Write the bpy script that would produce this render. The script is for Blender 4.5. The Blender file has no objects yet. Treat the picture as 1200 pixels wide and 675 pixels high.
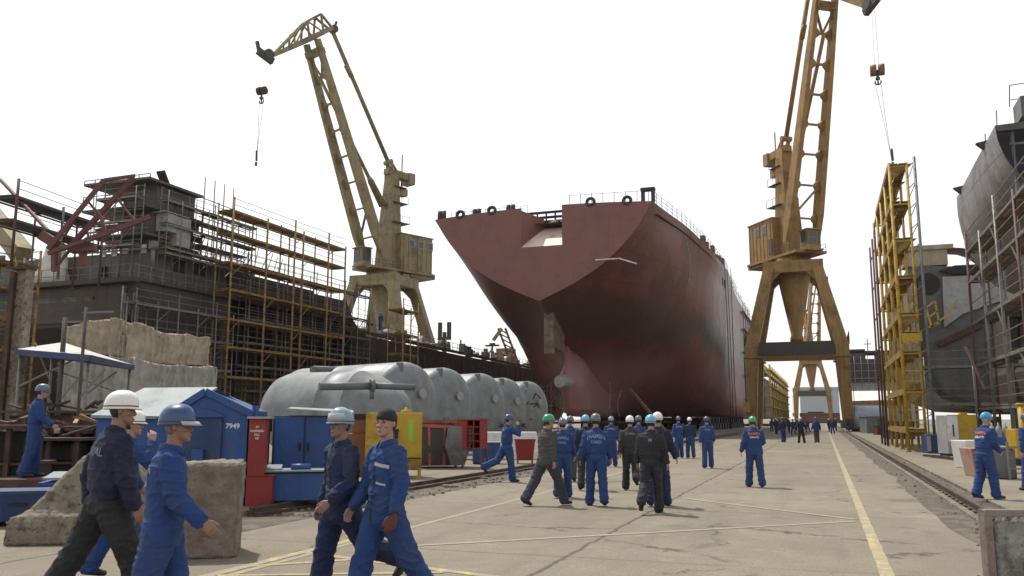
EXPOSURE = 0.0; CLOUD = .93; HAZE = 0.0001
import bpy, bmesh, math, random
from mathutils import Vector, Matrix, noise
from mathutils.bvhtree import BVHTree
random.seed(7)
R = math.radians
# ------------------------------------------------------------------ scene, view
scn = bpy.context.scene
col = scn.collection
F = 1000.; H0 = 337.5; VX, VY = 965., 491.
P = math.atan((VY-H0)/F); FH = math.hypot(F, VY-H0); YAW = math.atan((VX-600)/FH); CZ = 1.65
def ray(px, py):
    up = H0-py; x = px-600
    fw = F*math.cos(P)-up*math.sin(P); z = F*math.sin(P)+up*math.cos(P)
    return (-math.sin(YAW)*fw+math.cos(YAW)*x, math.cos(YAW)*fw+math.sin(YAW)*x, z, fw)
def at(px, py, d):
    r = ray(px, py); k = d/r[3]; return Vector((r[0]*k, r[1]*k, CZ+r[2]*k))
def gnd(px, py, z=0.):
    r = ray(px, py); k = (z-CZ)/r[2]; return Vector((r[0]*k, r[1]*k, z))
def onX(px, py, X):
    r = ray(px, py); k = X/r[0]; return Vector((X, r[1]*k, CZ+r[2]*k))
def onY(px, py, Y):
    r = ray(px, py); k = Y/r[1]; return Vector((r[0]*k, Y, CZ+r[2]*k))
def stand(px, d, z=0.):                       # ground point in the column px at forward distance d
    v = at(px, 491, d); v.z = z; return v
cam = bpy.data.cameras.new('camera'); cam.sensor_width = 36; cam.lens = 30; cam.clip_end = 9000; cam.clip_start = .05
co = bpy.data.objects.new('camera', cam); col.objects.link(co); co.location = (0, 0, CZ)
co.rotation_euler = (math.pi/2+P, 0, YAW); scn.camera = co
scn.view_settings.view_transform = 'Standard'; scn.view_settings.look = 'None'
scn.view_settings.gamma = 1; scn.view_settings.exposure = EXPOSURE; scn.view_settings.use_curve_mapping = False
scn.cycles.volume_bounces = 0; scn.cycles.max_bounces = 6
to_sun = Vector((-.77*.5, .50*.5, .80)).normalized()
el = math.asin(to_sun.z); az = math.atan2(to_sun.x, to_sun.y)
w = bpy.data.worlds.new('World'); scn.world = w; w.use_nodes = True
nt = w.node_tree; nt.nodes.clear()
wo = nt.nodes.new('ShaderNodeOutputWorld'); ad = nt.nodes.new('ShaderNodeAddShader')
b1 = nt.nodes.new('ShaderNodeBackground'); b2 = nt.nodes.new('ShaderNodeBackground')
sk = nt.nodes.new('ShaderNodeTexSky'); sk.sky_type = 'NISHITA'; sk.sun_disc = False
sk.sun_elevation = el; sk.sun_rotation = az; sk.dust_density = 4; sk.air_density = 1.2
nt.links.new(sk.outputs[0], b1.inputs[0]); b1.inputs[1].default_value = .05
b2.inputs[0].default_value = (1, .99, .985, 1); b2.inputs[1].default_value = CLOUD
tcw = nt.nodes.new('ShaderNodeTexCoord'); spw = nt.nodes.new('ShaderNodeSeparateXYZ'); mrw = nt.nodes.new('ShaderNodeMapRange')
nt.links.new(tcw.outputs['Generated'], spw.inputs[0]); nt.links.new(spw.outputs[2], mrw.inputs[0])
mrw.interpolation_type = 'SMOOTHSTEP'; mrw.inputs[1].default_value = .45; mrw.inputs[2].default_value = .9; mrw.inputs[3].default_value = CLOUD; mrw.inputs[4].default_value = CLOUD*.3
nt.links.new(mrw.outputs[0], b2.inputs[1])
nt.links.new(b1.outputs[0], ad.inputs[0]); nt.links.new(b2.outputs[0], ad.inputs[1]); nt.links.new(ad.outputs[0], wo.inputs[0])
sl = bpy.data.lights.new('sun', 'SUN'); sl.energy = 4.0; sl.angle = R(1.5); sl.color = (1, .95, .87)
so = bpy.data.objects.new('sun', sl); col.objects.link(so); so.rotation_euler = to_sun.to_track_quat('Z', 'Y').to_euler()
# ------------------------------------------------------------------ tagging
def tag(o, label=None, cat=None, group=None, kind=None):
    if label: o['label'] = label
    if cat: o['category'] = cat
    if group: o['group'] = group
    if kind: o['kind'] = kind
    return o
def empty(name, loc=(0, 0, 0), rz=0., label=None, cat=None, group=None):
    o = bpy.data.objects.new(name, None); col.objects.link(o); o.location = loc; o.rotation_euler = (0, 0, rz)
    o.empty_display_size = .2
    return tag(o, label, cat, group)
KIDS = {}
def link(name, me, mat=None, parent=None):
    o = bpy.data.objects.new(name, me); col.objects.link(o)
    if mat is not None: me.materials.clear(); me.materials.append(mat)
    if parent is not None:
        o.parent = parent; KIDS.setdefault(parent, []).append(o)
    return o
def copy_tree(o, parent=None):
    c = o.copy(); col.objects.link(c); c.parent = parent
    if parent is not None: KIDS.setdefault(parent, []).append(c)
    for ch in list(KIDS.get(o, [])): copy_tree(ch, c)
    return c
# ------------------------------------------------------------------ mesh builder
class MB:
    def __init__(s): s.v = []; s.f = []; s.sm = []
    def add(s, vs, fs, smooth=False):
        b = len(s.v); s.v += [tuple(v) for v in vs]; s.f += [tuple(b+i for i in f) for f in fs]; s.sm += [smooth]*len(fs); return s
    def box(s, c, d, rz=0., m=None):
        hx, hy, hz = d[0]/2, d[1]/2, d[2]/2
        vs = [Vector((x*hx, y*hy, z*hz)) for z in (-1, 1) for y in (-1, 1) for x in (-1, 1)]
        if m is None: m = Matrix.Rotation(rz, 3, 'Z')
        c = Vector(c)
        return s.add([m@v+c for v in vs], [(0, 2, 3, 1), (4, 5, 7, 6), (0, 1, 5, 4), (2, 6, 7, 3), (0, 4, 6, 2), (1, 3, 7, 5)])
    def box0(s, x0, x1, y0, y1, z0, z1): return s.box(((x0+x1)/2, (y0+y1)/2, (z0+z1)/2), (abs(x1-x0), abs(y1-y0), abs(z1-z0)))
    def bar(s, a, b, w, h=None, up=(0, 0, 1), w2=None, h2=None):
        a = Vector(a); b = Vector(b); h = h or w; w2 = w2 or w; h2 = h2 or h
        t = (b-a).normalized(); u = Vector(up)
        if abs(t.dot(u)) > .98: u = Vector((0, 1, 0))
        x = t.cross(u).normalized(); y = x.cross(t)
        vs = []
        for p, ww, hh in ((a, w, h), (b, w2, h2)):
            for sx, sy in ((-1, -1), (1, -1), (1, 1), (-1, 1)): vs.append(p+x*sx*ww/2+y*sy*hh/2)
        return s.add(vs, [(0, 3, 2, 1), (4, 5, 6, 7), (0, 1, 5, 4), (1, 2, 6, 5), (2, 3, 7, 6), (3, 0, 4, 7)])
    def tube(s, a, b, r, n=8, r2=None, smooth=True):
        a = Vector(a); b = Vector(b); r2 = r if r2 is None else r2
        t = (b-a).normalized(); u = Vector((0, 0, 1)) if abs(t.z) < .95 else Vector((0, 1, 0))
        x = t.cross(u).normalized(); y = x.cross(t); vs = []
        for p, rr in ((a, r), (b, r2)):
            for i in range(n):
                g = 2*math.pi*i/n; vs.append(p+(x*math.cos(g)+y*math.sin(g))*rr)
        s.add(vs, [(i, (i+1) % n, n+(i+1) % n, n+i) for i in range(n)], smooth)
        return s.add(vs, [tuple(range(n))[::-1], tuple(range(n, 2*n))])
    def poly(s, pts, thick, nrm):                  # prism of an outline
        n = len(pts); N = Vector(nrm).normalized()*thick
        vs = [Vector(p) for p in pts]+[Vector(p)+N for p in pts]
        return s.add(vs, [tuple(range(n))[::-1], tuple(range(n, 2*n))]+[(i, (i+1) % n, n+(i+1) % n, n+i) for i in range(n)])
    def rings(s, rs, closed=True, caps=True, smooth=True):
        n = len(rs[0]); vs = [p for r in rs for p in r]; fs = []
        for k in range(len(rs)-1):
            for i in range(n if closed else n-1):
                j = (i+1) % n; fs.append((k*n+i, k*n+j, (k+1)*n+j, (k+1)*n+i))
        s.add(vs, fs, smooth)
        if caps: s.add(vs, [tuple(range(n))[::-1], tuple(range((len(rs)-1)*n, len(rs)*n))])
        return s
    def lathe(s, prof, c=(0, 0, 0), n=24, m=None):  # prof (r, z) about local Z
        c = Vector(c); m = m or Matrix.Identity(3)
        rs = [[m@Vector((r*math.cos(2*math.pi*i/n), r*math.sin(2*math.pi*i/n), z))+c for i in range(n)] for r, z in prof]
        return s.rings(rs)
    def mesh(s, name):
        me = bpy.data.meshes.new(name); me.from_pydata(s.v, [], s.f)
        me.polygons.foreach_set('use_smooth', s.sm); 
        bm = bmesh.new(); bm.from_mesh(me); bmesh.ops.remove_doubles(bm, verts=bm.verts, dist=1e-5); bmesh.ops.recalc_face_normals(bm, faces=bm.faces)
        bm.to_mesh(me); bm.free(); me.update(); return me
    def build(s, name, mat, parent=None, bevel=0.):
        o = link(name, s.mesh(name), mat, parent)
        if bevel:
            b = o.modifiers.new('bevel', 'BEVEL'); b.width = bevel; b.segments = 2; b.limit_method = 'ANGLE'
        return o
# ------------------------------------------------------------------ materials
def _n(t, k, **kw):
    n = t.nodes.new(k)
    for a, b in kw.items(): setattr(n, a, b)
    return n
def M(name, c, rough=.6, metal=0., var=.18, scale=1.5, c2=None, amt=.35, c2scale=2., bump=.15, bscale=30., streak=0., seams=None, sharp=.08, aniso=(1, 1, 1)):
    m = bpy.data.materials.new(name); m.use_nodes = True; t = m.node_tree; L = t.links.new
    bs = t.nodes['Principled BSDF']; bs.inputs['Metallic'].default_value = metal
    tc = _n(t, 'ShaderNodeTexCoord'); src = tc.outputs['Object']
    n1 = _n(t, 'ShaderNodeTexNoise'); n1.inputs['Scale'].default_value = scale; n1.inputs['Detail'].default_value = 8; n1.inputs['Roughness'].default_value = .62
    L(src, n1.inputs['Vector'])
    mr = _n(t, 'ShaderNodeMapRange'); mr.inputs[1].default_value = .3; mr.inputs[2].default_value = .7; mr.inputs[3].default_value = 1-var; mr.inputs[4].default_value = 1+var
    L(n1.outputs[0], mr.inputs[0])
    vm = _n(t, 'ShaderNodeVectorMath', operation='SCALE'); vm.inputs[0].default_value = c; L(mr.outputs[0], vm.inputs['Scale'])
    out = vm.outputs[0]
    def mix(fac, colr, prev):
        x = _n(t, 'ShaderNodeMix', data_type='RGBA'); L(fac, x.inputs[0]); L(prev, x.inputs[6])
        if isinstance(colr, tuple): x.inputs[7].default_value = (*colr, 1)
        else: L(colr, x.inputs[7])
        return x.outputs[2]
    if c2:
        mp = _n(t, 'ShaderNodeMapping'); mp.inputs['Scale'].default_value = aniso; L(src, mp.inputs[0])
        n2 = _n(t, 'ShaderNodeTexNoise'); n2.inputs['Scale'].default_value = c2scale; n2.inputs['Detail'].default_value = 10; n2.inputs['Roughness'].default_value = .7
        L(mp.outputs[0], n2.inputs['Vector'])
        th = .72-.42*amt
        r2 = _n(t, 'ShaderNodeMapRange'); r2.inputs[1].default_value = th-sharp; r2.inputs[2].default_value = th+sharp; L(n2.outputs[0], r2.inputs[0])
        out = mix(r2.outputs[0], c2, out)
    if streak:
        mp = _n(t, 'ShaderNodeMapping'); mp.inputs['Scale'].default_value = (1.6, 1.6, .07); L(src, mp.inputs[0])
        n3 = _n(t, 'ShaderNodeTexNoise'); n3.inputs['Scale'].default_value = 1.4; n3.inputs['Detail'].default_value = 6; L(mp.outputs[0], n3.inputs['Vector'])
        r3 = _n(t, 'ShaderNodeMapRange'); r3.inputs[1].default_value = .48; r3.inputs[2].default_value = .72; r3.inputs[4].default_value = streak; L(n3.outputs[0], r3.inputs[0])
        out = mix(r3.outputs[0], tuple(x*.45 for x in c), out)
    if seams:                                   # plate joints: (x step, y step, z step), thin darker lines that belong to the plates
        sp = _n(t, 'ShaderNodeSeparateXYZ'); L(src, sp.inputs[0]); tot = None
        for i, st in enumerate(seams[:3]):
            if not st: continue
            a = _n(t, 'ShaderNodeMath', operation='PINGPONG'); L(sp.outputs[i], a.inputs[0]); a.inputs[1].default_value = st/2
            b = _n(t, 'ShaderNodeMath', operation='LESS_THAN'); L(a.outputs[0], b.inputs[0]); b.inputs[1].default_value = seams[3]
            if tot is None: tot = b.outputs[0]
            else:
                q = _n(t, 'ShaderNodeMath', operation='MAXIMUM'); L(tot, q.inputs[0]); L(b.outputs[0], q.inputs[1]); tot = q.outputs[0]
        sc = _n(t, 'ShaderNodeMath', operation='MULTIPLY'); L(tot, sc.inputs[0]); sc.inputs[1].default_value = seams[4]
        out = mix(sc.outputs[0], tuple(x*.35 for x in c), out)
    L(out, bs.inputs['Base Color'])
    nr = _n(t, 'ShaderNodeMapRange'); nr.inputs[3].default_value = max(.05, rough-.12); nr.inputs[4].default_value = min(1, rough+.15); L(n1.outputs[0], nr.inputs[0]); L(nr.outputs[0], bs.inputs['Roughness'])
    if bump:
        nb = _n(t, 'ShaderNodeTexNoise'); nb.inputs['Scale'].default_value = bscale; nb.inputs['Detail'].default_value = 5; L(src, nb.inputs['Vector'])
        bp = _n(t, 'ShaderNodeBump'); bp.inputs['Strength'].default_value = bump; bp.inputs['Distance'].default_value = .6/bscale; L(nb.outputs[0], bp.inputs['Height']); L(bp.outputs[0], bs.inputs['Normal'])
    return m
RUST = (.13, .05, .025)
mt = dict(
 crane_tan=M('crane_tan_paint', (.25, .20, .088), .55, c2=(.14, .085, .04), amt=.38, c2scale=.5, streak=.6, scale=.6, bump=.1, bscale=6),
 crane_brown=M('crane_brown_paint', (.29, .165, .042), .6, c2=(.15, .075, .026), amt=.34, c2scale=.5, streak=.6, scale=.6, bump=.1, bscale=6),
 crane_dark=M('crane_dark_steel', (.05, .042, .035), .6),
 glass=M('cab_glass', (.05, .06, .065), .15, .1, bump=0),
 primer_red=M('oxide_primer', (.125, .040, .032), .6, c2=(.10, .035, .03), amt=.4, c2scale=1.2, streak=.4),
 gray_steel=M('grey_primed_plate', (.15, .15, .148), .55, c2=(.075, .062, .055), amt=.42, c2scale=.7, streak=.5, seams=(0, 3, 2.6, .03, .6), bump=.15, bscale=3),
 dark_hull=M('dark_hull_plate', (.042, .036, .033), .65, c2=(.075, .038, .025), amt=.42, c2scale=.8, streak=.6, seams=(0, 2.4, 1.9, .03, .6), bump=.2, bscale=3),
 dark=M('near_black_steel', (.018, .016, .015), .8),  # near-black steel, used for small fittings and openings
 house_grey=M('deckhouse_plate', (.088, .086, .082), .6, c2=(.11, .065, .045), amt=.36, c2scale=.8, streak=.6, seams=(0, 2.2, 1.4, .03, .5), bump=.15, bscale=3),
 rust=M('rusty_steel', (.085, .04, .024), .8, c2=(.04, .022, .018), amt=.5, c2scale=2.5, bump=.3),
 yellow=M('yellow_paint', (.40, .26, .012), .5, c2=(.22, .10, .03), amt=.28, c2scale=3, bump=.1),
 scaf_y=M('scaffold_yellow_paint', (.42, .27, .016), .55, c2=(.18, .085, .025), amt=.38, c2scale=2.2, bump=.1),
 scaf_y2=M('weathered_scaffold_paint', (.26, .155, .03), .7, c2=(.11, .06, .028), amt=.48, c2scale=1.6, bump=.1),
 scaf_l=M('ochre_scaffold_paint', (.27, .165, .028), .65, c2=(.11, .055, .03), amt=.48, c2scale=2.0, bump=.1),
 scaf_r=M('scaffold_red_paint', (.085, .032, .026), .6),
 galv=M('galvanised_tube', (.17, .168, .16), .5, .3, c2=(.09, .06, .045), amt=.35, c2scale=3),
 plank=M('scaffold_plank', (.20, .14, .08), .8, c2=(.09, .06, .04), amt=.45, c2scale=2.5, bump=.3),
 pale=M('pale_plate', (.27, .27, .265), .5, c2=(.2, .19, .18), amt=.3, c2scale=2),
 tank=M('tank_grey_paint', (.205, .222, .226), .5, c2=(.135, .15, .152), amt=.4, c2scale=.9, scale=.8, bump=.1, bscale=2.5, streak=.4),
 tank_d=M('tank_fitting', (.11, .12, .12), .5),
 blue=M('blue_paint', (.012, .062, .215), .5, c2=(.05, .06, .09), amt=.22, c2scale=4, streak=.5, bump=.15, bscale=8),
 blue2=M('dull_blue_paint', (.008, .034, .115), .55, c2=(.06, .05, .045), amt=.3, c2scale=3, streak=.5),
 paleblue=M('pale_blue_roof', (.19, .235, .25), .6, c2=(.12, .135, .14), amt=.3, c2scale=2),
 red=M('red_paint', (.22, .014, .010), .5, c2=(.10, .012, .010), amt=.3, c2scale=3),
 white=M('white_paint', (.62, .61, .58), .5, c2=(.38, .36, .32), amt=.3, c2scale=3),
 cloth_tan=M('tan_tarpaulin', (.37, .305, .215), .85, c2=(.25, .20, .145), amt=.3, c2scale=.5, streak=.4, bump=0, sharp=.2),
 cloth_grey=M('grey_tarpaulin', (.31, .29, .25), .85, c2=(.21, .195, .165), amt=.3, c2scale=.5, bump=0, sharp=.2),
 canvas=M('white_canvas', (.52, .50, .46), .8, c2=(.35, .33, .3), amt=.3),
 concrete=M('rough_concrete', (.20, .172, .13), .9, var=.38, scale=4, c2=(.08, .066, .048), amt=.38, c2scale=6.5, bump=1., bscale=18, sharp=.05),
 lettering=M('white_lettering', (.6, .6, .6), .6, bump=0),
 orange=M('orange_print', (.62, .14, .03), .6, bump=0),
 rail=M('rail_steel', (.13, .10, .08), .45, .5, c2=(.07, .04, .03), amt=.4, c2scale=3),
 ochre=M('ochre_steel', (.26, .13, .03), .6, c2=(.12, .06, .03), amt=.5, c2scale=2),
 black=M('black_rubber', (.012, .012, .013), .7),
)
def concrete_block_mat():
    m = M('painted_concrete', (.20, .165, .13), .9, var=.4, scale=4, c2=(.19, .115, .09), amt=.34, c2scale=3.4, bump=1., bscale=18, sharp=.04, streak=.5); return m
mt['pconcrete'] = concrete_block_mat()
# flat sheets on the ground
def sheet(name, pts, z, mat, kind='structure'):
    me = bpy.data.meshes.new(name); me.from_pydata([(p[0], p[1], z) for p in pts], [], [tuple(range(len(pts)))]); 
    o = link(name, me, mat); o['kind'] = kind; return o
def decal(mesh_pts_fn, jacket_bvh): pass
def text_mesh(body, size, extrude=.0, align='CENTER'):
    cu = bpy.data.curves.new('lettering', 'FONT'); cu.body = body; cu.size = size; cu.align_x = align; cu.align_y = 'CENTER'; cu.extrude = extrude; cu.resolution_u = 3; cu.offset = size*.03
    o = bpy.data.objects.new('lettering', cu); col.objects.link(o)
    dg = bpy.context.evaluated_depsgraph_get(); me = bpy.data.meshes.new_from_object(o.evaluated_get(dg))
    bpy.data.objects.remove(o); bpy.data.curves.remove(cu); return me
def sign_text(body, size, parent, loc, rot, mat=None):
    o = link('lettering', text_mesh(body, size, .002), mat or mt['lettering'], parent); o.location = loc; o.rotation_euler = rot; return o
# ------------------------------------------------------------------ ground
def ground_mat():
    m = bpy.data.materials.new('yard_concrete'); m.use_nodes = True; t = m.node_tree; L = t.links.new; bs = t.nodes['Principled BSDF']
    tc = _n(t, 'ShaderNodeTexCoord'); src = tc.outputs['Object']
    def noise_(sc, det=8, ro=.6, vec=None, dist=0):
        n = _n(t, 'ShaderNodeTexNoise'); n.inputs['Scale'].default_value = sc; n.inputs['Detail'].default_value = det; n.inputs['Roughness'].default_value = ro; n.inputs['Distortion'].default_value = dist
        L(vec or src, n.inputs['Vector']); return n.outputs[0]
    def rng(v, a, b, c=0., d=1.):
        r = _n(t, 'ShaderNodeMapRange'); L(v, r.inputs[0])
        for i, x in enumerate((a, b, c, d)): r.inputs[i+1].default_value = x
        return r.outputs[0]
    def mth(op, a, b):
        q = _n(t, 'ShaderNodeMath', operation=op)
        for i, x in enumerate((a, b)):
            if isinstance(x, (int, float)): q.inputs[i].default_value = x
            else: L(x, q.inputs[i])
        return q.outputs[0]
    def mix(f, a, b):
        x = _n(t, 'ShaderNodeMix', data_type='RGBA'); L(f, x.inputs[0])
        for i, c in ((6, a), (7, b)):
            if isinstance(c, tuple): x.inputs[i].default_value = (*c, 1)
            else: L(c, x.inputs[i])
        return x.outputs[2]
    base = mix(rng(noise_(.35, 10, .7), .3, .7), (.195, .168, .120), (.325, .283, .208))
    base = mix(rng(noise_(3, 10, .75), .35, .75, 0, .55), base, (.145, .125, .092))
    base = mix(rng(noise_(30, 6, .75), .46, .64, 0, .72), base, (.10, .085, .062))
    base = mix(rng(noise_(55, 3, .6), .58, .70, 0, .5), base, (.34, .31, .26))
    # long stretched tyre and drag stains that run along the yard
    mp = _n(t, 'ShaderNodeMapping'); mp.inputs['Scale'].default_value = (1.2, .11, 1); L(src, mp.inputs[0])
    base = mix(rng(noise_(1.1, 6, .6, mp.outputs[0]), .52, .75, 0, .55), base, (.10, .086, .066))
    base = mix(rng(noise_(.12, 6, .6), .42, .62, 0, .35), base, (.15, .128, .094))
    base = mix(rng(noise_(1.6, 8, .7, dist=.8), .60, .66, 0, .5), base, (.34, .305, .24))
    base = mix(rng(noise_(.8, 8, .65, dist=1.5), .60, .70, 0, .6), base, (.07, .058, .045))
    vs_ = _n(t, 'ShaderNodeTexVoronoi', feature='SMOOTH_F1'); vs_.inputs['Scale'].default_value = .55; vs_.inputs['Smoothness'].default_value = .4
    wq = _n(t, 'ShaderNodeVectorMath', operation='MULTIPLY_ADD'); nq = _n(t, 'ShaderNodeTexNoise'); nq.inputs['Scale'].default_value = 2.6; nq.inputs['Detail'].default_value = 8; L(src, nq.inputs['Vector']); L(nq.outputs['Color'], wq.inputs[0]); wq.inputs[1].default_value = (.9, .9, 0); L(src, wq.inputs[2]); L(wq.outputs[0], vs_.inputs['Vector'])
    base = mix(mth('MULTIPLY', rng(vs_.outputs['Distance'], .10, .30, 1, 0), rng(noise_(.3, 3), .5, .56, 0, .55)), base, (.07, .058, .043))
    bk = _n(t, 'ShaderNodeTexWhiteNoise'); fl = _n(t, 'ShaderNodeVectorMath', operation='FLOOR'); sc_ = _n(t, 'ShaderNodeVectorMath', operation='MULTIPLY_ADD'); L(src, sc_.inputs[0]); sc_.inputs[1].default_value = (1/6, 1/5.8, 0); sc_.inputs[2].default_value = (.4667, .2069, 0); L(sc_.outputs[0], fl.inputs[0]); L(fl.outputs[0], bk.inputs[0])
    base = mix(rng(bk.outputs[0], 0, 1, 0, .3), base, (.16, .135, .10))
    # slab joints and cracks
    wv = _n(t, 'ShaderNodeVectorMath', operation='MULTIPLY_ADD'); nz = _n(t, 'ShaderNodeTexNoise'); nz.inputs['Scale'].default_value = 2.2; nz.inputs['Detail'].default_value = 10; nz.inputs['Roughness'].default_value = .7
    L(src, nz.inputs['Vector']); L(nz.outputs['Color'], wv.inputs[0]); wv.inputs[1].default_value = (.22, .22, 0); L(src, wv.inputs[2])
    sp = _n(t, 'ShaderNodeSeparateXYZ'); L(wv.outputs[0], sp.inputs[0])
    jx = mth('PINGPONG', mth('ADD', sp.outputs[0], 2.91+96), 3.0); jx = rng(jx, .015, .045, 1, 0)
    jy = mth('PINGPONG', mth('ADD', sp.outputs[1], 1.2), 2.9); jy = rng(jy, .015, .05, 1, 0)
    vo = _n(t, 'ShaderNodeTexVoronoi', feature='DISTANCE_TO_EDGE'); vo.inputs['Scale'].default_value = .28
    w2 = _n(t, 'ShaderNodeVectorMath', operation='MULTIPLY_ADD'); L(nz.outputs['Color'], w2.inputs[0]); w2.inputs[1].default_value = (1.1, 1.1, 0); L(src, w2.inputs[2]); L(w2.outputs[0], vo.inputs['Vector'])
    cr = mth('MULTIPLY', rng(vo.outputs['Distance'], .002, .010, 1, 0), rng(noise_(.5, 2), .48, .56))
    j = mth('MAXIMUM', mth('MAXIMUM', mth('MULTIPLY', jx, .8), mth('MULTIPLY', jy, rng(noise_(.25, 3), .4, .65, .05, .6))), mth('MULTIPLY', cr, .85))
    base = mix(j, base, (.055, .047, .036))
    L(base, bs.inputs['Base Color']); bs.inputs['Roughness'].default_value = .88
    bp = _n(t, 'ShaderNodeBump'); bp.inputs['Strength'].default_value = .5; bp.inputs['Distance'].default_value = .02
    h = mth('SUBTRACT', mth('ADD', noise_(22, 8, .7), mth('MULTIPLY', noise_(2.5, 6, .6), 1.5)), mth('MULTIPLY', j, 1.2)); L(h, bp.inputs['Height']); L(bp.outputs[0], bs.inputs['Normal'])
    return m
mt['ground'] = ground_mat()
S = 4000
sheet('ground', [(-S, -S), (S, -S), (S, S), (-S, S)], 0, mt['ground'])
mt['dirt'] = M('oily_dirt', (.085, .07, .052), .95, var=.35, scale=3, c2=(.15, .128, .098), amt=.45, c2scale=2.5, bump=.9, bscale=16)
mt['line'] = M('worn_yellow_line_paint', (.45, .355, .16), .85, var=.15, c2=(.29, .25, .175), amt=.62, c2scale=5, sharp=.05, bump=.3)
mt['line_faint'] = M('faded_line_paint', (.38, .325, .22), .85, var=.1, c2=(.285, .25, .185), amt=.74, c2scale=4, sharp=.06, bump=.3)
RXL, RXR = -9.3, 2.5
def wob(x0, x1, y0, y1, step, amp, seed):
    L_, R_ = [], []; y = y0
    while y <= y1:
        L_.append((x0+amp*noise.noise((y*.35, seed, 0)), y)); R_.append((x1+amp*noise.noise((y*.4, seed+9, 0)), y)); y += step
    return R_+L_[::-1]
def strip(name, x0, x1, y0, y1, z, mat, amp=.15, seed=0, step=1.):
    L_, R_ = [], []; y = y0
    while y <= y1:
        L_.append((x0+amp*noise.noise((y*.35, seed, 0)), y, z)); R_.append((x1+amp*noise.noise((y*.4, seed+9, 0)), y, z)); y += step*(1 if y < 60 else 6)
    n = len(L_); me = bpy.data.meshes.new(name); me.from_pydata(L_+R_, [], [(i, n+i, n+i+1, i+1) for i in range(n-1)])
    o = link(name, me, mat); o['kind'] = 'structure'; return o
strip('dirt_strip', RXL+.09, RXL+1.1, 10, 400, .004, mt['dirt'], .35, 1)
strip('dirt_strip', RXR-.75, RXR-.08, 8, 400, .004, mt['dirt'], .22, 5)
strip('dirt_strip', RXR+.08, RXR+.45, 8, 400, .004, mt['dirt'], .1, 7)
# the pavement beyond the left rail is a slab a little higher than the road
mb = MB(); mb.box0(-34, RXL-.14, 12.6, 400, -.1, .10); o = mb.build('pavement', mt['ground'], bevel=.02); o['kind'] = 'structure'
mb = MB(); mb.box0(RXR+.5, RXR+60, 4, 400, -.1, .06); o = mb.build('pavement', mt['ground'], bevel=.02); o['kind'] = 'structure'
def rail(x, y0, y1):
    prof = [(-.07, .0), (.07, .0), (.07, .015), (.012, .03), (.012, .10), (.036, .115), (.036, .15), (-.036, .15), (-.036, .115), (-.012, .10), (-.012, .03), (-.07, .015)]
    mb = MB(); mb.rings([[(x+a, y0, b+.004) for a, b in prof], [(x+a, y1, b+.004) for a, b in prof]], smooth=False)
    y = y0+.3
    while y < 70:
        mb.box((x-.1, y, .02), (.12, .12, .05)); mb.box((x+.1, y, .02), (.12, .12, .05)); y += .55
    o = mb.build('crane_rail', mt['rail']); o['kind'] = 'structure'
rail(RXL, 12.6, 420); rail(RXR, 6, 420)
mb = MB(); mb.box0(RXL+.10, RXL+.22, 12.6, 100, 0, .07); o = mb.build('rail_kerb', mt['rust']); o['kind'] = 'structure'
mb = MB(); mb.box0(RXR-.26, RXR-.14, 5, 100, 0, .05); o = mb.build('rail_kerb', mt['concrete']); o['kind'] = 'structure'
# painted lines
def line(a, b, wd, mat, z=.006):
    z = .0035+(z-.006)*.45
    a = Vector((a[0], a[1])); b = Vector((b[0], b[1])); t = (b-a).normalized(); n = Vector((-t.y, t.x))*wd/2
    k = max(2, int((b-a).length/.25)); vs = []; fs = []
    for i in range(k+1):
        p = a+(b-a)*i/k; e = 1+.16*noise.noise((p.x*2.2, p.y*2.2, 3)); vs += [(*(p+n*e), z), (*(p-n*e), z)]
    fs = [(2*i, 2*i+1, 2*i+3, 2*i+2) for i in range(k)]
    me = bpy.data.meshes.new('m'); me.from_pydata(vs, [], fs); o = link('painted_line', me, mat); o['kind'] = 'structure'; return o
line((.555, 6), (.555, 320), .145, mt['line'])
line((-6.05, 7.5), (-6.0, 120), .10, mt['line_faint'], .0065)
g = lambda x, y: gnd(x, y)
line(g(239, 676), g(472, 618), .15, mt['line'], .0075)
line(g(351, 647), g(640, 684), .13, mt['line'], .0085)
line(g(290, 664), g(444, 654), .11, mt['line'], .0095)
line(g(444, 642), g(1003, 611), .12, mt['line_faint'], .0105)
line(g(800, 584), g(1003, 609), .13, mt['line_faint'], .0115)
line(g(255, 675), g(520, 671), .10, mt['line'], .0125)
# loose stones by the left rail
mb = MB()
for i in range(900):
    if i < 700: x = RXL+.15+random.random()*1.1; y = 12.8+random.random()**1.5*38
    else: x = RXR-.7+random.random()*1.1; y = 8+random.random()*30
    r = .008+random.random()**3*.05
    pts = []
    for k in range(6):
        g_ = k*math.pi/3; pts.append(Vector((x+r*math.cos(g_)*(.7+.5*random.random()), y+r*math.sin(g_)*(.7+.5*random.random()), .005)))
    top = [p+Vector((0, 0, r*.8)) + (Vector((x, y, .005))-p)*.35 for p in pts]
    mb.rings([pts, top], smooth=False)
o = mb.build('rubble', mt['concrete']); tag(o, kind='stuff')
# flat broken slab pieces beside the left rail
for i, (px, py, rz) in enumerate([(560, 561, .3), (585, 556, -.2), (528, 571, .6)]):
    p = gnd(px, py); mb = MB(); mb.box((0, 0, .03), (.55-.1*i, .25, .05)); o = mb.build('broken_slab', mt['concrete'], bevel=.01); o.location = p; o.rotation_euler = (.03, .05, rz)
    tag(o, ['largest broken concrete slab lying beside the left rail', 'narrow broken slab by the heel of the phoning worker', 'small chipped slab nearest the yellow cabinet on the rail edge'][i], 'slab', 'broken slabs by the rail')

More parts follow.
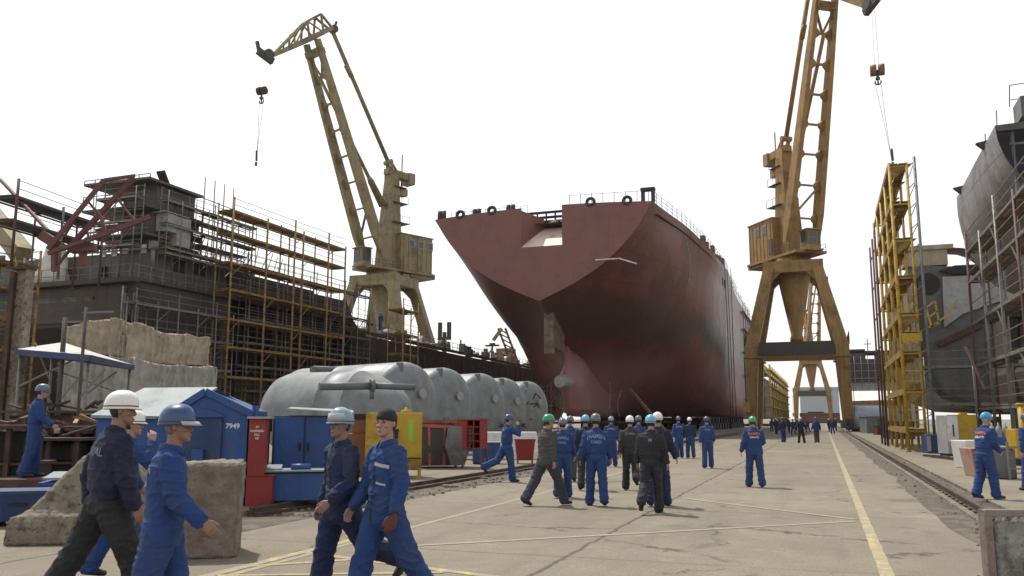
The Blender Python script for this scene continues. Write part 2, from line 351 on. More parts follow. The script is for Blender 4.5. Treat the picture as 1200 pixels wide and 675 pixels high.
# ------------------------------------------------------------------ portal cranes
def make_crane(loc, slew, mat, label, rz=0., head=(14.6, 56.8), tip_=(21.4, 52.3), rear_=(11.3, 60.0)):
    """slew: heading (radians, world) of the boom; local +Y of the slewing part is forward"""
    root = empty('portal_crane', loc, rz, label, 'crane', 'portal cranes of the yard')
    def leg_pt(sx, sy, z):
        if z < 10.2: k = 6.0
        else: k = 6.0-(z-10.2)/(22.8-10.2)*2.9
        return Vector((sx*k*(.985 if z >= 10.2 else 1), sy*k, z))
    for sx in (-1, 1):
        for sy in (-1, 1):
            mb = MB()
            a, b, c = leg_pt(sx, sy, 1.6), leg_pt(sx, sy, 11.2), leg_pt(sx, sy, 22.2)
            def sq(p, wx, wy): return [p+Vector((x*wx/2, y*wy/2, 0)) for x, y in ((-1, -1), (1, -1), (1, 1), (-1, 1))]
            a = Vector((sx*5.95, sy*5.9, 1.6))
            mb.rings([sq(a, 1.1, 1.3), sq(b, 1.7, 1.5), sq(c, 1.4, 1.4)], smooth=False)
            mb.box0(b.x-1.05, b.x+1.05, b.y-.95, b.y+.95, 9.7, 9.9)
            o = mb.build('leg', mat, root)
            # inspection ladder on the leg
            lm = MB()
            for s in (-.2, .2): lm.bar((a.x+sx*.75, a.y+s, 2), (b.x+sx*1.1, b.y+s, 10), .06)
            for k in range(22):
                q = k/21; p = a.lerp(b, q); off = .75+.35*q; lm.bar((p.x+sx*off, p.y-.2, 2+8*q), (p.x+sx*off, p.y+.2, 2+8*q), .04)
            lm.build('ladder', mt['crane_dark'], o)
            bo = MB(); y = sy*5.9
            bo.box((sx*5.95, y, 1.25), (.9, 3.4, .7)); bo.box((sx*5.95, y-1., .75), (.6, 1.4, .45)); bo.box((sx*5.95, y+1., .75), (.6, 1.4, .45))
            bo = bo.build('bogie', mt['crane_dark'] if sx > 0 else mat, root)
            wh = MB()
            for yy in (-1.4, -.6, .6, 1.4): wh.tube((sx*5.9-.1, y+yy, .5), (sx*5.9+.1, y+yy, .5), .34, 14)
            wh.build('wheel_set', mt['crane_dark'], bo)
    mb = MB()
    for sy in (-1, 1): mb.box((0, sy*3.1, 22.35), (7.9, 1.5, 1.6))
    for sx in (-1, 1): mb.box((sx*3.15, 0, 22.35), (1.4, 4.7, 1.5))
    mb.box((0, 0, 23.0), (6.4, 6.2, .3))
    for sy in (-1, 1):       # haunches in the top corners
        for sx in (-1, 1): mb.poly([(sx*3.0, sy*3.1-.6, 21.6), (sx*1.6, sy*3.1-.6, 21.6), (sx*3.6, sy*3.1-.6, 19.6)], 1.2, (0, 1, 0))
    mb.build('portal_head', mat, root)
    for sy in (-1, 1):
        mb = MB(); mb.box((0, sy*5.85, 10.9), (10.3, 1.0, 1.75)); mb.build('cross_beam', mt['crane_dark'] if sy < 0 and mat is mt['crane_brown'] else mat, root)
    for sx in (-1, 1):
        mb = MB(); mb.box((sx*5.9, 0, 10.95), (.9, 10.1, 1.1)); mb.build('side_beam', mat, root)
        mb = MB()
        for zz in (10.9+1.6, 10.9+2.1): mb.bar((sx*6.6, -6, zz), (sx*6.6, 6, zz), .06)
        for k in range(9): mb.bar((sx*6.6, -6+k*1.5, 11.4), (sx*6.6, -6+k*1.5, 13), .06)
        mb.build('walkway_rail', mt['crane_dark'], root)
    mb = MB(); mb.lathe([(.5, 12.2), (.9, 12.3), (.9, 12.8), (.75, 13.2), (2.3, 21.8), (2.3, 22.8)], n=8); mb.build('king_column', mat, root)
    mb = MB(); mb.lathe([(.3, 11.7), (1.2, 11.7), (1.2, 12.15), (.3, 12.2)], n=12); mb.build('foot_bearing', mt['crane_dark'], root)
    mb = MB(); mb.box((-6.6, -6.75, 3.2), (.9, .35, 1.3)); mb.build('switch_box', mt['yellow'], root)
    # --- slewing part
    Rm = Matrix.Rotation(slew-rz, 4, 'Z')
    def sb(mb, name, m, parent=root, rotate=True):
        if rotate: mb.v = [tuple((Rm@Vector(v)).xyz) for v in mb.v]
        return mb.build(name, m, parent)
    mb = MB(); mb.lathe([(2.6, 23.1), (2.75, 23.3), (2.4, 23.7), (2.4, 24.1)], n=24); mb.box((0, -1.9, 24.25), (4.9, 12.6, .35)); mb.box((0, -6, 23.9), (4.2, 5, .5)); mb.box((1.3, 1.5, 23.6), (.7, 1.6, .8)); mb.box((-1.6, -2.6, 23.4), (.9, 1.3, 1)); sb(mb, 'slewing_platform', mat)
    mb = MB()
    for s in (-1, 1):
        mb = MB()
        for zz in (24.95, 25.45): mb.bar((s*2.4, -.8, zz), (s*2.4, 4.3, zz), .05)
        for k in range(5): mb.bar((s*2.4, -.8+k*1.27, 24.4), (s*2.4, -.8+k*1.27, 25.45), .05)
        sb(mb, 'platform_rail', mt['crane_dark'])
    mb = MB(); mb.box((0, -4.5, 27.3), (4.5, 6.4, 5.6)); mb.box((0, -4.5, 30.15), (4.8, 6.7, .16))
    for k in range(7): mb.box((2.28, -7.5+k*.94, 27.2), (.07, .09, 5.3)); mb.box((-2.28, -7.5+k*.94, 27.2), (.07, .09, 5.3))
    house = sb(mb, 'machine_house', mat)
    for s in (-1, 1):
        for k in range(3 if s < 0 else 2):
            mb = MB(); yy = -3.4-k*1.9; mb.box((s*2.29, yy, 28.8), (.1, 1.15, 1.3)); f = sb(mb, 'window_frame', mt['pale'], house)
            mb = MB(); mb.box((s*2.34, yy, 28.8), (.06, .85, 1.0)); sb(mb, 'window_pane', mt['glass'], f)
    mb = MB(); mb.box((2.3, -1.9, 26), (.09, .9, 2.2)); sb(mb, 'door', mt['crane_dark'], house)
    # tower
    mb = MB()
    def sqy(y, z, wx, wy): return [Vector((x*wx/2, y+yy*wy/2, z)) for x, yy in ((-1, -1), (1, -1), (1, 1), (-1, 1))]
    mb.rings([sqy(-.7, 24.4, 2.5, 3.7), sqy(-.8, 32, 2.2, 2.6), sqy(-1.0, 39.0, 1.7, 1.7), sqy(-.8, 40.4, 1.5, 1.5)], smooth=False); sb(mb, 'tower', mat)
    mb = MB()
    for zz, d in ((32, 3.2), (35.2, 2.8), (37.8, 2.4)):
        mb = MB()
        mb.box((0, -1.9, zz), (d, d, .12)); 
        for x in (-d/2, d/2):
            for k in range(3): mb.bar((x, -1.9-d/2+k*d/2, zz), (x, -1.9-d/2+k*d/2, zz+1.05), .05)
            mb.bar((x, -1.9-d/2, zz+1.05), (x, -1.9+d/2, zz+1.05), .05)
        sb(mb, 'landing', mt['crane_dark'])
    mb = MB(); mb.bar((0, .2, 40.2), (0, -4.2, 39.9), 1.2, .9, w2=1.4, h2=1.2); mb.box((0, -4.4, 39.7), (1.9, 1.2, 1.8)); sb(mb, 'counterweight_arm', mat)
    mb = MB(); mb.box((0, -3.0, 37.3), (1.3, 1.5, 1.1)); mb.bar((0, -3.0, 37.6), (0, -3.0, 39.6), .25); sb(mb, 'counterweight', mat)
    mb = MB()
    for s in (-1, 1):
        mb.bar((s*.6, -1.1, 38.8), (s*.5, -.2, 42.0), .35, .3); mb.bar((s*.6, -2.2, 39.5), (s*.5, -.2, 42.0), .28, .25)
    mb.tube((-.8, -.2, 41.7), (.8, -.2, 41.7), .4, 12); mb.bar((0, -3.0, 40.3), (0, -3.0, 43.6), .14); sb(mb, 'tower_head', mat)
    # boom
    foot = Vector((0, 2.2, 25.9)); head = Vector((0, head[0], head[1])); ax = head-foot
    def bp(q, x): return foot+ax*q+Vector((x, 0, 0))
    bt = ax.normalized(); bn = Vector((1, 0, 0)).cross(bt)
    for s in (-1, 1):
        mb = MB(); n = 8
        rs = []
        for q, wx, wy in ((0, .7, .7), (.12, .8, 1.5), (.3, .75, 1.5), (.7, .65, 1.2), (1, .6, .8)):
            c = bp(q, s*(2.35-.95*q)); rs.append([c+Vector((a*wx/2, 0, 0))+bn*b*wy/2 for a, b in ((-1, -1), (1, -1), (1, 1), (-1, 1))])
        mb.rings(rs, smooth=False); sb(mb, 'boom_chord', mat)
    for q in (.1, .235, .36, .48, .60, .72, .84):
        mb = MB(); hw = 2.35-.95*q
        mb.bar(bp(q, -hw), bp(q, hw), .28, .5, up=bn)
        for s in (-1, 1): mb.poly([bp(q-.032, s*(hw-.1))-bn*.2, bp(q-.009, s*(hw-1.0))-bn*.2, bp(q+.009, s*(hw-1.0))-bn*.2, bp(q+.032, s*(hw-.1))-bn*.2], .4, bn)
        sb(mb, 'boom_rung', mat)
    mb = MB(); mb.bar(bp(.95, -1.5), bp(.95, 1.5), .9, 1.6, up=bn)
    for s in (-1, 1): mb.bar(bp(.93, s*1.3), bp(.84, 0), .3)
    sb(mb, 'boom_head_brace', mat)
    mb = MB(); mb.bar(bp(.235, -1.9), bp(.1, 1.9), .3); sb(mb, 'boom_foot_brace', mat)
    mb = MB(); mb.tube(bp(.84, 0)-bn*.4, (0, .7, 34.5), .26, 10, .30); a = Vector((0, .7, 34.5)); dr = (bp(.84, 0)-bn*.4-a).normalized(); mb.tube(a, a+dr*4.2, .62, 12, .5); mb.tube(a+dr*4.2, a+dr*5, .5, 12, .28); sb(mb, 'luffing_rod', mat)
    # fly jib
    rear = Vector((0, *rear_)); tip = Vector((0, *tip_)); jd = tip-rear
    mb = MB()
    def jp(q, x, up=0.): return rear+jd*q+Vector((x, 0, up))
    for s in (-1, 1):
        rs = []
        for q, hx, wx, wy in ((0, .35, .35, .6), (.22, 1.35, .4, .95), (.6, .9, .38, .85), (1, .25, .35, .6)):
            c = jp(q, s*hx); rs.append([c+Vector((a*wx/2, 0, b*wy/2)) for a, b in ((-1, -1), (1, -1), (1, 1), (-1, 1))])
        mb.rings(rs, smooth=False)
        t1, t2 = jp(.24, s*.8, 3.1), jp(.46, s*.7, 2.9)
        mb.bar(jp(0, s*.35), t1, .3); mb.bar(t1, t2, .34); mb.bar(t2, jp(.97, s*.3), .3)
        mb.bar(jp(.22, s*1.3), t1, .26); mb.bar(jp(.44, s*1.1), t2, .26); mb.bar(jp(.22, s*1.3), t2, .2); mb.bar(jp(.66, s*.8), jp(.66, s*.6, 1.9), .22); mb.bar(jp(.66, s*.8), t2, .2)
        mb.bar(jp(.82, s*.5), jp(.82, s*.45, 1.0), .18)
    for q, hx, u in ((.22, 1.3, 0), (.44, 1.1, 0), (.66, .8, 0), (.24, .8, 3.1), (.46, .7, 2.9), (.66, .6, 1.9)): mb.bar(jp(q, -hx, u), jp(q, hx, u), .24)
    sb(mb, 'fly_jib', mat)
    mb = MB(); mb.tube(tip+Vector((-.5, .3, .2)), tip+Vector((.5, .3, .2)), .75, 16); mb.bar(tip+Vector((0, -.5, -.6)), tip+Vector((0, 1.9, .3)), .7, .9); mb.bar(tip+Vector((0, 1.7, .2)), tip+Vector((0, 2.1, 1.6)), .4, .4)
    sb(mb, 'rope_sheave', mt['crane_dark']); mb = MB()
    mb.tube(rear+Vector((-.5, -.4, .1)), rear+Vector((.5, -.4, .1)), .6, 14); mb.bar(rear+Vector((0, -.5, .2)), rear+Vector((0, -.9, 1.5)), .3); sb(mb, 'rope_sheave', mt['crane_dark'])
    mb = MB()
    mb.tube(rear+Vector((0, -.2, -.2)), (0, -.2, 41.7), .33, 10)
    mb.tube(rear.lerp(Vector((0, -.2, 41.7)), .25)-Vector((0, 0, .25)), rear.lerp(Vector((0, -.2, 41.7)), .35), .4, 8); sb(mb, 'tie_rod', mat)
    # operator's cab
    mb = MB(); mb.box((0, 4.3, 25.8), (2.1, 1.7, 2.7)); mb.box((0, 4.4, 27.2), (2.4, 2.1, .16)); mb.box((0, 4.3, 24.4), (2.6, 2.1, .2)); cab = sb(mb, 'operator_cab', mat)
    for x, y, dx, dy in ((0, 5.17, 1.85, .06), (1.07, 4.4, .06, 1.3), (-1.07, 4.4, .06, 1.3)):
        mb = MB(); mb.box((x, y, 26.1), (dx, dy, 1.8)); sb(mb, 'cab_glazing', mt['glass'], cab)
    mb = MB()
    for x in (-.92, -.3, .3, .92): mb.box((x, 5.22, 26.1), (.07, .06, 1.85))
    for z in (25.2, 26.1, 27.0): mb.box((0, 5.22, z), (1.9, .05, .07))
    sb(mb, 'glazing_bar', mat, cab)
    # hoist rope down to the hook
    tw = (Rm@(tip+Vector((0, 1.0, -.3)))).xyz
    return root, Vector(loc)+(Matrix.Rotation(rz, 3, 'Z')@tw)
def hook(root_name, tipw, zb, ztail, drift, label):
    """hook block hanging on its ropes under a jib tip, a chain sling below it"""
    root = empty('hook_block', (tipw.x, tipw.y, zb), 0, label, 'crane hook', 'hooks hanging from the portal cranes')
    h = tipw.z-zb; k_ = .75 if drift < 0 else .95
    mb = MB()
    for s in (-.25, .25): mb.tube((s, 0, .7), (s*.6, 0, h), .018, 5)
    mb.build('hoist_rope', mt['crane_dark'], root)
    mb = MB()
    for s in (-1, 1): mb.tube((s*.12, 0, .2), (s*.85*k_, 0, .2), .75*k_, 16)
    mb.build('sheave', mt['ochre'] if drift > 0 else mt['rust'], root)
    mb = MB(); mb.tube((0, 0, .2), (0, 0, -.9), .14, 8); mb.box((0, 0, -.9), (.5, .3, .3))
    mb.build('shackle', mt['crane_dark'], root)
    mb = MB(); pts = [Vector((.35*math.sin(a)*s, 0, -1.35-.32*math.cos(a))) for s in (-1, 1) for a in [x*.35 for x in range(0, 7)]]
    for s in (0, 7):
        for k in range(6): mb.tube(pts[s+k], pts[s+k+1], .09, 6)
    mb.tube((0, 0, -.9), (0, 0, -1.7), .1, 6); mb.build('double_hook', mt['crane_dark'], root)
    mb = MB(); top = Vector((0, 0, -1.7)); bot = Vector((drift, 0, ztail-zb))
    n = 44
    for k in range(n):
        a = top.lerp(bot, k/n); b = top.lerp(bot, (k+.78)/n); off = .35*math.sin(k*.5)*(1-k/n)
        for s in (-1, 1):
            o_ = Vector((s*.32*(1-k/n)**2+.02*s, 0, 0)); mb.bar(a+o_, b+o_, .05, .05)
    mb.bar(bot+Vector((0, 0, 2.2)), bot+Vector((.05, 0, .7)), .24, .16); mb.bar(bot, bot+Vector((0, 0, .5)), .3, .2)
    mb.build('chain_sling', mt['crane_dark'], root)
lp = stand(447, 130)
rt, t1 = make_crane(lp, YAW+math.pi/2+R(47), mt['crane_tan'], 'olive tan portal crane behind the dark hull on the left')
rt2, t2 = make_crane((-2.9, 125, 0), YAW+math.pi+R(15), mt['crane_brown'], 'tall rusty ochre portal crane straddling the road beside the red hull', head=(10.9, 58.6), tip_=(18.8, 52.7), rear_=(7.6, 61.8))
rt3, t3 = make_crane((-3.4, 335, 0), YAW+math.pi+R(4), mt['crane_brown'], 'distant ochre portal crane seen between the legs of the near one', head=(9., 55.), tip_=(16, 50), rear_=(6, 57))
d1 = -math.sin(YAW)*t1.x+math.cos(YAW)*t1.y
hook('h', t1, at(312, 108, d1).z, at(308, 194, d1).z, -.4, 'rusty hook block with thin chains hanging from the tan crane')
d2 = -math.sin(YAW)*t2.x+math.cos(YAW)*t2.y
hook('h', t2, at(1015, 84, d2).z, at(1024, 196, d2).z, 1.0, 'ochre hook block with chain sling hanging from the brown crane')

# ------------------------------------------------------------------ the red ship
def catmull(pts, n):
    P_ = [Vector(p) for p in pts]; P_ = [P_[0]*2-P_[1]]+P_+[P_[-1]*2-P_[-2]]
    # resample n+1 points by arclength of the control polygon
    segs = len(pts)-1; dense = []
    for i in range(segs):
        p0, p1, p2, p3 = P_[i:i+4]
        for k in range(12):
            t = k/12; dense.append(.5*((2*p1)+(-p0+p2)*t+(2*p0-5*p1+4*p2-p3)*t*t+(-p0+3*p1-3*p2+p3)*t**3))
    dense.append(P_[-2]); L_ = [0]
    for a, b in zip(dense, dense[1:]): L_.append(L_[-1]+(b-a).length)
    out = []; j = 0
    for k in range(n+1):
        s = L_[-1]*k/n
        while j < len(dense)-2 and L_[j+1] < s: j += 1
        q = (s-L_[j])/max(1e-9, L_[j+1]-L_[j]); out.append(dense[j].lerp(dense[j+1], min(1, q)))
    return out
CL, Y0 = -26.3, 81.0
# stations: y offset -> control points (half breadth, z), centreline bottom first
ST = [
 (0.0, [(0, 13.4), (3.7, 15.05), (7.0, 17.1), (9.7, 19.7), (11.7, 22.7)]),
 (4.0, [(0, 12.0), (4.0, 13.7), (7.7, 16.0), (10.4, 19.2), (12.0, 22.8)]),
 (8.0, [(0.25, 10.2), (3.8, 11.6), (8.0, 14.4), (11.0, 18.6), (12.4, 22.9)]),
 (12.0, [(0.6, 8.6), (3.6, 9.8), (8.0, 12.8), (11.4, 17.6), (12.8, 23)]),
 (16.5, [(.9, 5.4), (3.2, 7.6), (7.6, 10.8), (11.6, 16.2), (13.2, 23)]),
 (20.0, [(1.1, 2.0), (2.2, 5.0), (6.6, 9.2), (11.6, 14.8), (13.4, 23)]),
 (27.0, [(1.6, 2.0), (4.2, 4.0), (8.6, 7.6), (12.4, 13.6), (13.7, 23.2)]),
 (35.0, [(3.0, 2.0), (7.2, 3.2), (11.0, 6.2), (13.3, 12.0), (13.8, 23.4)]),
 (45.0, [(6.0, 2.0), (10.4, 2.5), (13.0, 5.0), (13.8, 11.0), (13.8, 23.7)]),
 (52.0, [(8.0, 2.0), (11.8, 2.2), (13.5, 4.2), (13.8, 10.0), (13.8, 23.8)]),
 (61.0, [(9.0, 2.0), (12.3, 2.1), (13.7, 3.8), (13.8, 9.0), (13.8, 21.7)]),
 (75.0, [(9.5, 2.0), (12.5, 2.1), (13.7, 3.8), (13.8, 9.0), (13.8, 21.2)]),
 (94.0, [(9.5, 2.0), (12.5, 2.1), (13.7, 3.8), (13.8, 9.0), (13.8, 20.6)]),
]
NS = 26
curves = [(y, catmull([(a, b, 0) for a, b in c], NS)) for y, c in ST]
def station(y):
    ys = [c[0] for c in curves]
    i = max(0, min(len(ys)-2, max(k for k in range(len(ys)) if ys[k] <= y+1e-9)))
    t = (y-ys[i])/(ys[i+1]-ys[i]); i0, i3 = max(0, i-1), min(len(ys)-1, i+2); out = []
    for k in range(NS+1):
        p1, p2 = curves[i][1][k], curves[i+1][1][k]
        m1 = (p2-curves[i0][1][k])/max(1e-6, ys[i+1]-ys[i0]); m2 = (curves[i3][1][k]-p1)/max(1e-6, ys[i3]-ys[i]); h = ys[i+1]-ys[i]
        q = p1*(2*t**3-3*t*t+1)+m1*h*(t**3-2*t*t+t)+p2*(-2*t**3+3*t*t)+m2*h*(t**3-t*t)
        out.append(Vector((max(0, q.x), q.y, 0)))
    return out
def hull_mat():
    m = M('red_oxide_hull', (.175, .050, .036), .40, var=.22, scale=.35, c2=(.095, .033, .03), amt=.5, c2scale=.22, streak=.35, seams=(0, 8.5, 2.6, .045, .55), bump=.07, bscale=.7)
    t = m.node_tree; L = t.links.new; bs = t.nodes['Principled BSDF']; src = bs.inputs['Base Color'].links[0].from_socket
    tc = _n(t, 'ShaderNodeTexCoord'); sp = _n(t, 'ShaderNodeSeparateXYZ'); L(tc.outputs['Object'], sp.inputs[0])
    nz = _n(t, 'ShaderNodeTexNoise'); nz.inputs['Scale'].default_value = .5; nz.inputs['Detail'].default_value = 10; L(tc.outputs['Object'], nz.inputs['Vector'])
    ma = _n(t, 'ShaderNodeMath', operation='MULTIPLY_ADD'); L(nz.outputs[0], ma.inputs[0]); ma.inputs[1].default_value = .9; L(sp.outputs[2], ma.inputs[2])
    def band(z0, z1, s=.12):
        a = _n(t, 'ShaderNodeMapRange'); L(ma.outputs[0], a.inputs[0]); a.inputs[1].default_value = z0-s; a.inputs[2].default_value = z0+s
        b = _n(t, 'ShaderNodeMapRange'); L(ma.outputs[0], b.inputs[0]); b.inputs[1].default_value = z1-s; b.inputs[2].default_value = z1+s; b.inputs[3].default_value = 1; b.inputs[4].default_value = 0
        c = _n(t, 'ShaderNodeMath', operation='MULTIPLY'); L(a.outputs[0], c.inputs[0]); L(b.outputs[0], c.inputs[1]); return c.outputs[0]
    n2 = _n(t, 'ShaderNodeTexNoise'); n2.inputs['Scale'].default_value = .16; n2.inputs['Detail'].default_value = 9; n2.inputs['Roughness'].default_value = .65
    mp = _n(t, 'ShaderNodeMapping'); mp.inputs['Scale'].default_value = (1, 1, 2.2); L(tc.outputs['Object'], mp.inputs[0]); L(mp.outputs[0], n2.inputs['Vector'])
    rg = _n(t, 'ShaderNodeMapRange'); L(n2.outputs[0], rg.inputs[0]); rg.inputs[1].default_value = .40; rg.inputs[2].default_value = .43; rg.inputs[4].default_value = .85
    fc = _n(t, 'ShaderNodeMath', operation='MULTIPLY'); fy = _n(t, 'ShaderNodeMapRange'); L(sp.outputs[1], fy.inputs[0]); fy.inputs[1].default_value = 4; fy.inputs[2].default_value = 13; fq = _n(t, 'ShaderNodeMath', operation='MULTIPLY'); L(band(10.9, 15.0, .5), fq.inputs[0]); fq.inputs[1].default_value = 1.0; L(fq.outputs[0], fc.inputs[0]); L(rg.outputs[0], fc.inputs[1])
    # the band runs on to the stern, darker and redder aft
    mx = _n(t, 'ShaderNodeMix', data_type='RGBA'); L(fc.outputs[0], mx.inputs[0]); L(src, mx.inputs[6]); fy.inputs[1].default_value = 18; fy.inputs[2].default_value = 40; bc_ = _n(t, 'ShaderNodeMix', data_type='RGBA'); L(fy.outputs[0], bc_.inputs[0]); bc_.inputs[6].default_value = (.068, .036, .029, 1); bc_.inputs[7].default_value = (.085, .080, .064, 1); L(bc_.outputs[2], mx.inputs[7])
    lo = _n(t, 'ShaderNodeMix', data_type='RGBA'); L(band(-5, 10.7), lo.inputs[0]); L(mx.outputs[2], lo.inputs[6])
    lc = _n(t, 'ShaderNodeMix', data_type='RGBA'); lc.inputs[0].default_value = .55; L(mx.outputs[2], lc.inputs[6]); lc.inputs[7].default_value = (.16, .035, .03, 1); L(lc.outputs[2], lo.inputs[7])
    # light bounced onto the low stern, painted into the colour round the skeg
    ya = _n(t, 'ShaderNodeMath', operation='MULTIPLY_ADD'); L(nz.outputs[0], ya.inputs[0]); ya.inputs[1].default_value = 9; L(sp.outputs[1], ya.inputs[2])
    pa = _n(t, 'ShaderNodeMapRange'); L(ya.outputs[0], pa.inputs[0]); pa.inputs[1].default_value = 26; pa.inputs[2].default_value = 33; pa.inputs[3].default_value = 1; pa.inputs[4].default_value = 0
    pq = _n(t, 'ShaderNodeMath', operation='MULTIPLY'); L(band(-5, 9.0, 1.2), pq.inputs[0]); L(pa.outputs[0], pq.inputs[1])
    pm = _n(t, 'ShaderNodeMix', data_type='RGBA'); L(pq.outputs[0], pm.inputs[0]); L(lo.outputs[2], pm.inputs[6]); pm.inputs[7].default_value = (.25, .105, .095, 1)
    L(pm.outputs[2], bs.inputs['Base Color']); return m
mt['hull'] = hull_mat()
mt['transom'] = M('transom_primer', (.195, .076, .063), .6, var=.07, scale=.5, c2=(.155, .063, .055), amt=.4, c2scale=.4, seams=(3.6, 0, 0, .02, .3), bump=.06, bscale=2)
ship = empty('ship_hull', (CL, Y0, 0), 0, 'huge dark red unfinished ship hull on blocks, seen from its flat stern', 'ship')
ys = [0, .8, 2, 4, 6, 8, 10, 12, 14, 16.5, 18, 20, 23, 27, 31, 35, 40, 45, 49, 52, 54, 57, 61, 68, 75, 85, 94]
mb = MB()
rows = []
for y in ys:
    s_ = station(y); rows.append([Vector((p.x, y, p.y)) for p in s_])
for s in (-1, 1):
    mb.rings([[Vector((p.x*s, p.y, p.z)) for p in r] for r in rows], closed=False, caps=False)
# flat bottom and deck, end bulkhead
for a, b in zip(rows, rows[1:]):
    mb.add([(-a[0].x, a[0].y, a[0].z), (a[0].x, a[0].y, a[0].z), (b[0].x, b[0].y, b[0].z), (-b[0].x, b[0].y, b[0].z)], [(0, 1, 2, 3)], True)
e = rows[-1]; mb.add([(-p.x, p.y, p.z) for p in e]+[(p.x, p.y, p.z) for p in e[::-1]], [tuple(range(2*len(e)))])
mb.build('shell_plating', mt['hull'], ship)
mb = MB()
for a, b in zip(rows, rows[1:]):
    if a[0].y < 2: continue
    mb.add([(-a[-1].x, a[-1].y, a[-1].z-.9), (a[-1].x, a[-1].y, a[-1].z-.9), (b[-1].x, b[-1].y, b[-1].z-.9), (-b[-1].x, b[-1].y, b[-1].z-.9)], [(0, 1, 2, 3)])
mb.build('deck', mt['primer_red'], ship)
# transom with the mooring opening: x from -1.8 to 2.5 (local), bottom at 18.9, open to the deck
NX0, NX1, NZ = -1.9, 2.45, 19.0
st0 = station(0)
def edge_z(x):            # lower edge of the transom at half breadth x
    x = abs(x)
    for a, b in zip(st0, st0[1:]):
        if a.x <= x <= b.x: return a.y+(b.y-a.y)*(x-a.x)/max(1e-9, b.x-a.x)
    return st0[-1].y
def top_z(x): return 22.7+.45*(1-(x/11.7)**2)
xs = sorted(set([-11.7+23.4*i/60 for i in range(61)]+[NX0, NX1]))
mb = MB()
for a, b in zip(xs, xs[1:]):
    inside = a >= NX0-1e-6 and b <= NX1+1e-6
    za, zb_ = (NZ, NZ) if inside else (top_z(a), top_z(b))
    for k, (lo, hi) in enumerate(((0, 1),)):
        y = -.02
        mb.add([(a, y, edge_z(a)), (b, y, edge_z(b)), (b, y, max(zb_, edge_z(b))), (a, y, max(za, edge_z(a))), (a, .1, edge_z(a)), (b, .1, edge_z(b)), (b, .1, zb_), (a, .1, za)],
               [(0, 1, 2, 3), (7, 6, 5, 4), (3, 2, 6, 7)])
for x in (NX0, NX1): mb.add([(x, -.02, NZ), (x, .1, NZ), (x, .1, top_z(x)), (x, -.02, top_z(x))], [(0, 1, 2, 3)])
mb.build('transom', mt['transom'], ship)
mt['cream'] = M('cream_primer_plate', (.72, .60, .50), .55, var=.12, scale=.8, c2=(.30, .17, .13), amt=.22, c2scale=.6, bump=.1, bscale=3)
mb = MB(); mb.add([(NX0-.2, .1, NZ), (NX1, .1, NZ), (NX1, 3.4, 21.6), (NX0+1.4, 3.4, 21.6)], [(0, 1, 2, 3)])
mb.build('mooring_recess_ramp', mt['cream'], ship)
mb = MB(); mb.add([(NX0-.2, .1, NZ), (NX0+1.4, 3.4, 21.6), (NX0+1.4, 3.4, 22.6), (NX0, .1, 22.9)], [(0, 1, 2, 3)]); mb.build('recess_side_wall', mt['transom'], ship); mb = MB(); mb.add([(NX1, .1, NZ), (NX1, 3.4, 21.6), (NX1, 3.4, 22.9), (NX1, .1, 22.9)], [(0, 1, 2, 3)])
mb.build('recess_side_wall', mt['transom'], ship)
mb = MB()
for z, y in ((23.0, 4.2), (23.6, 4.4)): mb.box((1.2, y, z), (8.2, .3, .22))
for k in range(9): mb.box((-2.5+k*1, 4.1, 22.3), (.12, .2, 2.2))
mb.box((1.0, 6, 22.4), (7, .2, 1.4)); mb.build('deck_beam', mt['dark'], ship)
mb = MB(); mb.box((1.8, 4.6, 22.3), (1.6, .6, .7)); mb.tube((-.1, 3.9, 22.1), (.8, 4.1, 22.5), .25, 8); mb.build('mooring_winch', mt['pale'], ship)
# bulwark rails, fairleads on the stern edge
def ring_obj(x, z, r, y=.1, name='fairlead'):
    mb = MB(); n = 16; rs = []
    for i in range(n):
        a = 2*math.pi*i/n; c = Vector((x+math.cos(a)*r, y, z+r*.8+math.sin(a)*r)); q = []
        for k in range(6):
            b = 2*math.pi*k/6; q.append(c+Vector((math.cos(a)*math.cos(b)*.17, math.sin(b)*.3, math.sin(a)*math.cos(b)*.17)))
        rs.append(q)
    rs.append(rs[0]); mb.rings(rs, caps=False); return mb.build(name, mt['dark_hull'], ship)
for px, pz in ((546-16, 0), (576-9, 0), (683, 0), (726, 0)):
    p = onY(px+9, 255, Y0); x = p.x-CL; ring_obj(x, top_z(x)-.18, .38)
for px in (516, 557, 597, 762):
    x = onY(px, 255, Y0).x-CL; x = max(-11.4, min(11.2, x)); mb = MB(); big = px == 762
    if big:
        mb.box0(x-.65, x-.35, 0, .6, top_z(x), top_z(x)+1.1); mb.box0(x+.35, x+.65, 0, .6, top_z(x), top_z(x)+1.1); mb.box0(x-.7, x+.7, -.02, .62, top_z(x)+1.1, top_z(x)+1.4)
    else:
        mb.tube((x-.2, .3, top_z(x)-.1), (x-.2, .3, top_z(x)+(.9 if px == 516 else .55)), .24, 10); mb.tube((x+.3, .3, top_z(x)-.1), (x+.3, .3, top_z(x)+(.9 if px == 516 else .55)), .24, 10)
    mb.build('bollard', mt['dark_hull'], ship)
mb = MB()
def deckp(y, s=1): p = station(y)[-1]; return Vector((s*(p.x-.15), y, p.y))
prev = None
for y in [0.2+k*2.0 for k in range(27)]:
    a = deckp(y)
    mb.bar(a, a+Vector((0, 0, 1.25)), .05)
    if prev:
        for h in (.45, .85, 1.25): mb.bar(prev+Vector((0, 0, h)), a+Vector((0, 0, h)), .03)
    prev = a
mb.build('guard_rail', mt['galv'], ship)
mb = MB()
for k in range(8):
    x = 3.2+k*1.15; mb.bar((x, .3, top_z(x)), (x, .3, top_z(x)+1.1), .05)
mb.bar((3.2, .3, 24.1), (11.2, .3, 23.9), .035)
mb.build('stern_rail', mt['galv'], ship)
mb = MB()
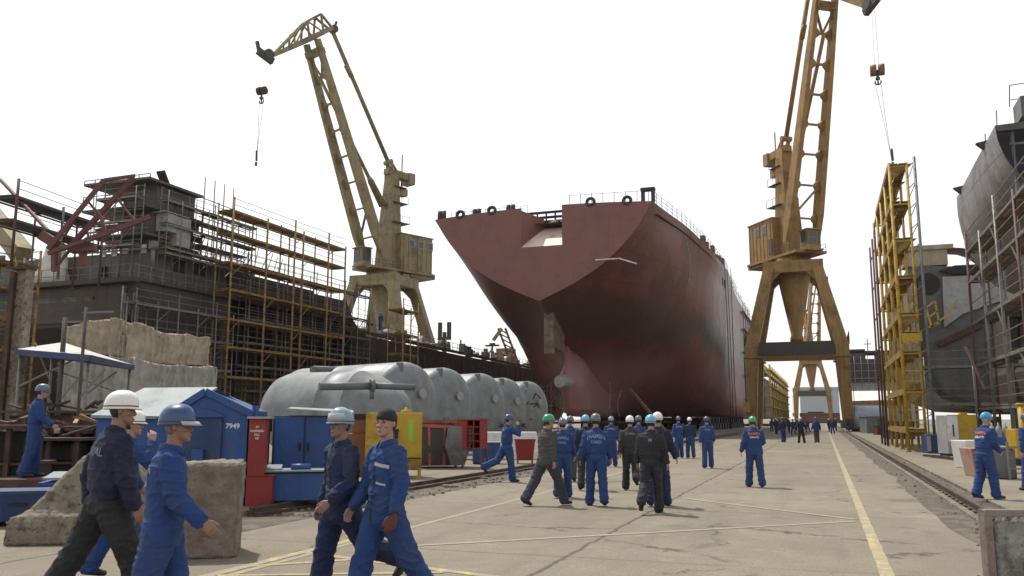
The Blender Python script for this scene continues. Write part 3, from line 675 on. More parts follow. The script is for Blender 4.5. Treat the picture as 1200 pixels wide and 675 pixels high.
for k in range(12): x = -10.8+k*.8; mb.bar((x, 2.3, 22.8), (x, 2.3, 24), .035)
mb.bar((-10.8, 2.3, 23.9), (-2, 2.3, 24), .03)
mb.build('guard_rail', mt['galv'], ship)
mb = MB(); prev = None                      # clutter along the deck edge forward
for y in [56+k*1.9 for k in range(20)]:
    a = deckp(min(y, 93.5)); mb.bar(a, a+Vector((0, 0, 1.6+random.random())), .07)
    if prev: mb.bar(prev+Vector((0, 0, 1.2)), a+Vector((0, 0, 1.2)), .05)
    prev = a
mb.build('deck_staging', mt['galv'], ship)
for y, h, l in ((26, 1.3, 1.2), (29, 1.0, 1.0), (35, 1.5, 1.4), (39, .9, 1.2), (43, 1.3, 1.6), (47.5, 1.6, 1.2)):
    a = deckp(y); mb = MB(); mb.box((a.x-.3, y, a.z+h/2-.1), (.5, l, h)); mb.build('deck_fitting', mt['primer_red'], ship)
for y in (28.5, 31, 42, 44.5): 
    a = station(y); q = a[int(NS*.86)]; mb = MB(); mb.box((q.x+.02, y, 21.0), (.06, .55, 1.1)); mb.build('scupper', mt['dark'], ship)
# centreline skeg, aperture, rudder trunk, propeller boss
mb = MB()
prof = [(8.6, 10.6), (8.0, 8.2), (8.4, 6.4), (7.6, 5.9), (7.6, 4.7), (8.8, 4.2), (9.6, 2.0)]    # (y,z) after edge of the skeg
rings_ = []
for (ya, z) in [(9.5, 10.8), (9.6, 9.2), (9.2, 7.6), (8.3, 6.3), (8.1, 5.2), (8.8, 4.0), (9.6, 2.9), (9.9, 1.95)]:
    w1 = .28 if z > 6.6 or z < 4.4 else .62
    lx = lambda y: .5+max(0, (y-9)*.13)
    rings_.append([Vector((sx*wd, yy, z)) for yy, wd, sx in ((ya, w1*.5, 1), (ya+.8, w1*1.15, 1), (ya+3.5, 1.1, 1), (ya+12, 2.1, 1), (ya+12, 2.1, -1), (ya+3.5, 1.1, -1), (ya+.8, w1*1.15, -1), (ya, w1*.5, -1))])
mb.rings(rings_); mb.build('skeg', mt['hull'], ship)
mb = MB(); mb.lathe([(.2, -1.1), (.62, -1.1), (.78, -.6), (.86, .4), (.8, 1.8)], c=(0, 8.0, 5.6), n=20, m=Matrix.Rotation(R(-90), 3, 'X')); mb.sm = [False]*len(mb.sm); mb.build('propeller_boss', mt['pale'], ship)
mb = MB(); mb.poly([(-.42, 3.4, 12.4), (-.42, 7.4, 12.0), (-.42, 7.2, 8.6), (-.42, 3.4, 9.1)], .9, (1, 0, 0)); mb.poly([(-.5, 3.0, 12.9), (-.5, 3.45, 12.5), (-.5, 3.45, 8.3), (-.5, 3.0, 8.3)], 1.06, (1, 0, 0))
mt['bare'] = M('bare_rusty_plate', (.19, .13, .085), .6, c2=(.09, .05, .035), amt=.45, c2scale=1.2, streak=.7)
mb.build('rudder_trunk', mt['bare'], ship, bevel=.04)
# chalked marks and hanging ropes on the plating
mb = MB(); mb.bar((5.9, -.1, 17.2), (8.1, -.1, 17.2), .10, .12); mb.bar((8.15, -.1, 17.25), (9.8, .9, 16.75), .10, .12); mb.build('timber_batten', mt['white'], ship)
def hang(x, y, z0, z1, dx=0, name='hanging_rope', m='dark', r=.05):
    mb = MB(); n = 8
    for k in range(n):
        a = Vector((x+dx*math.sin(k/n*2.6), y-dx*.3*k/n, z0+(z1-z0)*k/n)); b = Vector((x+dx*math.sin((k+1)/n*2.6), y-dx*.3*(k+1)/n, z0+(z1-z0)*(k+1)/n)); mb.tube(a, b, r, 5)
    return mb.build(name, mt[m], ship)
hang(13.95, 44, 23.6, 1.9, .1); hang(13.95, 47.5, 23.6, 2.2, .1); hang(13.95, 53.5, 23, 2, -.1); hang(12.7, 14, 22, 16.5, .5, m='pale', r=.045)
hang(2.2, 18.8, 8.0, 2.6, .5, m='pale', r=.04); hang(3.8, 20, 5, 1.9, -.6, m='pale', r=.04)
# white sheeted staging around the forward part
mb = MB()
for y in (70, 75, 80, 85, 90, 94): mb.tube((14.2, y, 2), (14.2, y, 21.5), .07, 6)
for z in (5, 9, 13, 17, 20): mb.box((14.15, 82, z), (.5, 24, .1))
mb.build('side_staging', mt['galv'], ship)
for y0, y1, z0, z1 in ((80, 84.8, 13.4, 16.8), (85.2, 90, 9.4, 16.8), (85.2, 90, 4, 8.6), (75.3, 79.7, 13.4, 16.5), (90.2, 94, 9.4, 19)):
    mb = MB(); mb.box((14.32, (y0+y1)/2, (z0+z1)/2), (.04, y1-y0, z1-z0)); mb.build('staging_sheet', mt['cloth_grey'], ship)
# keel blocks, cribbing and bilge shores
for i in range(22):
    y = Y0+18+i*3.5; mb = MB()
    for x, hw in ((0, .8), (6, .7), (-6, .7)) if i > 7 else ((0, .7),):
        mb.box((x, 0, .95), (1.3, .9, 1.9)) if x == 0 else mb.box((x, 0, .95), (1.1, .8, 1.9))
    if i > 7: mb.box((0, 0, .3), (13, .5, .4))
    o = mb.build('keel_block', mt['rust']); o.location = (CL, y, 0.02)
    tag(o, ['heavy timber and steel keel block standing under the red hull'][0], 'keel block', 'keel blocks under the red ship')
for i in range(16):
    y = Y0+36+i*3.6; mb = MB(); mb.box((0, 0, .5), (1.2, 1.1, 1.0)); mb.box((0, 0, 1.3), (.8, .7, .7)); mb.box((0, 0, 1.8), (.9, .9, .3))
    o = mb.build('bilge_block', mt['blue2'] if i % 3 == 1 else mt['rust']); o.location = (CL+11.3, y, .02)
    tag(o, 'stepped blue steel bilge block at the side of the red hull' if i % 3 == 1 else 'stepped rusty bilge block at the side of the red hull', 'bilge block', 'blue bilge blocks' if i % 3 == 1 else 'rusty bilge blocks')
mb = MB(); mb.bar((CL+9.2, Y0+19.5, 0.02), (CL+4.6, Y0+21, 5.2), .3, .3); o = mb.build('raking_shore', mt['plank']); tag(o, 'timber shore leaning against the red hull by its stern', 'shore')
# ------------------------------------------------------------------ scaffolds
def scaffold(name, label, p0, p1, width, levels, bay, m_post, m_plank, z0=0., ext=1., nrm=1, posts=None, rails=True, brace=True, drop=(), group=None, r=.05, mats=None, cat='scaffold'):
    """tubular scaffold from p0 to p1 (ground points); width towards the left (nrm=1) of the run"""
    a = Vector((p0[0], p0[1], 0)); b = Vector((p1[0], p1[1], 0)); t = (b-a).normalized(); nv = Vector((-t.y, t.x, 0))*nrm; L_ = (b-a).length
    root = empty(name, (a.x, a.y, 0), 0, label, cat, group)
    n = max(1, round(L_/bay)); ss = posts or [L_*i/n for i in range(n+1)]
    top = levels[-1]
    for i, s in enumerate(ss):
        for w_ in (0, width):
            mb = MB(); q = t*s+nv*w_; mb.tube((q.x, q.y, z0), (q.x, q.y, top+(.35 if i % 2 else 1.1)*(1 if w_ == 0 else .7)*ext), r if w_ == 0 else r*.8, 8)
            mb.box((q.x, q.y, z0+.03), (.25, .25, .06)); mm = m_post if not mats else mats[i % len(mats)]
            mb.build('post', mm, root)
    for li, z in enumerate(levels):
        mb = MB(); s_end = L_
        segs = [(ss[i], ss[i+1]) for i in range(len(ss)-1) if (li, i) not in drop]
        if not segs: continue
        k = max(2, int(width/.3))
        for s0, s1 in segs:
            for j in range(k):
                c0 = t*(s0-.12)+nv*(width*(j+.5)/k); c1 = t*(s1+.12)+nv*(width*(j+.5)/k); jit = random.uniform(-.02, .03)
                mb.bar((c0.x, c0.y, z+.06+jit), (c1.x, c1.y, z+.06+jit), width/k*.92, .05)
        mb.build('plank_deck', m_plank, root)
        mb = MB()
        for w_ in (0, width):
            for s0, s1 in segs:
                c0 = t*s0+nv*w_; c1 = t*s1+nv*w_; mb.bar((c0.x, c0.y, z-.04), (c1.x, c1.y, z-.04), .07 if w_ == 0 else .05, .11)
        for s in ss: c0 = t*s; c1 = t*s+nv*width; mb.bar((c0.x, c0.y, z-.04), (c1.x, c1.y, z-.04), .06, .09)
        mb.build('ledger', m_post, root)
        if rails and z < top+9:
            mb = MB()
            for s0, s1 in segs:
                c0 = t*s0; c1 = t*s1
                for h in (.5, 1.0): mb.bar((c0.x, c0.y, z+h), (c1.x, c1.y, z+h+random.uniform(-.03, .03)), .035)
            mb.build('guard_rail', mt['galv'] if mats is None else m_post, root)
    if brace:
        for li, z in enumerate(levels[:-1]):
            for i in range(len(ss)-1):
                if (i+li) % 2 == 0 or (li, i) in drop: continue
                mb = MB()
                s0 = ss[i]; s1 = s0+min(1.3, ss[i+1]-s0); c0 = t*s0; c1 = t*s1; z1 = levels[li+1] 
                mb.bar((c0.x, c0.y, z1-1.1), (c1.x, c1.y, z1-.05), .05); mb.build('knee_brace', m_post, root)
    return root
X2 = -46.
def s2(px, py): return onX(px, py, X2)
ysc = [s2(px, 330).y for px in (270, 311, 344, 354, 384, 404)]
yl0, yl1 = ysc[0], ysc[-1]
lv = [s2(268, y).z for y in (440, 405, 372, 337, 305, 270, 243)]
scaffold('yellow_scaffold', 'tall rusty yellow scaffold standing against the dark hull on the left', (X2+2.6, yl0*(X2+2.6)/X2+0, 0), (X2+2.6, yl1*(X2+2.6)/X2, 0), 1.5, [z*(X2+2.6)/X2 for z in lv], 3, mt['scaf_l'], mt['scaf_y2'],
         posts=[(y-ysc[0])*(X2+2.6)/X2 for y in ysc], r=.085)
# secondary grey tubes between scaffold and hull
sc = scaffold('grey_scaffold', 'grey inner tube scaffold tight behind the yellow one at the dark hull', (X2+.9, yl0+1, 0), (X2+.9, yl1+4, 0), .7, [2, 4, 6, 8, 10, 12, 14.5], 2.6, mt['galv'], mt['plank'], r=.05)
# ------------------------------------------------------------------ unfinished ship on the left
ys0 = s2(158, 328).y; zd = s2(158, 328).z
s2root = empty('unfinished_ship', (X2, ys0, 0), 0, 'grey unfinished ship with plated deckhouse and stern facing left of the road', 'ship')
W2 = 26.
mb = MB()      # hull side and raking stern: stations (dy, bottom z, half profile)
def sec(dy, zb, inset): return [Vector((0, dy, zd)), Vector((0, dy, zb+3.2)), Vector((-inset*.5, dy, zb+.8)), Vector((-inset*1.2-1, dy, zb)), Vector((-W2+inset*1.2+1, dy, zb)), Vector((-W2, dy, zb+3.2)), Vector((-W2, dy, zd))]
mb.rings([sec(0, zd-1.5-1.7, .4), sec(2.2, zd-4.5, 1.2), sec(6, 3.8, 1.6), sec(10, 1.6, 1.6), sec(30, 1.6, 1.4)], closed=True, smooth=False)
mb.build('hull_plating', mt['dark_hull'], s2root)
mb = MB(); mb.box((-W2/2, -.05, zd-1.6), (W2-1.2, .12, 2.6)); mb.build('transom_plate', mt['dark_hull'], s2root)
mb = MB(); mb.poly([(-3.5, -.1, zd-1), (-14.5, -.1, zd-1), (-14.5, 2.2, zd-4.6), (-6.2, 2.2, zd-4.6)], .2, (0, -.8, -.5)); mb.build('stern_plate', mt['gray_steel'], s2root)
mb = MB(); mb.box((-W2/2, 15, zd+.08), (W2+.6, 31, .2)); mb.box((-W2/2, -.3, zd-.02), (W2+.8, .8, .35)); mb.build('deck_edge', mt['dark_hull'], s2root)
# railings on the deck edge
mb = MB()
for k in range(22): mb.bar((-k*1.2, -.5, zd), (-k*1.2, -.5, zd+1.1), .05)
for h in (.55, 1.1): mb.bar((0, -.5, zd+h), (-W2, -.5, zd+h), .04)
for k in range(14): mb.bar((.3, k*1.2, zd), (.3, k*1.2, zd+1.1), .05)
for h in (.55, 1.1): mb.bar((.3, -.5, zd+h), (.3, 16, zd+h), .04)
mb.build('deck_rail', mt['galv'], s2root)
# deckhouse level one
c = s2(183, 290)            # its corner column
def loc(v): return Vector(v)-Vector((X2, ys0, 0))
h1 = s2(183, 292).z; yc = s2(183, 292).y
mb = MB(); mb.box0(-26, -.6, yc-ys0+.2, yc-ys0+22, zd+.15, h1); mb.build('deckhouse_wall', mt['house_grey'], s2root, bevel=.03)
# bulwark strip seen along the left side, with freeing ports
mb = MB(); yb = s2(120, 330).y; mb.box0(-15, -5.2, 2.2, 2.4, zd+.2, zd+2.6); mb.box0(-25, -16.5, 2.8, 3.0, zd+.2, zd+3.4); mb.build('inner_bulkhead', mt['house_grey'], s2root)
def win(px, py, wd, hg, name='window_opening', m='dark', dep=.1):
    p = s2(px, py); p = loc(p); mb = MB(); mb.box((-.6+.03, p.y, p.z), (dep, wd, hg)); return mb.build(name, mt[m], s2root)
win(217, 311, 1.1, 1.1); win(241, 315, 1.2, 1.0)
for px, py in ((241, 300), (248, 302), (257, 304)): win(px, py, .35, .45, 'porthole', 'white')
def winy(px, py, wd, hg, m='dark', name='porthole', yy=None):
    p = onY(px, py, yc); p = loc(p); mb = MB(); mb.box((p.x, yc-ys0+.18, p.z), (wd, .1, hg)); return mb.build(name, mt[m], s2root)
for px, py in ((119, 296), (132, 295), (145, 292), (166, 291)): winy(px, py, .55, .65, 'white')
for px, py in ((120, 317), (121, 319)): winy(px, py, .5, .8)
# tower
tp = s2(183, 209); tz = tp.z; ty1 = s2(238, 230).y
mb = MB(); x0 = onY(134, 300, yc).x-X2
mb.box0(x0, -.75, yc-ys0+.5, ty1-ys0, h1, tz); 
mt['patch'] = M('patchy_primed_plate', (.07, .064, .057), .6, c2=(.15, .065, .028), amt=.42, c2scale=.8, streak=.5, seams=(0, 1.7, 1.3, .03, .55), sharp=.04)
mb.build('wheelhouse_tower', mt['patch'], s2root)
for z, ov in ((tz, .0), (tz-2.1, .0), (tz-4.2, 0)):
    mb = MB(); xl = x0-(2.6 if z > tz-3 else 1.6); mb.box0(xl, -.2, yc-ys0-.9, ty1-ys0+.3, z-.12, z+.06)
    for k in range(7): mb.bar((xl+k*(abs(xl)-.2)/6, yc-ys0-.85, z), (xl+k*(abs(xl)-.2)/6, yc-ys0-.85, z+1.1 if z < tz-1 else z+.3), .05)
    mb.bar((xl, yc-ys0-.85, z+1.1 if z < tz-1 else z+.3), (-.2, yc-ys0-.85, z+1.1 if z < tz-1 else z+.3), .05)
    mb.build('bridge_wing', mt['patch'], s2root)
for k, (px, py, wd, hg) in enumerate(((232, 262, 1.2, .9), (232, 278, 1.4, .5), (232, 287, 1.3, .5), (231, 295, 1.2, .5))):
    p = loc(s2(px, py)); mb = MB(); mb.box((-.74, p.y, p.z), (.1, wd*1.6, hg)); mb.build('window_opening', mt['dark'], s2root)
p = loc(s2(205, 273)); mb = MB(); mb.box((-.1, p.y+.6, p.z+.1), (.9, 1.5, 2.3)); mb.box((-.2, p.y-.7, p.z+.6), (1.1, 1.1, 1.4)); mb.box((-.2, p.y-.3, p.z+1.35), (1.3, 2.6, .1)); mb.build('ventilation_trunk', mt['pale'], s2root, bevel=.25)
p = loc(s2(181, 312)); mb = MB(); mb.tube((-.2, p.y, zd+1), (-.2, p.y, h1+.6), .17, 8); mb.box((-.2, p.y, h1+.3), (.5, .5, .6)); mb.build('vent_pipe', mt['galv'], s2root)
mb = MB()      # window frames with glazing bars in front of the tower
for k in range(5): mb.bar((-2.2-k*1.1, yc-ys0-.1, h1), (-2.2-k*1.1, yc-ys0-.1, h1+1.7), .12)
for h in (.1, 1.7): mb.bar((-.8, yc-ys0-.1, h1+h), (-6.8, yc-ys0-.1, h1+h), .12)
mb.build('wheelhouse_frame', mt['galv'], s2root)
mb = MB(); p = loc(s2(190, 200)); mb.box((p.x-.8, p.y+1, tz+.55), (.7, .2, 1.1), m=Matrix.Rotation(.6, 3, 'X')); mb.build('radar_bracket', mt['dark'], s2root)
mb = MB()
for i in range(16):
    y = yc-ys0+2+i*.9; mb.bar((-.2, y, h1+random.uniform(.2, .5)), (-.2, y+random.uniform(.3, 1), h1+random.uniform(1, 2.5)), .05)
for z in (h1+1, h1+2.2, h1+3.6, h1+5.2): mb.bar((-.3, ty1-ys0, z), (-.3, ty1-ys0+6, z-.1), .06)
for k in range(4): mb.tube((-.3, ty1-ys0+1.2*k+.5, h1), (-.3, ty1-ys0+1.2*k+.5, h1+7), .05, 5)
mb.build('tube_staging', mt['galv'], s2root)
mb = MB()
for z in (h1+3.0, h1+1.2): mb.box((-.3, ty1-ys0+2.6, z), (1.1, 6, .1))
mb.build('staging_deck', mt['plank'], s2root)
scaffold('grey_scaffold', 'dense grey tube staging wrapped round the stern face of the wheelhouse tower', (X2+x0-.3, yc-1.0), (X2-.5, yc-1.0), .8, [h1+.1, h1+1.9, h1+3.7], 1.5, mt['galv'], mt['plank'], z0=zd+.2, r=.05, nrm=-1)
scaffold('grey_scaffold', 'dense grey tube staging along the road side of the wheelhouse tower', (X2-.1, yc+.3), (X2-.1, yc+11), .7, [zd+2.4, h1+.2, h1+2.0, h1+3.8], 1.6, mt['galv'], mt['plank'], z0=zd+.2, r=.045, nrm=-1)
# white tarpaulin heap on the aft deck
mb = MB(); q = onY(48, 345, ys0+.5)-Vector((X2, ys0, 0)); rs = []
for i in range(7):
    z = i/6*4.4; r = 1.7*(1-i/6)**.7+.1; rs.append([Vector((q.x+.5*i/6+r*math.cos(a)*(1+.25*noise.noise((a*2, i*.8, 2))), q.y+.7+r*.5*math.sin(a), zd+.2+z)) for a in [k*.45 for k in range(14)]])
mb.rings(rs); o = mb.build('draped_tarpaulin', mt['canvas']); o.location = (X2, ys0, 0); tag(o, 'off white tarpaulin peaked over gear on the aft deck of the unfinished ship', 'tarpaulin')
# row of staging hung on the dark hull side under the deck (grey frames)
for j, (px0, px1, zt) in enumerate(((150, 262, zd-1.2),)):
    pass
scaffold('grey_scaffold', 'grey tube scaffold with long white ledgers under the aft deck corner', (onY(140, 400, ys0-2.2).x, ys0-2.2, 0), (X2+1.6, ys0-2.2, 0), 1.0, [3.2, 5.4, 7.6, 9.6], 1.7, mt['galv'], mt['galv'], r=.06)
scaffold('grey_scaffold', 'grey tube scaffold along the dark hull side left of the yellow one', (X2+1.7, ys0-1.5, 0), (X2+1.7, yl0-1.5, 0), 1.0, [3.2, 5.4, 7.6, 9.6], 2.0, mt['galv'], mt['galv'], r=.055)
# top left staging on the aft deck
a = at(14, 300, 50); b = at(118, 300, 58)
sc = scaffold('deck_scaffold', 'dark tube scaffold rising over the aft deck at the far left', (a.x, a.y), (b.x, b.y), 2.0, [at(28, 262, 51).z, at(28, 235, 51).z], 3.4, mt['crane_dark'], mt['crane_dark'], z0=zd-1, r=.085, mats=[mt['scaf_r'], mt['galv']])
# the red A-frame derrick
def L2(px, py, d=50.): return at(px, py, d)
der = empty('red_derrick', L2(70, 320), 0, 'dismantled dark red A-frame derrick lying over the aft deck of the ship', 'derrick')
D0 = der.location.copy()
def dbeam(p, q, w_, d0=49, d1=49, name='beam'):
    mb = MB(); mb.bar(L2(*p, d0)-D0, L2(*q, d1)-D0, w_*.64, w_*.5); return mb.build(name, mt['primer_red'], der)
dbeam((56, 292), (122, 211), .48, 48, 49); dbeam((122, 211), (158, 206), .36, 49, 50); dbeam((84, 287), (157, 208), .52, 50, 50.5)
dbeam((56, 297), (100, 282), .4, 48, 48.5); dbeam((100, 282), (176, 254), .56, 48.5, 50); dbeam((64, 290), (64, 318), .5); dbeam((104, 237), (117, 252), .22); dbeam((117, 252), (126, 276), .26)
dbeam((137, 232), (160, 262), .24, 50, 50); dbeam((68, 310), (90, 283), .25); dbeam((50, 276), (66, 286), 1.1); dbeam((96, 285), (98, 312), .55); dbeam((84, 293), (112, 290), .8); dbeam((112, 270), (150, 262), .25, 50, 50)
dbeam((76, 276), (87, 258), .2); dbeam((92, 275), (134, 250), .22, 49, 50); dbeam((124, 285), (140, 283), .3); dbeam((64, 293), (84, 289), .45)
mb = MB(); mb.tube((0, 0, 0), (0, 0, .01), .01, 4)
dbeam((56, 270), (0, 210), .3, 49, 52, 'tie_rod')
# beige jib end at the picture's edge
mb = MB(); mb.bar(at(-14, 248, 75), at(27, 298, 72), 1.5, 1.3); mb.bar(at(-10, 262, 75), at(22, 310, 72), .5); 
for k in range(4): mb.bar(at(-6+8*k, 258+10*k, 74), at(-8+8*k, 268+10*k, 74), .3)
o = mb.build('crane_jib', mt['crane_tan']); tag(o, 'beige end of a crane jib slanting in at the far left edge', 'crane jib')
scaffold('yellow_scaffold', 'tangled low yellow scaffold beside the aft deck at the far left edge', (at(-12, 320, 53).x, at(-12, 320, 53).y), (at(46, 320, 56).x, at(46, 320, 56).y), 1.6, [4, 6, 8, 10, 11.6, at(20, 303, 53).z], 1.8, mt['scaf_l'], mt['scaf_y2'], r=.08)

# ------------------------------------------------------------------ long dark hull block behind the tanks
bl = empty('long_hull_block', (X2, 77, 0), 0, 'long low dark steel hull running behind the grey tanks to the red ship', 'ship')
mb = MB(); prof = []
ya, yz = -27+3, 92
def bsec(y, top): return [(0, y, top), (0, y, 3.2), (-1.2, y, 1.4), (-4, y, 1.0), (-7, y, 1.0), (-7, y, top)]
def tops(py_y):
    return py_y
mb.rings([bsec(s2(250, 300).y-77+2.5, s2(250, 302).z-1.0), bsec(s2(406, 353).y-77, s2(406, 353).z), bsec(s2(416, 372).y-77, 11.6), bsec(s2(430, 392).y-77, s2(430, 394).z), bsec(s2(540, 412).y-77, 10.2), bsec(yz-12, 9.8)], smooth=False)
mb.build('hull_plating', mt['dark_hull'], bl)
mb = MB(); mb.bar((.1, -2, 10.9), (.1, 80, 9.9), .5, .3)
for k in range(40): y = -20+k*2.4; mb.bar((.12, y, 2.5), (.12, y, 9.4), .14, .14)
mb.build('side_stringer', mt['rust'], bl)
rnd = random.Random(3)
for i in range(46):       # clutter along the deck edge: pipes, boxes, winches, stanchions
    y = -3+i*1.75+rnd.random(); mb = MB(); k = rnd.random(); z = 10.9-(y+2)*.012; x = -rnd.random()*2
    if k < .3: mb.tube((x, y, z+.4), (x, y+1.6+rnd.random()*2, z+.5+rnd.random()*.3), .16+.1*rnd.random(), 8); nm = 'deck_pipe'
    elif k < .6: mb.box((x, y, z+.5), (.8, .7+rnd.random(), .9+rnd.random()*.6)); mb.box((x, y, z+1.1+rnd.random()*.3), (.5, .5, .5)); nm = 'deck_box'
    elif k < .85: mb.tube((x, y, z), (x, y, z+1.4+rnd.random()), .12, 8); mb.tube((x, y-.2, z+1.3), (x, y+.7, z+1.3), .2, 8); nm = 'vent_pipe'
    else: mb.tube((x-.4, y, z+.8), (x+.4, y, z+.8), .55, 10); mb.box((x, y, z+.3), (.9, 1.0, .5)); nm = 'mooring_winch'
    mb.build(nm, mt[rnd.choice(['white', 'galv', 'galv', 'blue2', 'pale', 'dark', 'cloth_tan', 'pale'])], bl)
mb = MB()
for i in range(56):
    y = -6+i*1.5; z = 10.9-(y+2)*.012; mb.bar((.1, y, z), (.1, y, z+1.15), .055)
for h in (.6, 1.15): mb.bar((.1, -6, 10.9+h), (.1, 78, 9.9+h), .045)
mb.build('deck_rail', mt['galv'], bl)
# white rails, stair tower and scaffolding at the foot of the tan crane
p0 = at(432, 400, 84); p1 = at(500, 400, 92)
scaffold('stair_scaffold', 'yellow stair scaffold standing against the dark hull below the tan crane', (at(472, 400, 84).x, at(472, 400, 84).y), (at(490, 400, 88).x, at(490, 400, 88).y), 1.6, [2, 4, 6, 8, 10, at(480, 365, 86).z], 2.4, mt['scaf_l'], mt['scaf_y2'], r=.07)
for i, (px, pt, pb, d, lab) in enumerate(((521, 381, 406, 120, 'dark twin-headed lamp mast over the hull between tan crane and red ship'), (577, 399, 416, 150, 'thin grey lamp mast just left of the red ship'))):
    p = at(px, pt, d); q = at(px, pb, d); root = empty('lamp_mast', (p.x, p.y, 0), 0, lab, 'lamp mast')
    mb = MB(); mb.tube((0, 0, 0), (0, 0, p.z-1), .3 if i == 0 else .16, 8); mb.build('mast', mt['crane_dark'], root)
    mb = MB()
    if i == 0:
        for s in (-.7, .7): mb.box((s, 0, p.z-.7), (.5, .4, 2.2))
        mb.box((0, 0, p.z-1.9), (1.9, .5, .4))
    else: mb.box((0, 0, p.z-.9), (2.6, .3, .3)); mb.box((0, 0, p.z-.7), (1.0, .4, .5))
    mb.build('lamp_head', mt['crane_dark'], root)
dc = empty('small_crane', stand(598, 190), 0, 'small far crane with ochre cab just left of the red hull', 'crane')
def rel(px, py, d): return at(px, py, d)-dc.location
mb = MB(); a, b = rel(588, 385, 180), rel(606, 432, 190)
for s in (-.8, .8): mb.bar(a+Vector((s, 0, 0)), b+Vector((s, 0, 0)), .35)
for k in range(8): q = a.lerp(b, k/8); mb.bar(q+Vector((-.8, 0, 0)), a.lerp(b, (k+1)/8)+Vector((.8, 0, 0)), .22)
mb.build('boom', mt['crane_dark'], dc)
mb = MB(); mb.bar(a, rel(578, 399, 180), 1.2, .7); mb.build('jib', mt['crane_tan'], dc)
mb = MB(); q = rel(593, 415, 190); mb.box(q, (3.6, 3, 2.4)); mb.box(q-Vector((0, 0, 2)), (5, 4, 1.5)); mb.build('cab', mt['ochre'], dc)
mb = MB(); mb.box((0, 0, q.z/2-1), (3, 3, q.z-2)); mb.build('pedestal', mt['crane_dark'], dc)

# ------------------------------------------------------------------ left foreground yard gear
def place(px, d, hv=0., z=0.):
    p = stand(px, d, z); return p, YAW-R(hv)
def rooted(name, px, d, hv, label, cat, z=.1, group=None):
    p, rz = place(px, d, hv, z)
    if p.y < 12.8 and p.x < RXL: p.z = 0
    return empty(name, p, rz, label, cat, group)
# tanks
def make_tank(label, rad=1.72, ln=7.0, marks=False):
    root = empty('storage_tank', (0, 0, 0), 0, label, 'tank', 'grey tanks in a row by the rail')
    m = Matrix.Rotation(R(90), 3, 'Y'); zc = rad+.42; n = 40
    prof = [(.01, -ln/2-.62), (rad*.45, -ln/2-.56), (rad*.75, -ln/2-.4), (rad*.93, -ln/2-.18), (rad, -ln/2+.1), (rad, -ln/6), (rad+.012, -ln/6+.01), (rad+.012, -ln/6+.05), (rad, -ln/6+.06), (rad, ln/6), (rad+.012, ln/6+.01), (rad+.012, ln/6+.05), (rad, ln/6+.06), (rad, ln/2-.15), (rad*.975, ln/2+.02), (rad*.90, ln/2+.16), (rad*.7, ln/2+.32), (rad*.4, ln/2+.40), (.01, ln/2+.43)]
    mb = MB(); mb.lathe(prof, (0, 0, zc), n, m); mb.build('shell', mt['tank'], root)
    for a, h in ((.9, .25), (-.35, .18)):                         # nozzle flanges on the end
        mb = MB(); y = rad*.62*math.cos(a); z = zc+rad*.62*math.sin(a); x = ln/2+.34
        if a > 0: y = .35; z = zc+rad*.25
        else: y = rad*.7; z = zc-rad*.55
        mb.tube((x-.15, y, z), (x+h*.8, y, z), .11, 12); mb.tube((x+h*.8, y, z), (x+h*.8+.06, y, z), .2, 14); mb.build('nozzle', mt['pale'] if a > 0 else mt['tank_d'], root)
    mb = MB()
    mb.box((ln/2+.1, -.5, zc+rad*.86), (.3, .12, .35)); mb.build('lifting_lug', mt['tank_d'], root)
    mb = MB(); mb.box((ln/2+.44, -.35, zc-rad*.35), (.05, .3, .1)); mb.build('name_plate', mt['tank_d'], root)
    for x in (-ln*.3, ln*.3):
        mb = MB()
        rs = []; 
        pts = [(rad*1.02*math.sin(a), zc-rad*1.02*math.cos(a)) for a in [(-60+12*k)*math.pi/180 for k in range(11)]]
        poly = [(x-.15, y, z) for y, z in pts]+[(x-.15, 1.5, .02), (x-.15, -1.5, .02)]
        mb.poly(poly, .3, (1, 0, 0)); mb.build('saddle', mt['rust'], root)
    if marks:
        mb = MB(); r_ = random.Random(5)
        for k in range(11):
            y = -1.1+r_.random()*1.7; z = zc+.1+r_.random()*.9; dd = math.hypot(y, z-zc)/rad; x = ln/2+.44-.36*dd**2.4
            mb.box((x, y, z), (.03, .25+.3*r_.random(), .07), m=Matrix.Rotation(r_.uniform(-1, 1), 3, 'X'))
        mb.build('grinding_marks', mt['dark'], root)
    return root
tanks = [(505, 35.6, 'largest and nearest grey tank of the row with a loose pipe across it'), (547, 39.5, 'second grey tank of the row behind the yellow cabinet'), (587, 44.3, 'third grey tank of the row behind the red locker rack'), (612, 49.2, 'fourth grey tank of the row behind the phoning worker'), (638, 53.6, 'farthest grey tank of the row with dark scribbles on its end')]
AX = R(-22)          # axis turned a little towards the road
for i, (px, d, lab) in enumerate(tanks):
    o = make_tank(lab, marks=(i == 4)); e_ = at(px, 491, d); e_.z = .1
    ax = Vector((math.cos(AX), math.sin(AX), 0)); side = Vector((-ax.y, ax.x, 0))
    o.location = e_-ax*(3.5+.2)-side*(1.15); o.location.z = .1; o.rotation_euler = (0, 0, AX)
ft = empty('conical_tank', (0, 0, 0), 0, 'low grey tank with coned end lying in front of the row', 'tank')
m = Matrix.Rotation(R(90), 3, 'Y')
mb = MB(); rd = 1.52; mb.lathe([(.01, -3.15), (.6, -3.08), (1.1, -2.85), (1.38, -2.5), (rd, -2.0), (rd, 0), (rd+.012, .01), (rd+.012, .05), (rd, .06), (rd, 1.2), (rd+.012, 1.21), (rd+.012, 1.25), (rd, 1.26), (1.32, 2.0), (1.0, 2.7), (.72, 3.05), (.5, 3.2), (.01, 3.28)], (0, 0, 1.75), 40, m); mb.build('shell', mt['tank'], ft)
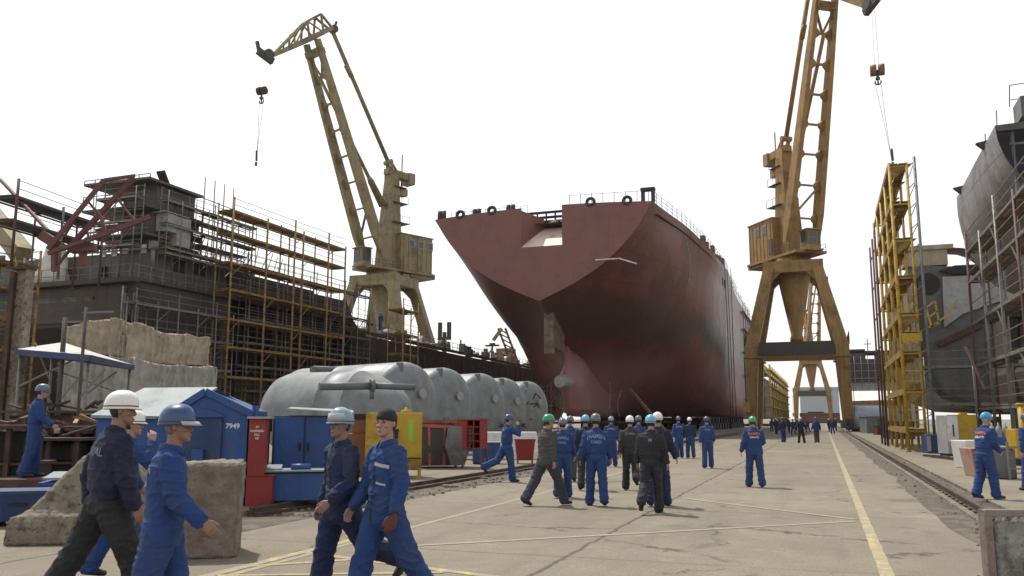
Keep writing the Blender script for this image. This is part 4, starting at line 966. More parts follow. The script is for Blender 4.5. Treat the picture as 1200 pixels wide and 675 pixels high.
for x in (-1.6, 1.0):
    mb = MB(); mb.box((x, 0, .35), (.3, 2.2, .7)); mb.build('saddle', mt['rust'], ft)
ft.location = stand(394, 31.5, .1); ft.scale = (.9, 1, 1); ft.rotation_euler = (0, 0, R(-14)+YAW*.6)
mb = MB(); a = at(374, 453, 27.8); b = at(436, 452, 28.6); c = at(486, 454, 29.2); mb.tube(a, b, .13, 12); mb.tube(b, c, .11, 12); mb.tube(b-(b-a).normalized()*.06, b+(b-a).normalized()*.06, .22, 14); mb.tube(b+Vector((0, 0, -.1)), b+Vector((0, 0, -.45)), .08, 8)
o = mb.build('loose_pipe', mt['tank_d']); tag(o, 'long grey flanged pipe resting across the coned tank', 'pipe')
mb = MB(); a = at(366, 433, 36); b = at(410, 434, 38); mb.tube(a, b, .16, 10); o = mb.build('loose_pipe', mt['tank_d']); tag(o, 'short grey pipe stub lying on the nearest big tank', 'pipe')

# blue tool shed
sh = rooted('blue_shed', 225, 16.6, 0, 'blue steel tool shed with pale gabled roof and number 7949', 'shed', z=.1)
W, Ld, eh, ah = 1.62, 2.3, 1.62, 2.02
sh.rotation_euler[2] = YAW-R(-6)
# local: gable wall faces the camera at the right part, long roof to the left
mb = MB(); gx0, gx1 = -.22, 1.22
mb.poly([(gx0, -.9, 0), (gx1, -.9, 0), (gx1, -.9, eh+.08), ((gx0+gx1)/2-.05, -.9, ah), (gx0, -.9, eh-.02)], 2.0, (0, 1, 0)); mb.box0(-1.48, gx0, -.75, 1.2, 0, 1.58); mb.build('wall', mt['blue'], sh)
mb = MB(); mb.add([(-1.56, -.85, 1.57), (gx0+.05, -.85, 1.55), ((gx0+gx1)/2-.1, .2, ah+.10), (-.98, .2, ah+.08), (-1.56, -.85, 1.62), (gx0+.05, -.85, 1.60), ((gx0+gx1)/2-.1, .2, ah+.15), (-.98, .2, ah+.13)], [(0, 1, 2, 3), (7, 6, 5, 4), (0, 4, 5, 1), (1, 5, 6, 2), (2, 6, 7, 3), (3, 7, 4, 0)])
mb.add([((gx0+gx1)/2-.1, .2, ah+.10), (-.98, .2, ah+.08), (-1.56, 1.3, 1.57), (gx1, 1.3, 1.57)], [(0, 1, 2, 3)])
for k in range(1, 4): x = -1.8+k*.5; 
mb.build('roof', mt['paleblue'], sh)
mb = MB()
for a_, b_ in ((((gx0-.12), eh-.1), ((gx0+gx1)/2-.05, ah+.03)), (((gx0+gx1)/2-.05, ah+.03), (gx1+.08, eh+.02))): mb.bar((a_[0], -.93, a_[1]), (b_[0], -.93, b_[1]), .12, .07, up=(0, 1, 0)); mb.bar((a_[0], .0, a_[1]+.03), (b_[0], .0, b_[1]+.03), 1.9, .04, up=(0, 0, 1)) if False else None
mb.build('verge_trim', mt['blue'], sh)
mb = MB(); n = 9; pts = [(gx0+.38+.62*k/n, -.93, 1.60+.10*math.sin(math.pi*k/n)) for k in range(n+1)]; mb.poly([(gx0+.38, -.93, .12)]+pts+[(gx0+1.0, -.93, .12)], .05, (0, -1, 0)); d_ = mb.build('door', mt['blue2'], sh, bevel=.01)
mb = MB(); mb.poly([(gx0+.33, -.98, 1.58)]+[(gx0+.33+.72*k/n, -.98, 1.60+.12*math.sin(math.pi*k/n)) for k in range(n+1)]+[(gx0+1.05, -.98, 1.58)], .06, (0, -1, 0)); mb.build('door_hood', mt['blue'], d_)
mb = MB(); mb.box((gx0+.62, -1.03, .86), (.2, .12, .3)); mb.build('lock_box', mt['blue'], d_)
sign_text('7949', .125, sh, (gx1-.26, -.91, 1.42), (R(90), 0, 0))
mb = MB(); mb.box((gx1+.06, -.5, .85), (.06, .35, 1.9)); mb.build('corner_post', mt['blue'], sh)
# red cabinet
rc = rooted('red_cabinet', 309, 15.9, -8, 'red steel fire cabinet with white lettering beside the blue shed', 'cabinet', z=.1)
mb = MB(); mb.box0(-.24, .06, -.1, .3, 0, 1.55); mb.box0(-.24, .22, -.16, .3, .0, .52); mb.build('body', mt['red'], rc, bevel=.008)
mb = MB(); mb.box((-.06, .08, 1.575), (.42, .5, .04)); mb.build('top', mt['pale'], rc)
mb = MB(); mb.box((0, .07, .535), (.5, .5, .02)); mb.build('lid', mt['red'], rc)
for i, s_ in enumerate(('PT', 'INCENDIU', 'P.S.I.', 'TIP')): sign_text(s_, .052, rc, (-.09, -.105, 1.40-i*.068), (R(90), 0, 0))
# blue lockers and low bin
lk = rooted('blue_locker', 358, 17.6, -12, 'tall blue double locker under a loose grey sheet behind the two near men', 'locker')
mb = MB(); mb.box0(-.62, .62, -.25, .5, .35, 1.62); mb.box0(-.62, .62, -.25, .5, .05, .3); mb.build('body', mt['blue2'], lk, bevel=.01)
for s in (-1, 1):
    mb = MB(); mb.box((s*.3, -.27, 1.0), (.56, .03, 1.18)); dd = mb.build('door', mt['blue'], lk, bevel=.005); mb = MB(); mb.box((s*.08, -.31, 1.0), (.04, .05, .16)); mb.build('handle', mt['dark'], dd)
mb = MB(); mb.box((-.75, -.1, 1.45), (.2, .3, .3)); mb.tube((-.75, -.1, .5), (-.75, -.1, 1.6), .07, 8); mb.build('side_pipe', mt['black'], lk)
mb = MB(); mb.add([(-.35, -.5, 1.74), (.95, -.55, 1.66), (.95, .5, 1.72), (-.3, .5, 1.78), (-.35, -.5, 1.76), (.95, -.55, 1.68), (.95, .5, 1.74), (-.3, .5, 1.80)], [(3, 2, 1, 0), (4, 5, 6, 7), (0, 1, 5, 4), (1, 2, 6, 5), (2, 3, 7, 6), (3, 0, 4, 7)])
o = mb.build('loose_sheet', mt['pale']); o.location = lk.location; o.rotation_euler = lk.rotation_euler; tag(o, 'loose pale metal sheet lying on top of the tall blue locker', 'metal sheet')
bb = rooted('blue_bin', 347, 16.4, -12, 'long low blue bin with a grey lid below the blue locker', 'bin')
mb = MB(); mb.box0(-.58, .6, -.3, .35, .06, .56); mb.box0(-.58, -.5, -.3, .3, 0, .07); mb.box0(.5, .6, -.3, .3, 0, .07); mb.build('body', mt['blue'], bb, bevel=.012)
mb = MB(); mb.box((0.0, 0, .60), (1.26, .74, .04)); mb.box((-.4, -.05, .66), (.36, .5, .03), m=Matrix.Rotation(.1, 3, 'X')); mb.build('lid', mt['paleblue'], bb, bevel=.01)
mb = MB(); mb.tube((-.05, -.25, .66), (.3, -.2, .66), .07, 10); mb.build('roll', mt['blue'], bb)
# yellow cabinet
yc_ = rooted('yellow_cabinet', 462, 23.2, -8, 'tall yellow double door cabinet on legs beside the rail', 'cabinet')
mb = MB(); mb.box0(-.75, .75, -.1, .6, .52, 1.72); mb.build('body', mt['yellow'], yc_, bevel=.01)
for s in (-1, 1):
    mb = MB(); mb.box((s*.37, -.115, 1.12), (.72, .03, 1.14)); mb.build('door', mt['yellow'], yc_, bevel=.006)
mb = MB(); mb.box((.02, -.15, 1.25), (.22, .05, .07)); mb.box((.06, -.15, 1.1), (.09, .05, .25)); mb.build('latch', mt['dark'], yc_)
mb = MB(); mb.box((.45, -.134, 1.25), (.13, .008, .55)); mb.build('green_smear', M('green_spray', (.25, .45, .03), .6, bump=0), yc_)
mb = MB(); mb.box((-.22, -.134, 1.42), (.14, .008, .12)); mb.build('sticker', mt['white'], yc_)
mb = MB(); mb.box0(-.75, .75, -.05, .58, .2, .5); mb.build('lower_tray', M('dirty_yellow_paint', (.28, .17, .02), .6, c2=(.12, .06, .02), amt=.5, c2scale=3), yc_)
mb = MB()
for x in (-.7, .7):
    for y in (-.05, .55): mb.box((x, y, .12), (.07, .07, .25))
mb.box((0, -.05, .03), (1.5, .06, .05)); mb.tube((.3, 1.0, 1.72), (.3, 1.0, 1.72+.001), .01, 4); mb.build('leg_frame', mt['yellow'], yc_)
mb = MB(); mb.lathe([(.02, 0), (.14, 0), (.14, .05), (.04, .09), (.04, .14), (.01, .14)], (.32, .2, 1.725), 10); mb.build('lifting_eye', mt['yellow'], yc_)
bx = rooted('rusty_crate', 428, 24.2, 0, 'rusty brown steel crate squeezed between the blue locker and yellow cabinet', 'crate')
mb = MB(); mb.box0(-.5, .5, -.4, .4, 0, 1.15); mb.box0(-.3, .5, -.3, .3, 1.15, 1.55); mb.build('body', M('flaking_brown_paint', (.19, .07, .03), .7, c2=(.3, .18, .03), amt=.3), bx, bevel=.01)
mb = MB(); mb.box((0.1, -.1, 1.62), (.7, .5, .14)); mb.build('lid', mt['dark'], bx)
# skip
sk_ = rooted('scrap_skip', 519, 28.2, -10, 'dark scrap skip with flared ends and red painted rim behind the red rack', 'skip')
mb = MB(); mb.rings([[Vector(p) for p in ((-.75, -.5, .08), (.45, -.5, .08), (.45, .7, .08), (-.75, .7, .08))], [Vector(p) for p in ((-.9, -.6, .6), (.72, -.6, .6), (.72, .8, .6), (-.9, .8, .6))], [Vector(p) for p in ((-.9, -.62, 1.35), (.8, -.62, 1.25), (.8, .85, 1.45), (-.9, .85, 1.45))]], caps=False, smooth=False)
mb.add([(-.75, -.5, .1), (.45, -.5, .1), (.45, .7, .1), (-.75, .7, .1)], [(0, 1, 2, 3)]); mb.build('body', mt['dark_hull'], sk_)
mb = MB(); mb.bar((-.95, -.64, 1.36), (.84, -.64, 1.26), .08, .1); mb.bar((.82, -.64, 1.26), (.82, .88, 1.46), .08, .1); mb.bar((-.95, .86, 1.46), (.84, .86, 1.46), .08, .1); mb.bar((-.92, -.64, 1.36), (-.92, .88, 1.46), .08, .1)
for x in (-.5, 0, .45): mb.bar((x*.9, -.5, .08), (x, -.64, 1.3), .08, .06)
mb.build('rim', M('faded_red_paint', (.33, .08, .045), .6, c2=(.12, .06, .04), amt=.4), sk_)
mb = MB(); mb.poly([(.2, -.75, .1), (.62, -.75, .1), (.95, -.75, 1.1), (.85, -.75, 1.35), (.1, -.75, 1.3), (0, -.75, .7)], .1, (0, -1, 0)); mb.build('side_plate', mt['gray_steel'], sk_)
mb = MB(); r_ = random.Random(4)
for k in range(14): 
    a_ = Vector((r_.uniform(-.8, .6), r_.uniform(-.4, .6), r_.uniform(.9, 1.3))); mb.bar(a_, a_+Vector((r_.uniform(-.5, .5), r_.uniform(-.3, .3), r_.uniform(.05, .45))), .06, .03)
o = mb.build('scrap_offcuts', mt['rust']); o.location = sk_.location; o.rotation_euler = sk_.rotation_euler; tag(o, 'rusty steel offcuts heaped in the scrap skip', 'scrap', kind='stuff')
# red rack
rr = rooted('red_locker_rack', 553, 27.6, 22, 'red pigeonhole locker on splayed legs by the rail', 'locker')
mb = MB(); mb.box0(-.42, -.06, -.25, .3, .62, 1.52); 
for x in (-.06, .17, .40): mb.box0(x-.015, x+.015, -.25, .3, .62, 1.52)
for z in (.64, .86, 1.08, 1.30, 1.51): mb.box0(-.06, .42, -.24, .3, z-.012, z+.012)
mb.box0(-.06, .4, .26, .29, .62, 1.52); mb.box((0, .02, 1.53), (.92, .62, .03)); mb.build('cabinet_body', mt['red'], rr)
for sx, sy in ((-.38, -.2), (.38, -.2), (-.38, .26), (.38, .26)):
    mb = MB(); mb.bar((sx, sy, .62), (sx*1.22, sy*1.2, 0), .05); mb.build('leg', mt['primer_red'], rr)
mb = MB(); mb.bar((-.42, -.21, .28), (.42, -.21, .28), .04); mb.bar((.42, -.21, .28), (.42, .27, .28), .04); mb.build('stretcher', mt['primer_red'], rr)
b3 = rooted('blue_chest', 575, 30.5, -5, 'small blue chest between the red rack and the phoning worker', 'chest')
mb = MB(); mb.box0(-.62, .32, -.3, .4, .02, .72); mb.build('body', mt['blue'], b3, bevel=.015); mb = MB(); mb.box((-.15, .05, .74), (1.0, .76, .04)); mb.build('lid', mt['pale'], b3, bevel=.01)
b4 = rooted('white_block', 599, 34, 0, 'dirty white concrete block behind the phoning worker', 'block')
mb = MB(); mb.rings([[Vector((x, y, 0)) for x, y in ((-1.3, -.4), (1.1, -.4), (1.1, .5), (-1.3, .5))], [Vector((x, y, 1.05)) for x, y in ((-1.25, -.3), (1.0, -.3), (1.0, .4), (-1.25, .4))]], smooth=False); mb.build('body', mt['white'], b4, bevel=.03)
b5 = rooted('red_bin', 615, 30.6, 0, 'small open red bin on legs right of the phoning worker', 'bin')
mb = MB(); mb.rings([[Vector((x, y, .12)) for x, y in ((-.28, -.25), (.28, -.25), (.28, .25), (-.28, .25))], [Vector((x, y, .82)) for x, y in ((-.36, -.3), (.36, -.3), (.36, .3), (-.36, .3))]], smooth=False); mb.box((0, 0, .83), (.76, .64, .05)); mb.build('body', mt['red'], b5)
for sx in (-.25, .25):
    mb = MB(); mb.box((sx, -.2, .06), (.05, .05, .12)); mb.build('leg', mt['dark'], b5)
# blue skips at left
for i, (px, d, w_, z1, lab) in enumerate(((36, 13.9, .80, .62, 'blue open parts bin on the ground below the standing worker'), (82, 15.2, .62, .66, 'blue bin with pale sheet lid behind the sloping concrete block'))):
    o = rooted('blue_bin', px, d, -16, lab, 'bin', z=0.1)
    mb = MB(); mb.rings([[Vector((x*w_*.46, y*.3, .08)) for x, y in ((-1, -1), (1, -1), (1, 1), (-1, 1))], [Vector((x*w_*.52, y*.36, z1-.1)) for x, y in ((-1, -1), (1, -1), (1, 1), (-1, 1))]], smooth=False)
    mb.box((0, 0, z1-.1), (w_*1.1, .76, .05)); mb.build('body', mt['blue2'] if i == 0 else mt['blue'], o)
    for s in (-1, 1):
        mb = MB(); mb.box((s*w_*.4, 0, .05), (.07, .5, .1)); mb.build('foot', mt['dark'], o)
    mb = MB(); mb.bar((-.12, -.36, z1*.55), (.12, -.36, z1*.55), .03); mb.bar((-.12, -.3, z1*.55), (-.12, -.36, z1*.55), .03); mb.bar((.12, -.3, z1*.55), (.12, -.36, z1*.55), .03); mb.build('handle', mt['dark'], o)
    if i: 
        mb = MB(); mb.box((.1, 0, z1+.02), (w_*1.2, .8, .03), m=Matrix.Rotation(.08, 3, 'X')); mb.build('lid', mt['paleblue'], o)
# concrete blocks
def rough_block(name, pts_lo, pts_hi, mat, label, px, d, rot, mid=None, cuts=5, amp=.02, cat='concrete block'):
    mb = MB(); rs = [[Vector(p) for p in pts_lo]]
    if mid: rs += [[Vector(p) for p in r] for r in mid]
    rs.append([Vector(p) for p in pts_hi]); mb.rings(rs, smooth=False); me = mb.mesh(name)
    bm = bmesh.new(); bm.from_mesh(me); bmesh.ops.bevel(bm, geom=[e for e in bm.edges], offset=.03, segments=2, affect='EDGES'); bmesh.ops.triangulate(bm, faces=[f for f in bm.faces if len(f.verts) > 4])
    for _ in range(cuts): bmesh.ops.subdivide_edges(bm, edges=[e for e in bm.edges if e.calc_length() > .045], cuts=1, use_grid_fill=True)
    bm.normal_update()
    for v in bm.verts:
        n1 = noise.fractal(v.co*3.0, 1, 2, 5)*amp+noise.fractal(v.co*14, 1, 2, 3)*amp*.45; e = noise.noise(v.co*5)
        v.co += v.normal*n1
    bm.to_mesh(me); bm.free()
    for p in me.polygons: p.use_smooth = True
    o = link(name, me, mat); p, rz = place(px, d, rot); o.location = p; o.rotation_euler = (0, 0, rz); tag(o, label, cat); return o
def rect(x0, x1, y0, y1, z): return [(x0, y0, z), (x1, y0, z), (x1, y1, z), (x0, y1, z)]
rough_block('concrete_block', rect(-.50, .49, -.4, .5, -.02), rect(-.42, .50, -.3, .45, 1.12), mt['pconcrete'], 'chest high rough concrete block with faded red and white paint beside the blue helmet man', 240, 10.9, -14, mid=[rect(-.46, .47, -.35, .45, .3)], amp=.03)
rough_block('concrete_block', rect(-.72, 1.0, -.35, .8, -.02), rect(.08, .7, .12, .5, 1.16), mt['concrete'], 'sloping pyramid shaped concrete block with stepped base behind the white helmet man', 92, 12.0, -6, mid=[rect(-.70, .98, -.33, .8, .34), rect(-.52, .95, -.2, .75, .42)], amp=.025)
# canopy
cp = rooted('canopy', 78, 30, 0, 'white peaked canopy with blue edge on thin poles at the left', 'canopy', z=0)
C0 = cp.location; cr = cp.rotation_euler[2]
apex = at(74, 401, 30)-C0; cs = [at(20, 409, 27.5)-C0, at(106, 416, 26.3)-C0, at(157, 428, 33.5)-C0, at(60, 413, 35)-C0]
mi = Matrix.Rotation(-cr, 3, 'Z'); apex = mi@apex; cs = [mi@c_ for c_ in cs]
mb = MB()
for k in range(4):
    a_, b_ = cs[k], cs[(k+1) % 4]; mb.add([a_, b_, apex, a_-Vector((0, 0, .03)), b_-Vector((0, 0, .03)), apex-Vector((0, 0, .03))], [(0, 1, 2), (5, 4, 3)])
mb.build('roof_sheet', mt['canvas'], cp)
mb = MB()
for k in range(4): mb.bar(cs[k]-Vector((0, 0, .1)), cs[(k+1) % 4]-Vector((0, 0, .1)), .06, .2)
mb.build('valance', mt['blue2'], cp)
for k in range(4):
    mb = MB(); q = cs[k]*.93; mb.tube((q.x, q.y, 0), (q.x, q.y, cs[k].z-.1), .05, 8); n_ = cs[(k+1) % 4]*.7; mb.bar((q.x, q.y, cs[k].z-1.2), (n_.x, n_.y, cs[k].z-.2), .05); mb.build('pole', mt['galv'], cp)
# steel column at the far left
stc = rooted('steel_column', 9, 30, 0, 'thick grey steel column with rusty flange at the far left', 'column', z=0)
zt = at(14, 316, 30).z
mb = MB(); mb.box0(-.1, .36, -.02, .05, 0, zt); mb.box0(.30, .40, -.2, .2, 0, zt); mb.build('web', mt['concrete'], stc); mb = MB(); mb.box0(-.26, -.1, -.2, .2, 0, zt-.1); mb.box((.08, 0, zt+.03), (.72, .45, .08)); mb.build('flange', mt['rust'], stc)
for px, pt, pb, d, lab in ((67, 372, 490, 27, 'grey steel pole with bracket in front of the canopy'), (91, 360, 520, 23, 'thin grey pole with cross arm right of the canopy apex')):
    o = rooted('steel_pole', px, d, 0, lab, 'pole', z=0); z1 = at(px, pt, d).z
    mb = MB(); mb.tube((0, 0, 0), (0, 0, z1), .08 if px == 67 else .045, 8); mb.build('shaft', mt['crane_dark'], o)
    mb = MB(); mb.bar((-.1, 0, z1-.15), (.75, 0, z1-.12), .05); mb.build('arm', mt['galv'], o); mb = MB(); mb.bar((0, 0, 1.2), (-.7, 0, .2), .07); mb.build('brace', mt['galv'], o); mb = MB(); mb.bar((.0, 0, 2.2), (.6, .1, 3.0), .05); mb.build('strut', mt['galv'], o)
# tarpaulins hung at the stern
def tarp(pxs, tops, bots, d0, d1, mat, label, amp=.17):
    n = len(pxs); vs = []; rows_ = 16; cols_ = 130; fs = []
    def ip(a, q):
        tot = 0
        for dq in (-.05, -.025, 0, .025, .05):
            q2 = min(1, max(0, q+dq)); i = min(len(a)-2, int(q2*(len(a)-1))); f = q2*(len(a)-1)-i; tot += a[i]*(1-f)+a[i+1]*f
        return tot/5
    for j in range(cols_+1):
        q = j/cols_; px = ip(pxs, q); t_, b_ = ip(tops, q), ip(bots, q); d = d0+(d1-d0)*q
        for i in range(rows_+1):
            r_ = i/rows_; N_ = 6 if amp < .4 else 5; s_q = (q*N_+.25*math.sin(q*9+d0)) % 1; sw = 4*s_q*(1-s_q); t2 = t_+2.2*sw*(b_-t_)/50; p = at(px, t2+(b_-t2)*r_, d); fan = (q-.5)*(1+.25*r_*math.sin(q*17)); sh_ = q+.05*(q-.5)*r_+.03*noise.noise((q*3, r_*1.2, d0)); f = .45*noise.noise((sh_*4, r_*.7, d0))-.35*sw*math.exp(-2.5*r_)+1.25*max(0, 1-abs(noise.noise((sh_*26, r_*.8, d0+1)))*3.2)**1.3+.8*max(0, 1-abs(noise.noise((sh_*50+r_*3, r_*1.4, d0+7)))*3.4)**1.3+.45*max(0, 1-abs(noise.noise((q*12+r_*9, r_*7-q*6, d0+4)))*5); vs.append(p+Vector((math.sin(YAW), -math.cos(YAW), 0))*(f*amp+(r_)*.5))
    for j in range(cols_):
        for i in range(rows_): k = j*(rows_+1)+i; fs.append((k, k+1, k+rows_+2, k+rows_+1))
    me = bpy.data.meshes.new('tarp'); me.from_pydata(vs, [], fs)
    for p in me.polygons: p.use_smooth = True
    o = link('tarpaulin', me, mat); s_ = o.modifiers.new('t', 'SOLIDIFY'); s_.thickness = .04; tag(o, label, 'tarpaulin', 'tarpaulins hung below the unfinished ship'); return o
tarp([74, 95, 120, 147, 150, 172, 196, 214, 232, 251], [386, 377, 373, 372, 378, 378, 392, 389, 394, 395], [410, 412, 416, 418, 420, 424, 427, 428, 428, 430], 43, 46, mt['cloth_tan'], 'tan tarpaulin sagging along the lower stern of the unfinished ship')
tarp([70, 100, 130, 150, 185, 215, 250, 257], [424, 420, 416, 416, 424, 428, 428, 430], [480, 485, 488, 486, 480, 470, 462, 462], 42, 45, mt['cloth_grey'], 'larger pale grey tarpaulin sheet hanging under the tan one behind the blue shed')
# rusty steel clutter behind the left worker
r_ = random.Random(11)
for i, (px, d, w_, h, dep, m_, lab) in enumerate(((30, 19.5, 2.4, 1.1, 1.2, 'rust', 'long rusty steel trestle box behind the standing worker'), (96, 20.5, 1.6, 1.35, 1.0, 'rust', 'rusty steel stack under the pole between worker and blue shed'), (-10, 17, 1.6, 1.5, 1.0, 'rust', 'dark rusty steel box cut by the left picture edge'), (60, 24, 2.6, 1.75, 1.2, 'dark_hull', 'dark steel frame box further back under the canopy'))):
    o = rooted('steel_stack', px, d, r_.uniform(-10, 5), lab, 'steel stack')
    mb = MB(); mb.box0(-w_/2, w_/2, -.02, dep, 0, h*.5); mb.box0(-w_/2+.1, w_/2-.2, .1, dep, h*.5+.08, h-.1); mb.build('box', mt['dark'] if i != 3 else mt['dark_hull'], o)
    mb = MB(); mb.box((0, dep/2-.1, h), (w_+.3, dep+.3, .06)); mb.box((0, dep/2, h*.52), (w_+.1, dep+.2, .05))
    for k in range(5): mb.box((-w_/2+w_*k/4, -.1, h/2), (.09, .09, h))
    mb.build('frame', mt[m_], o)
    mb = MB()
    for k in range(9): x = r_.uniform(-w_/2, w_/2); mb.bar((x, r_.uniform(0, dep), h+.05+r_.random()*.1), (x+r_.uniform(-.8, .8), r_.uniform(0, dep), h+.1+r_.random()*.25), .09, .05)
    q = mb.build('steel_offcuts', mt['ochre'] if i == 1 else mt['rust']); q.location = o.location; q.rotation_euler = o.rotation_euler; tag(q, 'loose steel offcuts lying on the '+['long trestle box', 'stack beside the blue shed', 'box at the left edge', 'dark frame box under the canopy'][i], 'scrap', kind='stuff')
# platform the left worker stands on
mb = MB(); mb.box((0, 0, .28), (1.3, .9, .56)); o = mb.build('steel_plate_stack', mt['rust'], bevel=.02); p, rz = place(40, 16.4, 0, 0); o.location = p; o.rotation_euler = (0, 0, rz); tag(o, 'low stack of rusty plates under the standing worker', 'plate stack')

# ------------------------------------------------------------------ right side
ysr = scaffold('yellow_scaffold', 'tall narrow yellow scaffold tower standing beside the right rail', (3.85, 46.5), (3.85, 61), .8, [1.1, 3.0, 4.9, 6.8, 8.7, 10.6, 12.5, 14.5], 3.6, mt['scaf_y'], mt['scaf_y2'], nrm=-1, ext=.15, r=.085, rails=False, z0=.06)
for z in (1.1, 3.0, 4.9, 6.8, 8.7, 10.6, 12.5, 14.5):
    mb = MB()
    for yy in (0, 3.6, 7.2): mb.poly([(0, yy, z+.05), (1.05, yy, z+.05), (.15, yy, z-.7)] if int(z) in (3, 6, 10, 14) else [(0, yy+.3, z+.05), (.85, yy+.3, z+.05), (.8, yy+.3, z-.25), (0, yy+.3, z-.35)], .16, (0, 1, 0))
    mb.bar((0, 0, z), (0, 11, z), .16, .3); mb.build('bracket_plate', mt['scaf_y2'], ysr)
mb = MB(); mb.tube((1.15, -.3, 0), (1.15, -.3, 14.8), .07, 8)
for k in range(14): mb.bar((.8, -.2, 1.05*k+.6), (1.15, -.3, 1.05*k+.9), .035); mb.bar((1.15, -.3, 1.05*k+.9), (1.15, 3.2, 1.05*k+.9), .03)
mb.build('side_standard', mt['galv'], ysr)
mb = MB()
for y in (9, 11.5, 14.4):
    mb.tube((-.35, y, 0), (-.35, y, 13), .06, 6)
for z in range(2, 13, 2): mb.bar((-.35, 9, z), (-.35, 14.4, z), .05)
mb.build('red_outrigger', mt['scaf_r'], ysr)
mb = MB()
for z in (1.1, 3.0, 4.9, 6.8):
    for h in (.5, 1): mb.bar((0, -.05, z+h), (.8, -.05, z+h), .05); mb.bar((.8, 0, z+h), (.8, 3.6, z+h), .04)
mb.box((.5, -.05, 5.7), (.9, .05, .5)); mb.build('guard_rail', mt['yellow'], ysr)
# far grey hull section
fh = empty('hull_section', (7.5, 82, 0), 0, 'grey hull section with a lighter plate and round hole behind the yellow tower', 'ship section')
def fhp(px, py): return onY(px, py, 82)-Vector((7.5, 82, 0))
mb = MB(); q = [(1069, 312), (1070, 360), (1076, 410), (1086, 445), (1104, 468), (1140, 480), (1230, 484), (1300, 484), (1300, 312)]
f0 = [fhp(*p) for p in q]; f1 = [v+Vector((0.4 if i < 6 else 0, 3, 0)) for i, v in enumerate(f0)]; f2 = [v+Vector((-.0, 26, 0)) for v in f0]
mb.rings([f0, [v+Vector((-.3 if v.x < 2 else 0, 1.2, 0)) for v in f0], [v+Vector((-.35 if v.x < 2 else 0, 26, 0)) for v in f0]], smooth=False); mb.build('shell_plating', mt['gray_steel'], fh)
mb = MB(); mb.poly([fhp(1104, 325)+Vector((0, -.05, 0)), fhp(1166, 322)+Vector((0, -.05, 0)), fhp(1192, 345)+Vector((0, -.05, 0)), fhp(1175, 352)+Vector((0, -.05, 0)), fhp(1128, 368)+Vector((0, -.05, 0)), fhp(1106, 384)+Vector((0, -.05, 0))], .25, (0, -1, 0)); mb.build('light_plate', mt['pale'], fh)
c_ = fhp(1087, 333); mb = MB(); mb.tube(c_+Vector((0, -.06, 0)), c_+Vector((0, .1, 0)), 1.0, 20); mb.build('round_opening', mt['dark'], fh)
mb = MB(); c_ = fhp(1130, 317); mb.poly([fhp(1100, 318)+Vector((0, -.1, 0)), fhp(1118, 312)+Vector((0, -.1, 0)), fhp(1200, 308)+Vector((0, -.1, 0)), fhp(1200, 320)+Vector((0, -.1, 0)), fhp(1116, 322)+Vector((0, -.1, 0))], .4, (0, -1, 0)); mb.build('dark_recess', mt['dark'], fh)
mb = MB()
for a_, b_ in (((1078, 330), (1082, 420)), ((1082, 420), (1100, 460)), ((1100, 460), (1150, 478))): mb.bar(fhp(*a_)+Vector((0, -.15, 0)), fhp(*b_)+Vector((0, -.15, 0)), .35)
mb.build('bilge_strake', mt['dark_hull'], fh)
mb = MB(); mb.bar(fhp(1098, 404)+Vector((0, -.2, 0)), fhp(1150, 380)+Vector((0, -.2, 0)), .5); mb.build('waterline_stripe', mt['rust'], fh)
mb = MB(); a_ = fhp(1084, 362); 
for (x0, y0_, x1, y1_) in ((1084, 362, 1090, 384), (1094, 354, 1099, 380), (1084, 362, 1094, 354), (1087, 373, 1097, 366), (1090, 384, 1112, 368), (1087, 385, 1099, 380), (1112, 368, 1120, 352)): mb.bar(fhp(x0, y0_)+Vector((0, -.9, 0)), fhp(x1, y1_)+Vector((0, -.9, 0)), .14)
mb.bar(fhp(1090, 384)+Vector((0, -.9, 0)), fhp(1090, 384), .14); mb.build('hanging_ladder', mt['yellow'], fh)
mb = MB(); rs = []
c_ = fhp(1085, 305); mb.box(c_+Vector((0, 1.5, .3)), (3.6, 2, 1.4)); mb.box(c_+Vector((0, 1.5, 1.2)), (4.6, 2.4, .4))
for k in range(9): a = k/8*math.pi; rs.append([c_+Vector((2.2+2.6*math.cos(a), y, -.4+1.7*math.sin(a))) for y in (1.5, 5)])
mb.rings(rs, closed=False, caps=False); mb.build('deck_cover', mt['cloth_tan'], fh)
for k in range(5):
    mb = MB(); mb.box((6+k*3.5, 3, .9), (1.2, 3, 1.8)); o = mb.build('keel_block', mt['rust']); o.location = (7.5, 82, .06); tag(o, 'rusty keel block under the grey hull section on the right', 'keel block', 'keel blocks under the grey hull section')
# near raised bow section
XB = 8.9
bw = empty('bow_section', (XB, 54, 0), 0, 'raised grey plated bow section high at the right picture edge', 'ship section')
def bp_(px, py, Y): return onY(px, py, Y)-Vector((XB, 54, 0))
near = [bp_(1166, 147, 54), bp_(1170, 166, 54), bp_(1182, 190, 54), bp_(1200, 208, 54), bp_(1225, 225, 54), bp_(1260, 240, 54), bp_(1300, 248, 54)]
mid_ = [bp_(1143, 190, 60.5), bp_(1145, 215, 60.5), bp_(1152, 248, 60.5), bp_(1166, 275, 60.5), bp_(1190, 295, 60.5), bp_(1230, 305, 60.5), bp_(1290, 312, 60.5)]
far = [bp_(1121, 232, 68), bp_(1123, 255, 68), bp_(1131, 285, 68), bp_(1146, 312, 68), bp_(1168, 336, 68), bp_(1210, 350, 68), bp_(1270, 356, 68)]
far2 = [v+Vector((.8+.05*i, 1.6, -.1)) for i, v in enumerate(far)]
def dens(c): return [Vector(p) for p in catmull([tuple(p) for p in c], 20)]
top_r = lambda c: c+[Vector((c[-1].x, c[-1].y, c[0].z))]
mb = MB(); mb.rings([dens(near), dens(mid_), dens(far), dens(far2)], closed=False, caps=False)
